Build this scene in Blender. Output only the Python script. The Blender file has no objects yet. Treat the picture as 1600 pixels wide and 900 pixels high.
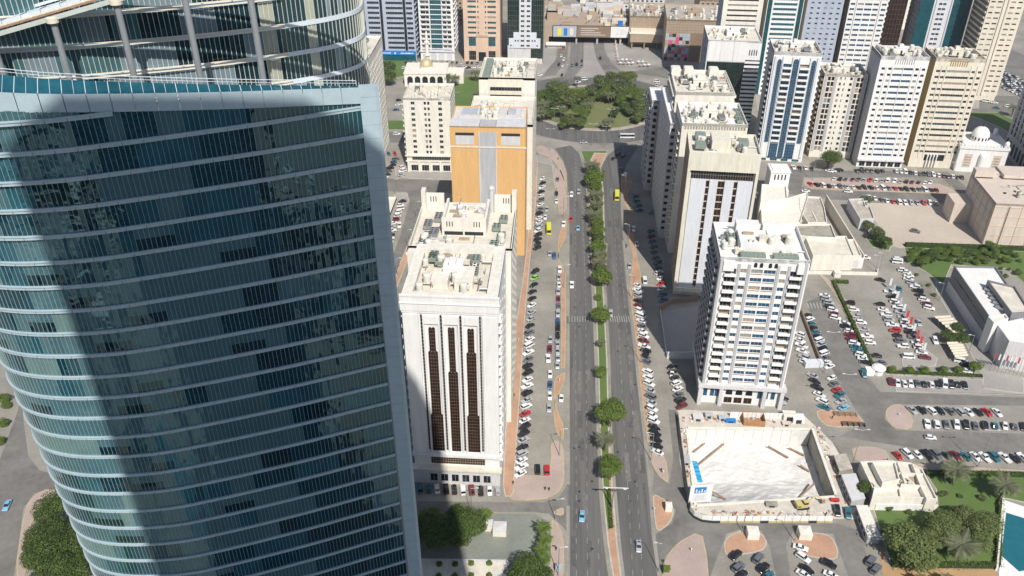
import bpy, math, random
from math import sin, cos, pi, radians, atan2, hypot
from mathutils import Vector, Matrix
from mathutils.geometry import tessellate_polygon
RND = random.Random(7)
S = bpy.context.scene
COL = S.collection
# ------------------------------------------------------------ camera
F, PITCH, YAW, HC = 1330.0, radians(32.32), radians(3.37), 205.0
cam_d = bpy.data.cameras.new("camera"); cam = bpy.data.objects.new("camera", cam_d); COL.objects.link(cam)
cam_d.sensor_width = 36; cam_d.lens = F / 1600 * 36; cam_d.clip_start = 1; cam_d.clip_end = 6000
cam.location = (0, 0, HC); cam.rotation_euler = (pi/2 - PITCH, 0, YAW)
S.camera = cam
# ------------------------------------------------------------ light
SAZ, SEL = radians(17.5), radians(47.3)      # shadows run 17.5 deg left of the avenue
w = bpy.data.worlds.new("World"); S.world = w; w.use_nodes = True
nt = w.node_tree; bg = nt.nodes['Background']
sk = nt.nodes.new('ShaderNodeTexSky'); sk.sky_type = 'NISHITA'; sk.sun_disc = False
sk.sun_elevation = SEL; sk.sun_rotation = pi - SAZ; sk.dust_density = 1.0; sk.ozone_density = 3.5
nt.links.new(sk.outputs[0], bg.inputs[0]); bg.inputs[1].default_value = 0.078
sd = bpy.data.lights.new("sun", 'SUN'); sd.energy = 4.6; sd.angle = radians(0.53); sd.color = (1, .955, .885)
so = bpy.data.objects.new("sun", sd); COL.objects.link(so)
sdir = Vector((-sin(SAZ)*cos(SEL), cos(SAZ)*cos(SEL), -sin(SEL)))
so.rotation_euler = sdir.to_track_quat('-Z', 'Y').to_euler(); so.location = (60, -100, 420)
S.view_settings.view_transform = 'Standard'; S.view_settings.look = 'None'
S.view_settings.exposure = 0.16; S.view_settings.gamma = 1.0
S.render.engine = 'CYCLES'
try:
    S.cycles.max_bounces = 5; S.cycles.diffuse_bounces = 2; S.cycles.glossy_bounces = 3
except Exception: pass

fw0 = Vector((-sin(YAW), cos(YAW), 0)); rt = Vector((cos(YAW), sin(YAW), 0)); uz = Vector((0, 0, 1))
fw = fw0*cos(PITCH) - uz*sin(PITCH); up = fw0*sin(PITCH) + uz*cos(PITCH)
def P(x, y, z=0.0):
    "surveyed point: where the sight line through photo point x,y meets height z"
    r = fw + rt*((x-800)/F) - up*((y-450)/F)
    t = (z-HC)/r.z
    return Vector((r.x*t, r.y*t, z))
def proj(p):
    d = Vector(p) - Vector((0, 0, HC)); k = d.dot(fw)
    return 800+F*d.dot(rt)/k, 450-F*d.dot(up)/k, k
def Zat(p, y):
    return HC - (p.x*fw0.x+p.y*fw0.y)*math.tan(math.atan((y-450)/F)+PITCH)

# ------------------------------------------------------------ materials
MATS = {}
def mat(name, col, rough=0.8, var=0.12, scale=0.3, bump=0.0, metal=0.0, spec=0.5, col2=None, stretch=None, fine=3.0, emit=None, coat=0.0):
    if name in MATS: return MATS[name]
    m = bpy.data.materials.new(name); m.use_nodes = True
    n = m.node_tree.nodes; l = m.node_tree.links; b = n['Principled BSDF']
    b.inputs['Roughness'].default_value = rough; b.inputs['Metallic'].default_value = metal
    b.inputs['Specular IOR Level'].default_value = spec
    if coat: b.inputs['Coat Weight'].default_value = coat
    g = n.new('ShaderNodeNewGeometry')
    src = g.outputs['Position']
    if stretch:
        mp = n.new('ShaderNodeMapping'); mp.inputs['Scale'].default_value = stretch
        l.new(src, mp.inputs[0]); src = mp.outputs[0]
    t1 = n.new('ShaderNodeTexNoise'); t1.inputs['Scale'].default_value = scale; t1.inputs['Detail'].default_value = 6; t1.inputs['Roughness'].default_value = .65
    l.new(src, t1.inputs['Vector'])
    t2 = n.new('ShaderNodeTexNoise'); t2.inputs['Scale'].default_value = fine; t2.inputs['Detail'].default_value = 3
    l.new(src, t2.inputs['Vector'])
    ad = n.new('ShaderNodeMath'); ad.operation = 'MULTIPLY_ADD'; ad.inputs[1].default_value = .35
    l.new(t2.outputs[0], ad.inputs[0]); l.new(t1.outputs[0], ad.inputs[2])
    mr = n.new('ShaderNodeMapRange'); mr.inputs[1].default_value = .42; mr.inputs[2].default_value = .93
    l.new(ad.outputs[0], mr.inputs[0])
    mx = n.new('ShaderNodeMix'); mx.data_type = 'RGBA'
    c = Vector(col[:3]); c2 = Vector(col2[:3]) if col2 else c*(1-2*var)
    ca = c if col2 else c*(1+var)
    mx.inputs[6].default_value = (*c2, 1); mx.inputs[7].default_value = (*[min(v, .95) for v in ca], 1)
    l.new(mr.outputs[0], mx.inputs[0]); l.new(mx.outputs[2], b.inputs['Base Color'])
    if bump:
        bp = n.new('ShaderNodeBump'); bp.inputs['Strength'].default_value = min(1, bump); bp.inputs['Distance'].default_value = bump
        l.new(ad.outputs[0], bp.inputs['Height']); l.new(bp.outputs[0], b.inputs['Normal'])
    MATS[name] = m; return m
def srgb(r, g, b):
    f = lambda v: (v/255/12.92) if v/255 <= .04045 else ((v/255+.055)/1.055)**2.4
    return (f(r), f(g), f(b))

M = dict(
 earth=mat('earth', (.36, .33, .28), .9, .15, .02, fine=.4),
 lot=mat('lot_asphalt', (.315, .293, .252), .9, .2, .05, fine=1.2, bump=.02),
 road=mat('road_asphalt', (.175, .169, .158), .85, .3, .42, stretch=(1, .03, 1), fine=1.6, col2=(.088, .086, .083)),
 road2=mat('side_asphalt', (.25, .235, .212), .88, .3, .07, fine=.5, col2=(.12, .115, .106)),
 light=mat('light_paving', (.36, .335, .31), .85, .12, .05, fine=.8),
 pink=mat('pink_paving', (.45, .35, .305), .85, .1, .08, fine=1.5),
 brick=mat('brick_paving', (.50, .30, .195), .85, .14, .12, fine=1.5),
 orange_pave=mat('ochre_paving', (.46, .29, .14), .85, .1, .12, fine=1.5),
 green_pave=mat('forecourt_paving', (.245, .26, .225), .8, .15, .06, fine=.9),
 kerb=mat('kerb_stone', (.50, .47, .40), .8, .12, .4),
 yellowkerb=mat('yellow_kerb', (.50, .42, .24), .8, .15, .4),
 sand=mat('sand', (.52, .45, .37), .95, .08, .03, fine=.5, bump=.05),
 grass=mat('lawn', (.075, .14, .03), .95, .25, .07, fine=1.5, bump=.05, col2=(.13, .18, .05)),
 drygrass=mat('dry_lawn', (.20, .19, .09), .95, .2, .09, fine=1.0, col2=(.12, .16, .045)),
 paint=mat('road_paint', (.40, .395, .37), .8, .25, .8),
 white=mat('white_wall', (.80, .79, .77), .75, .06, .55, fine=2.2, stretch=(1, 1, .13)),
 cool=mat('cool_white_wall', (.66, .68, .72), .7, .06, .55, fine=2.2, stretch=(1, 1, .13)),
 cream=mat('cream_wall', (.74, .68, .56), .8, .085, .55, fine=2.2, stretch=(1, 1, .13)),
 cream2=mat('pale_cream_wall', (.78, .74, .65), .8, .085, .55, fine=2.2, stretch=(1, 1, .13)),
 yellowc=mat('yellow_cream_wall', (.72, .68, .56), .8, .085, .55, fine=2.2, stretch=(1, 1, .13)),
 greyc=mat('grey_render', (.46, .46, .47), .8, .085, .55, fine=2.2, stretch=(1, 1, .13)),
 palegrey=mat('pale_grey_render', (.62, .61, .61), .8, .085, .55, fine=2.2, stretch=(1, 1, .13)),
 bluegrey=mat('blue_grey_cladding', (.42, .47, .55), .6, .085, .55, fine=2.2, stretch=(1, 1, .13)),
 beige=mat('beige_panel', (.62, .53, .45), .85, .085, .55, fine=2.2, stretch=(1, 1, .13)),
 peach=mat('peach_stone', (.68, .50, .37), .8, .085, .55, fine=2.2, stretch=(1, 1, .13)),
 shadegrey=mat('shade_darkened_wall', (.20, .20, .215), .6, .1, .3), brown=mat('brown_panel', (.27, .19, .13), .8, .1, .1, fine=.6),
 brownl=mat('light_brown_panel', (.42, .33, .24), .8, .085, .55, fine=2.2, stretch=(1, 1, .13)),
 ochre=mat('ochre_side', (.40, .27, .09), .8, .06, .1, fine=.6),
 orange=mat('orange_wall', (.70, .42, .17), .85, .06, .55, fine=2.2, stretch=(1, 1, .13)),
 roofc=mat('roof_screed', (.70, .65, .55), .9, .12, .25, fine=1.5),
 roofw=mat('white_roof', (.78, .77, .74), .8, .07, .2, fine=1.2),
 roofd=mat('dusty_roof', (.50, .45, .38), .9, .2, .3, fine=1.2),
 metal=mat('galvanised', (.42, .43, .43), .45, .1, .8, metal=.6),
 dark=mat('dark_frame', (.03, .03, .035), .6, .1, 1),
 tank=mat('tank_plastic', (.72, .70, .62), .6, .05, 1),
 acgreen=mat('chiller_green', (.25, .30, .25), .6, .1, 1),
 wood=mat('plywood', (.46, .24, .11), .85, .15, .5, fine=4),
 steel_rust=mat('rusty_steel', (.34, .22, .15), .8, .15, .8),
 rock=mat('pit_chalk', (.74, .72, .68), .95, .1, .12, fine=.9, bump=.35),
 concrete=mat('raw_concrete', (.50, .47, .40), .9, .12, .3, fine=1.5),
 conc_stain=mat('stained_concrete', (.36, .34, .28), .9, .25, .2, fine=.9),
 teal=mat('teal_glass', (.012, .10, .12), .12, .25, .35, fine=.9),
 blueglass=mat('blue_glass', (.02, .085, .16), .12, .3, .35, fine=.9),
 greenglass=mat('green_glass', (.014, .032, .022), .08, .35, .3, fine=.9),
 darkglass=mat('dark_glass', (.018, .024, .03), .1, .4, .4, fine=.9),
 blind=mat('window_blind', (.30, .28, .25), .5, .1, 1), curtain=mat('window_curtain', (.38, .30, .22), .6, .15, 1), dimglass=mat('dim_glass', (.06, .08, .09), .15, .3, .4),
 brownglass=mat('bronze_glass', (.035, .018, .014), .15, .3, .5, fine=.9),
 blueband=mat('blue_sign', (.02, .20, .55), .5, .05, .5),
 red=mat('red_paint', (.55, .04, .04), .5, .05, .5), yellow=mat('yellow_paint', (.75, .68, .05), .5, .05, .5),
 pinkp=mat('pink_panel', (.72, .08, .24), .6, .05, .5),
 water=mat('pool_water', (.02, .15, .19), .05, .1, .5),
 leaf=mat('leaf_green', (.15, .215, .05), .7, .4, .8, fine=2.5), leaf2=mat('leaf_dark', (.065, .105, .028), .7, .35, .8, fine=2.5),
 leaf3=mat('leaf_bright', (.19, .26, .045), .7, .3, .8, fine=2.5), leafo=mat('leaf_olive', (.22, .25, .10), .75, .3, .8, fine=2.5),
 palm=mat('palm_leaf', (.21, .225, .13), .6, .25, 1.2), palmg=mat('green_palm_leaf', (.17, .24, .05), .6, .25, 1.2),
 bark=mat('bark', (.16, .12, .08), .95, .2, 2),
 shade=mat('canvas', (.62, .56, .45), .8, .05, .5),
)
for k_ in ('leaf', 'leaf2', 'leaf3', 'leafo', 'palm', 'palmg'):      # light also passes through leaves
    n_ = M[k_].node_tree.nodes; l_ = M[k_].node_tree.links; b_ = n_['Principled BSDF']; o_ = n_['Material Output']
    t_ = n_.new('ShaderNodeBsdfTranslucent'); x_ = n_.new('ShaderNodeMixShader'); x_.inputs[0].default_value = .38
    hs = n_.new('ShaderNodeHueSaturation'); hs.inputs['Value'].default_value = 1.9; hs.inputs['Saturation'].default_value = 1.1
    l_.new(b_.inputs['Base Color'].links[0].from_socket, hs.inputs['Color']); l_.new(hs.outputs[0], t_.inputs['Color'])
    l_.new(b_.outputs[0], x_.inputs[1]); l_.new(t_.outputs[0], x_.inputs[2]); l_.new(x_.outputs[0], o_.inputs['Surface'])
# ------------------------------------------------------------ mesh helpers
class MB:
    def __init__(s): s.v = []; s.f = []; s.m = []
    def quad(s, a, b, c, d, mi=0):
        i = len(s.v); s.v += [tuple(a), tuple(b), tuple(c), tuple(d)]; s.f.append((i, i+1, i+2, i+3)); s.m.append(mi)
    def tri(s, a, b, c, mi=0):
        i = len(s.v); s.v += [tuple(a), tuple(b), tuple(c)]; s.f.append((i, i+1, i+2)); s.m.append(mi)
    def box(s, x0, x1, y0, y1, z0, z1, mi=0, bottom=True, M_=None):
        i = len(s.v)
        vs = [(x0,y0,z0),(x1,y0,z0),(x1,y1,z0),(x0,y1,z0),(x0,y0,z1),(x1,y0,z1),(x1,y1,z1),(x0,y1,z1)]
        if M_ is not None: vs = [tuple(M_ @ Vector(v)) for v in vs]
        s.v += vs
        fs = [(4,5,6,7),(0,1,5,4),(1,2,6,5),(2,3,7,6),(3,0,4,7)]
        if bottom: fs.append((3,2,1,0))
        for f in fs: s.f.append(tuple(i+k for k in f)); s.m.append(mi)
    def cyl(s, x, y, z0, z1, r, n=10, mi=0, r2=None, cap=True):
        r2 = r if r2 is None else r2; i = len(s.v)
        for k in range(n):
            a = 2*pi*k/n; s.v.append((x+r*cos(a), y+r*sin(a), z0))
        for k in range(n):
            a = 2*pi*k/n; s.v.append((x+r2*cos(a), y+r2*sin(a), z1))
        for k in range(n):
            j = (k+1) % n; s.f.append((i+k, i+j, i+n+j, i+n+k)); s.m.append(mi)
        if cap: s.f.append(tuple(i+n+k for k in range(n))); s.m.append(mi)
    def rod(s, a, b, r, n=6, mi=0, r2=None):
        a = Vector(a); b = Vector(b); d = (b-a).normalized()
        u = d.orthogonal().normalized(); v = d.cross(u); r2 = r if r2 is None else r2; i = len(s.v)
        for p, rr in ((a, r), (b, r2)):
            for k in range(n):
                t = 2*pi*k/n; s.v.append(tuple(p+u*rr*cos(t)+v*rr*sin(t)))
        for k in range(n):
            j = (k+1) % n; s.f.append((i+k, i+j, i+n+j, i+n+k)); s.m.append(mi)
        s.f.append(tuple(i+k for k in range(n))[::-1]); s.m.append(mi); s.f.append(tuple(i+n+k for k in range(n))); s.m.append(mi)
    def prism(s, pts, z0, z1, mi=0, mside=None):
        pts = [Vector((p[0], p[1])) for p in pts]
        ar = sum(pts[k].x*pts[(k+1) % len(pts)].y-pts[(k+1) % len(pts)].x*pts[k].y for k in range(len(pts)))
        if ar < 0: pts = pts[::-1]
        n = len(pts); i = len(s.v)
        s.v += [(p.x, p.y, z0) for p in pts] + [(p.x, p.y, z1) for p in pts]
        for k in range(n):
            j = (k+1) % n; s.f.append((i+k, i+j, i+n+j, i+n+k)); s.m.append(mi if mside is None else mside)
        for t in tessellate_polygon([[Vector((p.x, p.y, 0)) for p in pts]]):
            a, b, c = (pts[q] for q in t)
            if (b-a).cross(c-a) < 0: t = t[::-1]
            s.f.append(tuple(i+n+q for q in t)); s.m.append(mi)
    def dome(s, x, y, z, r, h=None, n=16, rings=6, mi=0):
        h = h or r; i0 = len(s.v)
        for q in range(rings):
            t = pi/2*q/rings
            for k in range(n): a = 2*pi*k/n; s.v.append((x+r*cos(t)*cos(a), y+r*cos(t)*sin(a), z+h*sin(t)))
        s.v.append((x, y, z+h))
        for q in range(rings-1):
            for k in range(n):
                j = (k+1) % n; s.f.append((i0+q*n+k, i0+q*n+j, i0+(q+1)*n+j, i0+(q+1)*n+k)); s.m.append(mi)
        for k in range(n):
            j = (k+1) % n; s.f.append((i0+(rings-1)*n+k, i0+(rings-1)*n+j, i0+rings*n)); s.m.append(mi)
    def mesh(s, name, mats, smooth=False):
        me = bpy.data.meshes.new(name); me.from_pydata(s.v, [], s.f)
        for m in mats: me.materials.append(m)
        if len(mats) > 1: me.polygons.foreach_set('material_index', s.m)
        if smooth: me.polygons.foreach_set('use_smooth', [True]*len(s.f))
        me.update(); return me
    def build(s, name, mats, parent=None, smooth=False, loc=None, rz=0, **kw):
        if not isinstance(mats, (list, tuple)): mats = [mats]
        return obj(name, s.mesh(name, mats, smooth), parent, loc, rz, **kw)
def tag(o, label=None, cat=None, group=None, kind=None):
    if label: o['label'] = label
    if cat: o['category'] = cat
    if group: o['group'] = group
    if kind: o['kind'] = kind
    return o
def obj(name, me, parent=None, loc=None, rz=0, rot=None, scale=None, **kw):
    o = bpy.data.objects.new(name, me); COL.objects.link(o)
    if parent is not None: o.parent = parent
    if loc is not None: o.location = loc
    if rot is not None: o.rotation_euler = rot
    elif rz: o.rotation_euler = (0, 0, rz)
    if scale is not None: o.scale = scale if hasattr(scale, '__len__') else (scale,)*3
    return tag(o, **kw)
def empty(name, loc, rz=0, **kw): return obj(name, None, None, loc, rz, **kw)
def structure(name, mb, mats): return mb.build(name, mats, kind='structure')
ORD = ['', 'first', 'second', 'third', 'fourth', 'fifth', 'sixth', 'seventh', 'eighth', 'ninth', 'tenth', 'eleventh', 'twelfth', 'thirteenth', 'fourteenth', 'fifteenth', 'sixteenth', 'seventeenth', 'eighteenth', 'nineteenth', 'twentieth', 'twenty-first', 'twenty-second', 'twenty-third', 'twenty-fourth', 'twenty-fifth', 'twenty-sixth', 'twenty-seventh', 'twenty-eighth', 'twenty-ninth', 'thirtieth', 'thirty-first', 'thirty-second', 'thirty-third', 'thirty-fourth', 'thirty-fifth']
# ------------------------------------------------------------ ground
def gp(pts, z=0.0): return [P(x, y, z) for x, y in pts]
PIT = gp([(1075, 671), (1267, 673), (1303, 776), (1088, 790)])
def ccw(pts):
    ar = sum(pts[k].x*pts[(k+1) % len(pts)].y-pts[(k+1) % len(pts)].x*pts[k].y for k in range(len(pts)))
    return pts if ar > 0 else pts[::-1]
PIT = ccw(PIT)
mb = MB()
outer = [Vector((-1500, -400, 0)), Vector((1800, -400, 0)), Vector((1800, 3500, 0)), Vector((-1500, 3500, 0))]
inner = [Vector((p.x, p.y, 0)) for p in PIT]
allv = outer+inner
for t in tessellate_polygon([outer, inner[::-1]]):
    allw = outer+inner[::-1]; a, b, c = (allw[q] for q in t)
    if (b-a).cross(c-a).z < 0: a, c = c, a
    mb.tri(a, b, c)
structure('ground', mb, M['lot'])
def sheet(name, polys, m, z, kind='structure', world=False):
    mb = MB()
    for pl in polys:
        pts = pl if world else gp(pl)
        vv = [Vector((p[0], p[1], 0)) for p in pts]
        for t in tessellate_polygon([vv]):
            a, b, c = (vv[q] for q in t)
            if (b-a).cross(c-a).z < 0: a, c = c, a
            mb.tri((a.x, a.y, z), (b.x, b.y, z), (c.x, c.y, z))
    return structure(name, mb, m)
def inset(pts, d):
    n = len(pts); out = []
    for k in range(n):
        p0, p1, p2 = pts[k-1], pts[k], pts[(k+1) % n]
        e1 = (p1-p0).normalized(); e2 = (p2-p1).normalized()
        n1 = Vector((-e1.y, e1.x)); n2 = Vector((-e2.y, e2.x)); nn = n1+n2
        if nn.length < .3: nn = n1
        nn = nn.normalized(); k_ = d/max(.5, nn.dot(n1)); out.append(p1+nn*k_)
    return out
def smooth_poly(pts, it=2):
    for _ in range(it):
        q = []
        for k in range(len(pts)):
            a, b = pts[k], pts[(k+1) % len(pts)]
            if (b-a).length > 3: q += [a*.78+b*.22, a*.22+b*.78]
            else: q += [a, b] if _ == 0 else [a*.5+b*.5]
        pts = q
    return pts
def island(name, polys, m, h=.13, kerb='kerb', kw=.35, round_=1, world=False):
    mb = MB()
    for pl in polys:
        pts = [Vector((p[0], p[1])) for p in (pl if world else gp(pl))]
        pts = ccw(pts)
        if round_: pts = ccw(smooth_poly(pts, round_))
        n = len(pts); ins = inset(pts, kw)
        for k in range(n):
            j = (k+1) % n; a, b, c, d = pts[k], pts[j], ins[j], ins[k]
            mb.quad((a.x, a.y, 0), (b.x, b.y, 0), (b.x, b.y, h), (a.x, a.y, h), 1)
            mb.quad((a.x, a.y, h), (b.x, b.y, h), (c.x, c.y, h), (d.x, d.y, h), 1)
        for t in tessellate_polygon([[Vector((p.x, p.y, 0)) for p in ins]]):
            a, b, c = (ins[q] for q in t)
            if (b-a).cross(c-a) < 0: a, c = c, a
            mb.tri((a.x, a.y, h), (b.x, b.y, h), (c.x, c.y, h))
    return structure(name, mb, [m, M[kerb]])
def circle(cx, cy, r, n=72): return [Vector((cx+r*cos(2*pi*k/n), cy+r*sin(2*pi*k/n))) for k in range(n)]

# avenue
sheet('avenue_southbound_road', [[(886,905),(886,790),(887,480),(887,300),(886,270),(880,250),(867,232),(892,227),(905,240),(914,270),(918,330),(922,400),(928,450),(933,560),(936,675),(941,775),(948,850),(957,905)]], M['road'], .02)
sheet('avenue_northbound_road', [[(973,905),(966,850),(957,740),(953,675),(950,560),(944,450),(946,380),(944,300),(939,262),(950,242),(970,227),(997,230),(979,257),(970,287),(970,330),(975,375),(982,450),(995,560),(1008,675),(1018,765),(1022,835),(1032,905)]], M['road'], .02)
RC = Vector((23, 557))
ring = MB(); n = 96
for k in range(n):
    a, b = 2*pi*k/n, 2*pi*(k+1)/n
    q = lambda r, t: (RC.x+r*cos(t), RC.y+r*sin(t), .024)
    ring.quad(q(43, a), q(64, a), q(64, b), q(43, b))
structure('roundabout_road', ring, M['road'])
sheet('side_roads', [
 [(645,783),(850,785),(874,777),(886,757),(886,790),(886,832),(878,822),(858,803),(835,800),(645,800)],
 [(600,279),(720,283),(720,304),(668,303),(655,345),(628,415),(606,460),(598,440),(625,370),(640,315),(636,300),(600,298)],
 [(592,206),(640,207),(640,223),(592,222)],
 [(560,108),(840,110),(840,120),(560,119)],
 [(-60,905),(-20,772),(27,644),(34,620),(36,651),(44,712),(62,735),(90,742),(90,762),(53,771),(37,794),(21,905)],
 [(1260,472),(1282,462),(1320,525),(1350,580),(1375,612),(1610,622),(1610,634),(1400,632),(1384,640),(1382,655),(1400,672),(1610,678),(1610,709),(1480,709),(1420,699),(1310,682),(1340,668),(1352,660),(1335,637),(1295,568)],
 [(1234,266),(1480,268),(1520,300),(1500,302),(1470,277),(1256,277),(1252,292),(1268,296),(1500,304),(1500,318),(1300,312),(1232,303)],
 [(1022,740),(1008,675),(1016,712),(1046,758),(1052,715),(1044,640),(1062,640),(1066,700),(1074,785),(1080,802),(1140,812),(1310,818),(1345,830),(1364,908),(1328,908),(1312,862),(1302,834),(1240,830),(1228,850),(1236,908),(1214,908),(1202,852),(1190,830),(1160,826),(1135,834),(1108,905),(1105,870),(1098,838),(1085,832),(1040,868),(1032,905),(1024,835),(1050,818),(1056,797),(1019,768)],
 [(872,66),(888,66),(886,95),(868,117),(845,121),(858,106),(870,90)], [(926,63),(943,63),(944,80),(955,98),(978,118),(950,121),(932,92)],
 [(978,113),(1040,104),(1100,108),(1180,140),(1180,150),(1060,125)],
 [(1500,150),(1590,150),(1610,190),(1500,175)], [(1540,60),(1610,90),(1610,150),(1575,135)],
], M['road2'], .028)
sheet('tunnel_approach_lanes', [[(892,64),(912,64),(911,103),(893,124),(880,125),(890,100)]], mat('lane_asphalt', (.21, .20, .185), .9, .2, .5, stretch=(1, .05, 1)), .032)
sheet('shopping_plaza_paving', [[(840,66),(870,66),(868,95),(850,112),(835,114)], [(913,64),(926,64),(932,92),(946,118),(920,122),(900,119),(912,103)],
  [(944,62),(1120,62),(1190,150),(1120,112),(1040,100),(985,106),(955,93),(945,78)], [(1250,120),(1530,125),(1530,170),(1240,160)]], M['light'], .045)
sheet('forecourt', [[(640,802),(835,803),(858,815),(864,905),(640,905)]], M['green_pave'], .02)
sheet('sand_lot', [[(1352,317),(1495,320),(1545,386),(1405,388),(1392,383),(1368,345)]], M['sand'], .02)
sheet('shaded_work_yard', [[(1030,487),(1090,478),(1087,562),(1042,562)]], M['light'], .03)
sheet('ochre_paving', [[(1374,852),(1388,887),(1557,890),(1557,910),(1380,910)]], M['orange_pave'], .03)
sheet('pool_terrace', [[(1568,781),(1640,805),(1640,910),(1560,910)]], M['white'], .05)
sheet('swimming_pool_water', [[(1572,801),(1640,822),(1640,885),(1592,893),(1564,868)]], M['water'], .06)
sheet('site_ground', [[(1058,640),(1260,645),(1332,735),(1345,770),(1300,812),(1110,808),(1076,797),(1062,720)]][:0] or [], M['sand'], .02)
# strips round the pit
pt = gp([(1058,640),(1255,648),(1300,690),(1340,760),(1342,812),(1110,806),(1078,797),(1062,720)])
mbp = MB(); o4 = [Vector((p.x, p.y, 0)) for p in ccw(pt)]; i4 = [Vector((p.x, p.y, 0)) for p in PIT][::-1]; aw = o4+i4
for t in tessellate_polygon([o4, i4]):
    a, b, c = (aw[q] for q in t)
    if (b-a).cross(c-a).z < 0: a, c = c, a
    mbp.tri(*[(v.x, v.y, .05) for v in (a, b, c)])
structure('site_ground', mbp, mat('site_dust', (.62, .57, .49), .95, .15, .2, fine=1.2))

island('median_kerb', [[(929,240),(917,262),(919,300),(923,400),(929,450),(934,560),(937,675),(942,775),(949,850),(958,905),(972,905),(965,850),(956,740),(952,675),(949,560),(943,450),(945,380),(943,300),(939,262),(948,240)]], M['brick'], round_=0, kw=.5)
sheet('median_grass', [[(919,262),(921,300),(925,400),(931,450),(936,560),(939,675),(944,775),(950,828),(955,826),(952,760),(950,675),(947,560),(941,450),(943,380),(941,300),(938,262)]], M['grass'], .15)
island('avenue_end_lawn', [[(907,236),(949,236),(948,240),(929,239.5),(917,261)]], M['grass'], h=.2, round_=0)
island('brick_walk', [[(834,250),(840,250),(839,300),(829,400),(822,475),(816,560),(811,640),(804,742),(803,776),(785,776),(788,700),(795,600),(803,520),(811,475),(822,400),(830,300)],
  [(1019,770),(1046,785),(1054,797),(1048,817),(1026,834),(1021,800)], [(1130,850),(1137,838),(1160,828),(1190,832),(1200,850),(1190,862),(1140,870),(1133,865)],
  [(1235,845),(1245,833),(1275,832),(1300,838),(1310,860),(1308,875),(1280,873),(1250,866)],
  [(1275,640),(1315,642),(1340,647),(1354,667),(1295,668),(1278,655)],
  [(640,400),(645,385),(672,318),(690,303),(668,304),(652,345),(617,430),(612,470)]], M['brick'], h=.155)
island('brick_verge', [[(983,450),(989,449),(1003,560),(1015,690),(1011,690),(1000,600),(995,545)], [(975,338),(986,345),(993,390),(1004,440),(995,449),(984,449),(987,420),(989,395),(980,370)],
  [(970,272),(981,268),(989,285),(981,300),(981,325),(994,335),(984,333),(972,312)],
  [(877,450),(884,450),(884,520),(883,575),(876,575)], [(882,582),(884,585),(877,610),(866,625),(872,645),(881,665),(881,690),(872,680),(865,660),(865,600),(868,590)],
  [(884,343),(886,347),(884,372),(875,387),(872,402),(880,420),(884,430),(884,449),(877,449),(871,400),(873,365)]], M['brick'], h=.142, kw=.3, kerb='yellowkerb')
island('pink_paving', [[(800,745),(820,742),(859,745),(861,695),(866,688),(880,694),(882,735),(881,757),(870,772),(850,781),(800,783),(792,770)],
  [(861,802),(881,791),(881,807)], [(862,812),(870,816),(881,838),(882,908),(857,908),(861,850)],
  [(1015,712),(1020,704),(1040,712),(1046,757),(1030,745),(1020,730)], [(1032,912),(1040,870),(1060,847),(1085,834),(1098,838),(1105,870),(1108,912)],
  [(1384,640),(1395,632),(1410,632),(1428,655),(1423,672),(1395,668),(1384,655)],
  [(838,226),(866,233),(884,262),(886,300),(878,272),(862,247),(838,240)], [(866,262),(879,268),(886,310),(885,330),(873,338),(871,310)],
  [(1257,277),(1460,284),(1500,302),(1500,304),(1270,296),(1255,288)],
  [(1330,697),(1380,700),(1395,722),(1445,726),(1600,735),(1600,742),(1440,738),(1335,722)],
  [(1276,425),(1300,440),(1330,480),(1360,560),(1352,560),(1316,480),(1298,450)],
  [(22,905),(38,795),(54,773),(78,762),(100,775),(50,800),(42,905)]], M['pink'], kerb='yellowkerb')
island('grey_paving', [[(590,252),(612,212),(640,212),(640,225),(628,228),(605,290),(590,300)][:0] or [(618,262),(706,266),(706,281),(640,279),(617,274)],
  [(616,302),(636,302),(640,314),(626,330),(614,330)], [(668,304),(690,300),(706,304),(706,345),(668,330)],
  [(1408,555),(1445,545),(1465,560),(1462,572),(1440,575),(1410,572)],
  [(1340,392),(1352,388),(1400,470),(1460,600),(1452,600),(1380,470)][:0] or [(1462,430),(1480,436),(1560,575),(1600,590),(1600,615),(1535,607),(1536,592),(1500,520),(1462,455)],
  [(1395,586),(1536,593),(1536,607),(1610,617),(1610,618),(1400,612)], [(1180,145),(1260,120),(1280,115),(1240,190),(1185,180)],
  [(838,242),(860,248),(872,272),(868,300),(862,258),(838,252)],
  [(985,107),(1040,101),(1100,108),(1040,103)][:0] or [(1336,340),(1352,320),(1395,385),(1385,392)]], M['light'], h=.118, round_=0)
island('villa_garden_lawn', [[(1443,737),(1620,740),(1620,790),(1566,778),(1558,888),(1392,885),(1362,790),(1465,795),(1462,765)]], M['grass'], round_=0)
island('park_lawn', [[(1412,387),(1640,394),(1640,480),(1575,420),(1487,414),(1474,445),(1445,424),(1420,410)], [(1352,372),(1370,352),(1392,385),(1390,392),(1362,386)],
  [(672,121),(752,118),(752,168),(700,168),(676,140)], [(600,188),(640,188),(640,203),(600,203)], [(600,92),(640,92),(640,118),(600,125)],
  [(1500,175),(1560,176),(1600,195),(1620,215),(1590,218),(1565,200),(1530,185)]], M['grass'], round_=0)
island('roundabout_kerb', [circle(RC.x, RC.y, 44)], mat('rab_path', (.42, .36, .30), .9, .12, .2), round_=0, world=True, kw=.6)
sheet('roundabout_lawn', [circle(RC.x, RC.y, 40)], M['drygrass'], .15, world=True)
island('forecourt_planter', [[(652,874),(792,876),(796,882),(788,893),(770,905),(652,905)]], M['roofc'], h=.45, kw=.9, kerb='palegrey', round_=0)
island('divider_hedge_bed', [[(1299,440),(1303,439),(1364,573),(1358,574)], [(1384,577),(1534,584),(1535,591),(1384,585)]], M['earth'], round_=0, kw=.2)

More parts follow.
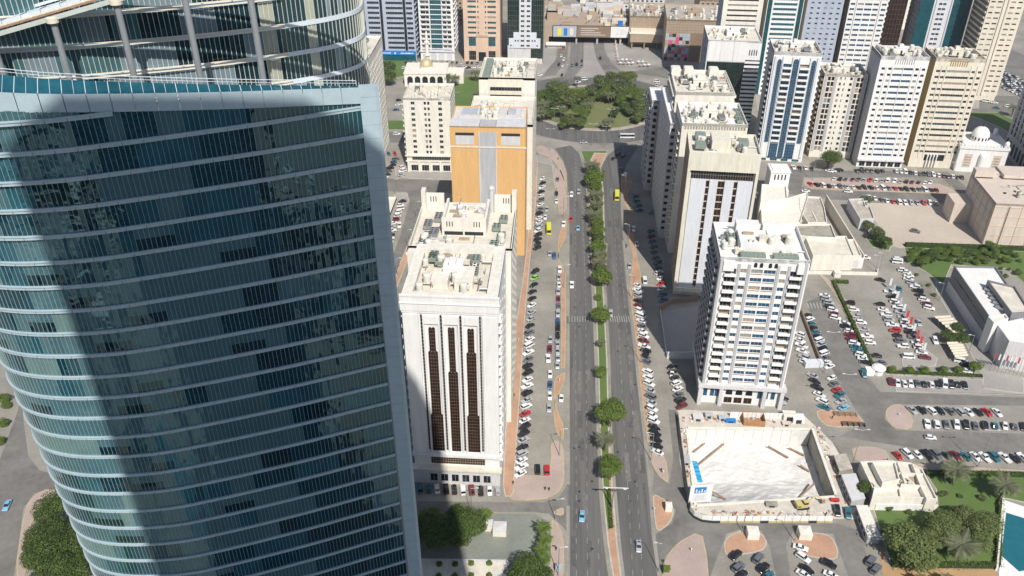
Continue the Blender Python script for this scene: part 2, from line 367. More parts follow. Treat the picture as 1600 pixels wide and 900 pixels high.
# lane paint
mp = MB()
def dash(x0, y0, x1, y1, wd=.13, on=2.2, off=3.8, z=.046):
    a, b = P(x0, y0), P(x1, y1); L = (b-a).length; d = (b-a)/L; nrm = Vector((-d.y, d.x, 0))*wd/2; t = 0
    while t < L:
        e = min(L, t+on); p, q = a+d*t, a+d*e
        mp.quad(*[(v.x, v.y, z) for v in (p-nrm, p+nrm, q+nrm, q-nrm)][::-1]); t += on+off
dash(900.5,900,899,240); dash(918,900,915,470); dash(915,470,908,262); dash(936,900,935,840)
dash(989,900,969,560); dash(969,560,959,300); dash(1004,900,983,560); dash(983,560,968,380)
for a, b in (((887,900),(888,480)), ((955,900),(936,690)), ((935,690),(928,460)), ((974,900),(954,690)), ((1029,895),(1009,690)), ((984,460),(1008,680)), ((973,360),(983,450))): dash(*a, *b, .12, 400, 0)
for k in range(9):
    dash(889.5+k*4.2, 503, 889.5+k*4.2, 494, .3, 50, 0); dash(954.5+k*3.6, 503, 953+k*3.6, 494, .3, 50, 0)
for k in range(5): dash(1264+k*5, 482, 1261+k*5, 473, .55, 50, 0)
for k in range(4): dash(895+k*4.6, 118-k, 895.5+k*4.4, 66, .2, 2.5, 4)
for x in range(1316, 1400, 1): pass
pm = MB(); rp = random.Random(31)
for k in range(46):
    v = rp.uniform(300, 890); u = rp.uniform(0, 1); x = (888+u*40) if k % 2 else (952+u*34+max(0, v-450)*.07); p = P(x, v); w_, h_ = rp.uniform(.8, 2.2), rp.uniform(2, 14)
    pm.quad((p.x-w_/2, p.y, .024+k*.0004), (p.x+w_/2, p.y, .024+k*.0004), (p.x+w_/2, p.y+h_, .024+k*.0004), (p.x-w_/2, p.y+h_, .024+k*.0004), k % 3 == 0)
structure('asphalt_patch', pm, [mat('patch_dark', (.115, .112, .108), .85, .2, .8), mat('patch_pale', (.19, .183, .17), .9, .2, .8)])
mh = MB()
for k in range(18): p = P(rp.choice((905, 925, 897, 965, 992)), rp.uniform(330, 880)); mh.cyl(p.x, p.y, .0, .045, .42, 10)
structure('manhole_cover', mh, M['dark'])
def bays(x0, y0, x1, y1, vx, vy, n):
    for k in range(n+1):
        t = k/n; x = x0+(x1-x0)*t; y = y0+(y1-y0)*t; dash(x-vx/2, y-vy/2, x+vx/2, y+vy/2, .12, 50, 0, .046)
bays(1308,452,1372,562,22,1,14); bays(1375,462,1432,556,22,1,13); bays(1442,671,1606,675,2,12,11); bays(1424,640,1592,647,10,9,13); bays(1388,600,1512,605,-4,10,12)
bays(1300,720,1300,720,1,1,1); bays(848,735,856,735,0,14,2); bays(1262,470,1275,640,14,-4,1); bays(654,770,780,771,0,12,11); bays(1300,279,1455,286,3,6,17); bays(1292,288,1465,297,4,5,22)
structure('lane_markings', mp, M['paint'])
mp = MB()
for pts in ([(887.5,905),(887.5,790)], [(888,757),(888,600),(888,480),(888,300)], [(954,905),(946,850),(939,775),(934.5,675),(931,560),(926,450),(920,400)], [(974.5,905),(967.5,850),(958.5,740),(954.5,675),(951.5,560),(945.5,450),(947.5,380)], [(1030,900),(1021,835),(1016,765),(1006.5,675),(993.5,560),(981,450),(974,375)]):
    g = gp(pts)
    for a, b in zip(g, g[1:]):
        d = (b-a).normalized(); q = Vector((-d.y, d.x, 0))*.55; mp.quad(*[(v.x, v.y, .03) for v in (a+q, a-q, b-q, b+q)])
structure('gutter_dust', mp, M['lot'])
# ------------------------------------------------------------ building kit
WIN = {}
GL = dict(d='darkglass', b='blueglass', t='teal', w='brownglass', g='greenglass')
def window_mesh(w_, h_, gl='d', fr='palegrey', n=None):
    k = (round(w_, 2), round(h_, 2), gl, fr, n)
    if k in WIN: return WIN[k]
    m = MB(); n = n or max(1, round(w_/1.3)); t = .07
    m.quad((t, .03, t), (w_-t, .03, t), (w_-t, .03, h_-t), (t, .03, h_-t), 0)
    for a, b, c, d in ((0, w_, 0, t), (0, w_, h_-t, h_), (0, t, t, h_-t), (w_-t, w_, t, h_-t)): m.box(a, b, 0, .06, c, d, 1, False)
    for i in range(1, n): x = w_*i/n; m.box(x-.03, x+.03, 0, .05, t, h_-t, 1, False)
    WIN[k] = m.mesh('window', [M[GL[gl]], M[fr]]); return WIN[k]
BALC = {}
def balcony_mesh(w_, m_, out=1.1, hh=1.0):
    k = (round(w_, 2), m_, out, hh)
    if k not in BALC:
        m = MB(); m.box(0, w_, -out, 0, -.18, .0); m.box(0, w_, -out, -out+.14, 0, hh); m.box(0, .14, -out+.14, 0, 0, hh); m.box(w_-.14, w_, -out+.14, 0, 0, hh)
        BALC[k] = m.mesh('balcony', [M[m_]])
    return BALC[k]
class Bld:
    def __init__(s, name, label, x, y, W, D, H, ang=0, wall='cream', roof='roofc', cat='building', group=None, para=1.2, z0=0, under=None):
        s.W, s.D, s.H, s.wall = W, D, H, wall
        s.e = empty(name, (x, y, z0), radians(ang), label=label, cat=cat, group=group); s.nw = 0; s.extra = MB(); s.exm = []
        m = MB(); m.quad((0, 0, H-para), (W, 0, H-para), (W, D, H-para), (0, D, H-para)); m.build('roof', M[roof], s.e)
        t = .3
        if para > 0:
            m = MB()
            for a, b, c, d in ((0, W, 0, t), (0, W, D-t, D), (0, t, t, D-t), (W-t, W, t, D-t)): m.box(a, b, c, d, H-para-.05, H+.003, 0, False)
            m.build('parapet', M[wall], s.e)
        s.done = set()
    def frame(s, side):
        return {'front': ((0, 0), 0, s.W), 'left': ((0, s.D), -pi/2, s.D), 'right': ((s.W, 0), pi/2, s.D), 'back': ((s.W, s.D), pi, s.W)}[side]
    def T(s, side, u, out, z):
        (ox, oy), a, L = s.frame(side)
        return (ox+u*cos(a)+out*sin(a), oy+u*sin(a)-out*cos(a), z), a
    def put(s, name, me, side, u, out, z, **kw):
        loc, a = s.T(side, u, out, z); return obj(name, me, s.e, loc, a, **kw)
    def facade(s, side, cols, z0, n, fh, wall=None, sill=.9, head=2.6, gl='d', rec=.3, fr='palegrey', ztop=None, parts=True, skip=()):
        """cols: (f0, f1, kind) as fractions; kind w window, b balcony, t tall, each floor; wall sheet with real openings"""
        (ox, oy), a, L = s.frame(side); wall = wall or s.wall; H = ztop if ztop is not None else s.H
        cols = sorted(cols); xs = [0.0]
        for c in cols: xs += [c[0]*L, c[1]*L]
        xs.append(L)
        m = MB(); Q = lambda x0, x1, za, zb, y=0: m.quad((x0, y, za), (x1, y, za), (x1, y, zb), (x0, y, zb)) if zb-za > .001 and x1-x0 > .001 else None
        for i in range(0, len(xs)-1, 2): Q(xs[i], xs[i+1], 0, H)
        for ci, c in enumerate(cols):
            x0, x1 = c[0]*L, c[1]*L; kind = c[2]; g = c[3] if len(c) > 3 else gl
            si, he = (sill, head) if kind in 'w' else ((.05, 2.5) if kind == 'b' else (.25, fh-.25))
            r = rec if kind != 'b' else .9
            prev = 0
            for k in range(n):
                if k in skip: continue
                za, zb = z0+k*fh+si, z0+k*fh+he
                Q(x0, x1, prev, za); prev = zb
                m.quad((x0, 0, za), (x0, r, za), (x0, r, zb), (x0, 0, zb)); m.quad((x1, r, za), (x1, 0, za), (x1, 0, zb), (x1, r, zb))
                m.quad((x0, 0, za), (x1, 0, za), (x1, r, za), (x0, r, za)); m.quad((x0, r, zb), (x1, r, zb), (x1, 0, zb), (x0, 0, zb))
                me = window_mesh(x1-x0, zb-za, g, fr)
                if s.nw < 300 and parts:
                    wo = s.put('window', me, side, x0, -r+.04, za); s.nw += 1; q = RND.random()
                    if q < .3: wo.material_slots[0].link = 'OBJECT'; wo.material_slots[0].material = M['blind' if q < .12 else ('curtain' if q < .18 else 'dimglass')]
                else: s.ext(me, side, x0, -r+.04, za)
                if kind == 'b':
                    bm = balcony_mesh(x1-x0+.2, wall)
                    if s.nw < 300 and parts: s.put('balcony', bm, side, x0-.1, 0, z0+k*fh+.02)
                    else: s.ext(bm, side, x0-.1, 0, z0+k*fh+.02)
            Q(x0, x1, prev, H)
        m.build('wall', M[wall], s.e, loc=(ox, oy, 0), rz=a); s.done.add(side)
    def ext(s, me, side, u, out, z):
        loc, a = s.T(side, u, out, z); R = Matrix.Translation(loc) @ Matrix.Rotation(a, 4, 'Z')
        mi = []
        for mm in me.materials:
            if mm not in s.exm: s.exm.append(mm)
            mi.append(s.exm.index(mm))
        i0 = len(s.extra.v); s.extra.v += [tuple(R @ v.co) for v in me.vertices]
        for p in me.polygons: s.extra.f.append(tuple(i0+q for q in p.vertices)); s.extra.m.append(mi[p.material_index])
    def plain(s, side, wall=None, H=None):
        (ox, oy), a, L = s.frame(side); m = MB(); h = H or s.H; m.quad((0, 0, 0), (L, 0, 0), (L, 0, h), (0, 0, h)); m.build('wall', M[wall or s.wall], s.e, loc=(ox, oy, 0), rz=a); s.done.add(side)
    def part(s, name, mb, m, side='front', **kw):
        (ox, oy), a, L = s.frame(side); return mb.build(name, [M[k] for k in (m if isinstance(m, (list, tuple)) else [m])], s.e, loc=(ox, oy, 0), rz=a, **kw)
    def curtain(s, side, f0, f1, z0, z1, gl='greenglass', out=.05, dx=1.5, dz=1.75, fr='metal', name='curtain_wall', thick=.07):
        (ox, oy), a, L = s.frame(side); x0, x1 = f0*L, f1*L; m = MB()
        m.box(x0, x1, -out, .3, z0, z1, 0)
        o = m.build(name, M[gl], s.e, loc=(ox, oy, 0), rz=a)
        g = MB(); nx = max(1, round((x1-x0)/dx)); nz = max(1, round((z1-z0)/dz)); o2 = out+.08
        for i in range(nx+1): x = x0+(x1-x0)*i/nx; g.box(x-thick/2, x+thick/2, -o2, -out+.01, z0, z1, 0, False)
        for i in range(nz+1): z = z0+(z1-z0)*i/nz; g.box(x0, x1, -o2+.015, -out+.01, z-thick/2, z+thick/2, 0, False)
        g.build('mullion_grid', M[fr], o, kind='stuff'); return o
    def clutter(s, x0, x1, y0, y1, z=None, n=10, seed=1, ac=4, dish=1, big=True):
        z = s.H-1.2 if z is None else z; r = random.Random(seed)
        if big:
            w_, d_ = (x1-x0)*.28, (y1-y0)*.3; cx, cy = (x0+x1)/2+r.uniform(-1, 1), (y0+y1)/2
            m = MB(); m.box(cx-w_/2, cx+w_/2, cy-d_/2, cy+d_/2, z, z+3.2, 0); m.box(cx-w_/2-.15, cx+w_/2+.15, cy-d_/2-.15, cy+d_/2+.15, z+3.2, z+3.45, 0)
            m.box(cx-w_*.2, cx+w_*.15, cy-d_*.3, cy+d_*.2, z+3.45, z+5, 0); m.box(cx-.5, cx+.5, cy-d_/2-.05, cy-d_/2, z, z+2.1, 1)
            m.build('stair_house', [M[s.wall], M['dark']], s.e)
        for k in range(ac):
            side = r.random() < .5; x = (x0+r.uniform(0, 4)) if side else (x1-4-r.uniform(0, 3)); y = r.uniform(y0, y1-4)
            obj('ac_unit', AC[r.randrange(3)], s.e, (x, y, z), 0)
        for k in range(int(n*1.9)):
            x, y = r.uniform(x0, x1-1.5), r.uniform(y0, y1-1.5); t = r.random()
            if t < .3: obj('water_tank', TANK, s.e, (x, y, z), 0, scale=r.uniform(.8, 1.4))
            elif t < .7: obj('roof_box', RBOX[r.randrange(4)], s.e, (x, y, z), r.choice([0, 0, pi/2]), scale=r.uniform(.45, 1.3))
            else: obj('duct', DUCT[r.randrange(3)], s.e, (x, y, z), r.choice([0, pi/2]))
        for k in range(dish): obj('satellite_dish', DISH, s.e, (r.uniform(x0, x1), r.uniform(y0, y1), z), r.uniform(0, 6), scale=r.uniform(.8, 1.6))
    def finish(s):
        for sd_ in ('front', 'left', 'right', 'back'):
            if sd_ not in s.done: s.plain(sd_)
        if s.extra.v: s.extra.build('distant_windows', s.exm, s.e, kind='stuff')
        return s
def rooftop_kit():
    global AC, TANK, RBOX, DUCT, DISH
    AC = []
    for (nx, ny, c) in ((2, 4, 'metal'), (2, 3, 'acgreen'), (1, 3, 'tank')):
        m = MB(); m.box(0, nx*1.3, 0, ny*1.3, .5, 1.7, 0)
        for i in (0.1, nx*1.3-.2):
            for j in (.1, ny*1.3-.2): m.box(i, i+.1, j, j+.1, 0, .5, 0)
        for i in range(nx):
            for j in range(ny): m.cyl(.65+i*1.3, .65+j*1.3, 1.7, 1.85, .5, 10, 0, .46); m.cyl(.65+i*1.3, .65+j*1.3, 1.86, 1.87, .4, 8, 1)
        AC.append(m.mesh('ac_unit', [M[c], M['dark']]))
    m = MB(); m.cyl(0, 0, .3, 2.1, .9, 12); m.dome(0, 0, 2.1, .9, .35, 12, 3); m.box(-.8, .8, -.8, .8, 0, .3); TANK = m.mesh('water_tank', [M['tank']])
    RBOX = []
    for a, b, c, mm in ((1.6, 1.2, 1.0, 'cream2'), (2.6, 1.8, 1.6, 'roofc'), (1.0, 1.0, .8, 'metal'), (3.4, 1.2, .6, 'brownl')):
        m = MB(); m.box(0, a, 0, b, 0, c); m.box(-.08, a+.08, -.08, b+.08, c, c+.08); m.box(a*.3, a*.5, b*.3, b*.5, c+.08, c+.35); RBOX.append(m.mesh('roof_box', [M[mm]]))
    DUCT = []
    for a, r in ((6, .18), (4, .3), (8, .12)):
        m = MB(); m.rod((0, 0, .4), (a, 0, .4), r, 6); m.rod((a, 0, .4), (a, 1.6, .4), r, 6)
        for q in range(int(a/2)): m.box(q*2, q*2+.12, -.2, .2, 0, .3)
        DUCT.append(m.mesh('duct', [M['metal']]))
    m = MB(); n = 14
    for k in range(n):
        for q in range(3):
            r0, r1 = q*.35, (q+1)*.35; a, b = 2*pi*k/n, 2*pi*(k+1)/n
            f_ = lambda r_, t: Vector((r_*cos(t), -.5-.35+ .45*r_*r_*0 + .3*(r_*r_), 1.1+r_*sin(t)))
            if q == 0: m.tri(f_(0, 0), f_(r1, b), f_(r1, a))
            else: m.quad(f_(r0, a), f_(r0, b), f_(r1, b), f_(r1, a))
    m.rod((0, -.2, 0), (0, -.6, 1), .07); DISH = m.mesh('satellite_dish', [M['palegrey']])
rooftop_kit()
# ------------------------------------------------------------ left row
def cols_even(n, wf, kind='w', a=0.03, b=.97, g=None):
    st = (b-a)/n; return [((a+st*i+st*(1-wf)/2), (a+st*i+st*(1+wf)/2), kind) + ((g,) if g else ()) for i in range(n)]
# white tower with the arched bronze strips
B = Bld('office_tower', 'white tower with three arched bronze window strips beside the curved glass tower', -43.9, 203.3, 27.9, 29.5, 72.9, -.6, 'white', 'roofc', para=2.2)
W = B.W
B.facade('left', cols_even(4, .6, 'b'), 9, 15, 3.9, head=2.9); B.facade('right', [(.04, .14, 'b'), (.3, .38, 'w'), (.55, .63, 'w'), (.8, .88, 'w')], 9, 15, 3.9, head=2.4)
B.plain('front', H=72.9)
m = MB(); m.box(-.5, W+.5, -.55, .1, 67.6, 72.6); m.box(-.5, W+.5, -.75, .05, 72.6, 73.1); m.box(-.7, W+.7, -.8, .02, 70.2, 70.5); m.box(-.3, W+.3, -.35, .02, 66.8, 67.6); B.part('cornice', m, 'white')
for k, x in enumerate((0, W-4.6)):
    m = MB(); m.box(x, x+4.6, -.7, .05, 12.5, 66.4); B.part('pilaster', m, 'white')
for k in range(4):
    x = 5.1+k*5.75; B.curtain('front', (x)/W, (x+.55)/W, 13.5, 66.2, 'brownglass', .03, .6, 1.3, 'palegrey', 'window_strip', .06)
for k in range(3):
    x = 5.8+k*5.75; cx = x+2.5
    m = MB(); m.box(x, x+.45, -.65, .04, 12.8, 66.2); m.box(x+4.55, x+5, -.65, .04, 12.8, 66.2); m.box(x+.45, x+4.55, -.6, .04, 63.2, 66.0); B.part('pilaster', m, 'white')
    def strip(hw, za, zb, lobes, name='window_strip'):
        m = MB(); pts = [(cx-hw, za), (cx+hw, za), (cx+hw, zb)]
        lw = 2*hw/lobes
        for q in range(lobes):
            c0 = cx+hw-lw*(q+.5)
            pts += [(c0+lw/2*cos(t), zb+lw/2*sin(t)*1.25) for t in [pi*j/6 for j in range(1, 6)]] + [(c0-lw/2, zb)]
        pts = pts[:-1]+[(cx-hw, zb)]
        i0 = len(m.v); m.v += [(p[0], -.1, p[1]) for p in pts]; m.v += [(p[0], .1, p[1]) for p in pts]; n = len(pts)
        m.f.append(tuple(range(i0, i0+n))); m.m.append(0)
        for j in range(n): jj = (j+1) % n; m.f.append((i0+j, i0+n+j, i0+n+jj, i0+jj)); m.m.append(0)
        o = B.part(name, m, 'brownglass'); g = MB(); nx = max(2, round(2*hw/.72))
        for i in range(nx+1): xx = cx-hw+2*hw*i/nx; g.box(xx-.025, xx+.025, -.16, -.09, za, zb, 0, False)
        zz = za
        while zz < zb: g.box(cx-hw, cx+hw, -.17, -.09, zz-.025, zz+.025, 0, False); zz += 1.3
        g.build('mullion_grid', mat('bronze_bar', (.20, .15, .11), .6, .1, 1), o, kind='stuff')
    top = 60.6 if k != 1 else 61.3
    if k != 1:
        strip(1.45, 28.2, 52.5, 3); strip(1.9, 13.2, 28.0, 4); strip(.95, 53.0, 61.2, 2)
    else:
        strip(1.45, 13.2, 45, 3); strip(.95, 45.5, 61.4, 2)
m = MB(); m.box(-.3, W+.3, -1.1, 0.02, 11.2, 12.4); m.box(4.5, W-4.5, -.9, .02, 11.9, 12.75); B.part('ledge', m, 'white')
B.curtain('front', .2, .83, 7.6, 10.6, 'brownglass', .12, .8, 1.0, 'brownl', 'window_band')
m = MB(); m.box(-2.6, W+.8, -2.4, 0.0, 6.2, 6.9); B.part('canopy', m, 'yellowc')
m = MB(); m.box(-1.5, W+.3, -1.6, 0.0, 0, 6.2); B.part('podium', m, 'palegrey')
for k in range(6):
    me = window_mesh(2.4, 3.2, 'd'); B.put('shop_window', me, 'front', 5.2+k*3.5, 1.66, 1.2)
# roof well, fans and louvre box
B.clutter(4, W-4, 4, 25, n=20, seed=3, ac=7, dish=3)
m = MB(); m.box(0, W, 0, 1.8, 70.8, 72.95); m.box(0, 3, 1.8, 29.2, 70.8, 72.7); m.box(W-3.4, W, 1.8, 29.2, 70.8, 72.7); m.box(3, W-3.4, 25.6, 29.4, 70.8, 73.6); B.part('parapet_walk', m, 'cream2')
m = MB(); m.box(7.6, 12.6, 6.5, 13.5, 70.8, 73.7); m.box(14.6, 20, 6, 15, 70.8, 74); B.part('stair_house', m, 'cream2')
m = MB(); m.cyl(10.5, 20, 70.8, 74.2, 2.1, 18); B.part('water_tank', m, 'brownl')
B.finish()
# cream block with arched screens behind it
B = Bld('apartment_block', 'cream block with arched rooftop screens behind the white arched tower', -47.3, 236.5, 33.3, 31, 70, 0, 'cream2', 'roofc', para=2)
B.facade('right', cols_even(6, .35), 6, 18, 3.4, gl='d'); B.facade('left', cols_even(6, .35, 'b'), 6, 18, 3.4)
for x in (0, 25.5):
    m = MB(); m.box(x, x+7.8, 30, 31, 68, 74); m.box(x, x+1.6 if x == 0 else x+.1, 28, 31, 68, 76); m.box(x+6.2 if x else x, x+7.8 if x else x+.1, 28, 31, 68, 76)
    for q in range(3): m.box(x+3+q*.9, x+3.3+q*.9, 29.95, 30, 71, 73, 1)
    B.part('roof_screen', m, ['cream2', 'dark'])
m = MB(); m.box(9.4, 24.2, 11, 12, 68, 74.4); m.box(9.4, 10.2, 12, 27, 68, 74); m.box(23.4, 24.2, 12, 27, 68, 74); m.box(10.2, 23.4, 12, 27, 68, 72.4)
for q in range(3): m.box(11+q*.9, 11.3+q*.9, 10.95, 11, 71.5, 73.4, 1); m.box(20+q*.9, 20.3+q*.9, 10.95, 11, 71.5, 73.4, 1)
for q in range(2):
    x = 10.2+q*6.8; m.box(x, x+6.2, 10.94, 11, 68.4, 69.7, 1)
B.part('plant_room', m, ['cream2', 'dark'])
m = MB(); m.cyl(24.6, 29, 68, 77, .9, 12); m.dome(24.6, 29, 77, 1.1); B.part('roof_flue', m, 'palegrey')
m = MB(); m.box(.02, 33.28, -3.55, 0, 0, 69.2); B.part('link_wing', m, 'cream2')
for q in range(4): obj('ac_unit', AC[0], B.e, (2.6+(q % 2)*2.9, 3+q*5.5, 68)); obj('ac_unit', AC[1], B.e, (26+(q % 2)*2, 2+q*6, 68))
B.clutter(1.5, 31, 2, 10, 68, n=12, seed=9, ac=2, dish=1, big=False); B.clutter(11, 22, 14, 24, 72.4, n=7, seed=19, ac=0, dish=2, big=False)
B.finish()
# orange block
B = Bld('office_block', 'orange rendered block with a grey central stripe', -48.3, 352.5, 33.5, 25, 65, .5, 'orange', 'roofc', para=.6)
B.plain('front'); B.facade('right', cols_even(5, .4, 'w', g='d'), 5, 15, 3.8)
m = MB(); m.box(13.2, 20.2, -.08, .05, 0, 62.5); B.part('grey_stripe', m, 'greyc')
m = MB(); m.box(12.7, 13.2, -.3, .05, 0, 62.5); m.box(20.2, 20.7, -.3, .05, 0, 62.5); B.part('stripe_border', m, 'palegrey')
m = MB(); m.box(-.1, W+6, -.25, .02, 55, 55.6); B.part('ledge', m, 'cream')
for x in (2.4, 22.8):
    m = MB(); m.box(x, x+8.3, -.06, .05, 56.4, 62); m.box(x, x+8.3, -.07, .03, 60.7, 62, 1)
    for q in range(8): m.box(x+q*1.04, x+q*1.04+.08, -.14, -.05, 56.4, 60.7, 0)
    B.part('louvre_panel', m, ['palegrey', 'dark'])
m = MB(); m.box(0, 13, 0, 9, 64.4, 65.3); m.box(20.5, 33.5, 0, 9, 64.4, 65.3); m.box(3, 12, 11, 22, 64.4, 65.6); m.box(21, 31, 11, 22, 64.4, 65.6); B.part('roof_deck', m, 'palegrey')
for bx in ((13.2, 20.2, 1, 8, 64.4, 65.2), (4, 11, 12, 21, 65.6, 65.9), (25, 28.5, 12.5, 17, 65.6, 67.4)): m = MB(); m.box(*bx); B.part('plant_screen', m, 'greyc')
B.clutter(12, 22, 10, 22, 64.4, n=8, seed=5, ac=1, dish=0, big=False); B.finish()
# low cream roof behind orange
B = Bld('apartment_block', 'low cream block wedged between the orange block and a taller cream tower', -44, 379, 31.5, 38, 56, 0, 'cream2')
B.facade('right', cols_even(6, .4), 5, 14, 3.4); B.clutter(2, 28, 2, 30, n=22, seed=6, ac=5, dish=2); B.finish()
B = Bld('apartment_tower', 'cream tower with a band of yellow panels, beside the roundabout trees', -41.5, 419, 28.5, 33, 65, 0, 'cream2', 'roofc')
B.facade('right', cols_even(6, .3), 5, 17, 3.4); B.plain('front')
m = MB(); m.box(4.8, 22.5, -.15, .05, 40, 64.2); B.part('yellow_panel', m, 'yellowc')
for q in range(6): B.curtain('front', .2, .76, 58.3-q*4, 60.1-q*4, 'darkglass', .2, 1.4, 1.8, 'brownl', 'ribbon_window')
m = MB()
for q in range(5): m.box(1.5, 5.5, 2+q*5.8, 6.8+q*5.8, 64.2, 64.5); m.box(1.7, 5.3, 2.2+q*5.8, 6.6+q*5.8, 64.5, 65.6)
B.part('pergola', m, 'acgreen'); B.clutter(7, 26, 3, 30, n=26, seed=8, ac=5, dish=2); B.finish()
# cream hotel
B = Bld('hotel', 'cream block with small triangular balconies at the parking corner', -86.2, 445.3, 26, 25, 43.8, 1, 'cream2')
B.facade('front', [(.16, .24, 'w'), (.435, .485, 'w'), (.51, .56, 'w'), (.74, .82, 'w')], 10.4, 10, 3.2, sill=.7, head=2.5)
B.facade('right', cols_even(5, .4), 10.4, 10, 3.2); B.facade('left', cols_even(5, .5, 'b'), 10.4, 10, 3.2)
m = MB(); m.box(-.8, 26.8, -.9, 0, 9.6, 10.3); m.box(-.6, 26.6, -.6, 0, 6.3, 7); B.part('ledge', m, 'cream2')
B.curtain('front', .12, .95, 7.3, 9.3, 'darkglass', .15, 1.0, 2, 'roofc', 'window_band')
for q in range(4): B.put('shop_window', window_mesh(4.2, 3.6, 'd'), 'front', 2.2+q*6.1, .06, .6)
for q in range(5): m = MB(); m.box(q*6.1+.3, q*6.1+1.3, -.9, 0, 0, 6.3); B.part('column', m, 'cream2')
m = MB(); m.box(8, 18, 12, 13, 42.6, 45.4); m.box(8, 9, 13, 19, 42.6, 45.4); m.box(17, 18, 13, 19, 42.6, 45.4); m.box(9.5, 16.5, 14, 18, 42.6, 44.8); B.part('plant_room', m, 'cream')
B.clutter(2, 24, 3, 22, n=16, seed=12, ac=2, dish=3, big=False); B.finish()
# slim ribbed cream tower
B = Bld('apartment_tower', 'slim cream tower with vertical ribs peeking out beside the curved glass tower', -119, 432, 17.5, 48, 67.5, 1.5, 'cream2')
B.facade('right', cols_even(11, .42, 't'), 4, 17, 3.5, fr='cream2', gl='d'); B.facade('front', cols_even(4, .4), 4, 17, 3.5)
B.clutter(2, 15, 3, 44, n=14, seed=14, ac=2); B.finish()
# small low house left of the street
B = Bld('low_house', 'low pale house at the edge of the parking strip, next to the glass tower', -101, 352, 17, 46, 7, 0, 'cream2'); B.clutter(1, 15, 3, 40, n=6, seed=4, ac=1, dish=0, big=False); B.finish()

# ------------------------------------------------------------ right row
# grey and white apartment tower
B = Bld('apartment_tower', 'white apartment tower with blue ribbon windows above the chalk building pit', 54.9, 248.6, 29.3, 25, 62.4, -2.4, 'white', 'roofw', para=1.5)
B.facade('front', [(.07, .2, 'b', 'd'), (.245, .315, 'w', 'b'), (.365, .495, 'w', 'b'), (.51, .64, 'w', 'b'), (.69, .76, 'w', 'b'), (.8, .93, 'b', 'd')], 9.6, 15, 3.28, sill=.95, head=2.55, rec=.35)
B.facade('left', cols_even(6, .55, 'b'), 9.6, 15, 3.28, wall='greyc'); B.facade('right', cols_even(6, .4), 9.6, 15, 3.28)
for f in (.0, .208, .322, .648, .768, .94): m = MB(); m.box(f*29.3+.05, f*29.3+1.0, -1.15 if f in (0, .94) else -.28, .05, 9.4, 61.6 if f in (0, .94) else 60); B.part('pier', m, 'greyc')
for f in (.365, .51):
    for k in range(15): m = MB(); m.box(f*29.3, (f+.13)*29.3, -.14, -.02, 9.6+k*3.28+.72, 9.6+k*3.28+.95); B.part('red_sill', m, 'steel_rust')
for q in range(4):
    m = MB(); x = 11.3+q*1.9+(1 if q > 1 else 0); m.box(x, x+1.1, -.03, .02, 58.9, 60.2); m2 = [(x+.55+.55*cos(t), 60.2+.55*sin(t)) for t in [pi*j/8 for j in range(9)]]
    i0 = len(m.v); m.v += [(p[0], -.03, p[1]) for p in m2]; m.f.append(tuple(range(i0, i0+9))); m.m.append(0); B.part('arched_window', m, 'darkglass')
m = MB(); m.box(-1.2, 30.3, -2.0, 1.5, 8.2, 9.6); m.box(-1.2, 0, 1.5, 25, 8.2, 9.6); B.part('podium_cornice', m, 'palegrey')
for x in (-.9, 6.6, 22.2, 28.4): m = MB(); m.box(x, x+1.4, -1.7, -.2, 0, 8.2); B.part('column', m, 'palegrey')
for i, x in enumerate((1, 3.5, 5.2, 20.6, 23, 25.4)): B.put('shop_window', window_mesh(1.6, 4.6, 'b', 'white'), 'front', x, .08, 3.2)
for q in range(3):
    m = MB(); x = 9.2+q*3.6; m.box(x, x+2.4, -.1, .02, 4.4, 5.6); ar = [(x+1.2+1.2*cos(t), 5.6+1.3*sin(t)) for t in [pi*j/8 for j in range(9)]]
    i0 = len(m.v); m.v += [(p[0], -.1, p[1]) for p in ar]; m.f.append(tuple(range(i0, i0+9))); m.m.append(0); B.part('arched_window', m, 'darkglass')
    B.put('shop_window', window_mesh(2.9, 2.6, 'w', 'steel_rust'), 'front', x-.3, .1, .6)
m = MB(); m.box(7, 26, 5.2, 16, 60.9, 64.6); m.box(6.6, 14.5, 16, 20, 60.9, 66.4); m.box(15.5, 22, 15.5, 19.5, 60.9, 66.4); B.part('penthouse', m, 'roofw')
for x in (6.8, 17.5):
    m = MB(); m.box(x, x+8.2, .9, 3.6, 60.9, 62.9)
    for q in range(6): m.cyl(x+.8+q*1.32, 2.25, 62.9, 63.1, .5, 10)
    B.part('chiller', m, 'acgreen')
B.clutter(1, 28, 3, 23, n=18, seed=21, ac=2, dish=3, big=False); B.clutter(8, 25, 6, 14, 64.6, n=6, seed=22, ac=0, dish=0, big=False)
for x in (1.2, 25.4): m = MB(); m.box(x, x+3.6, -1.1, 3, 57.6, 61.3); B.part('corner_cap', m, 'white')
B.finish()
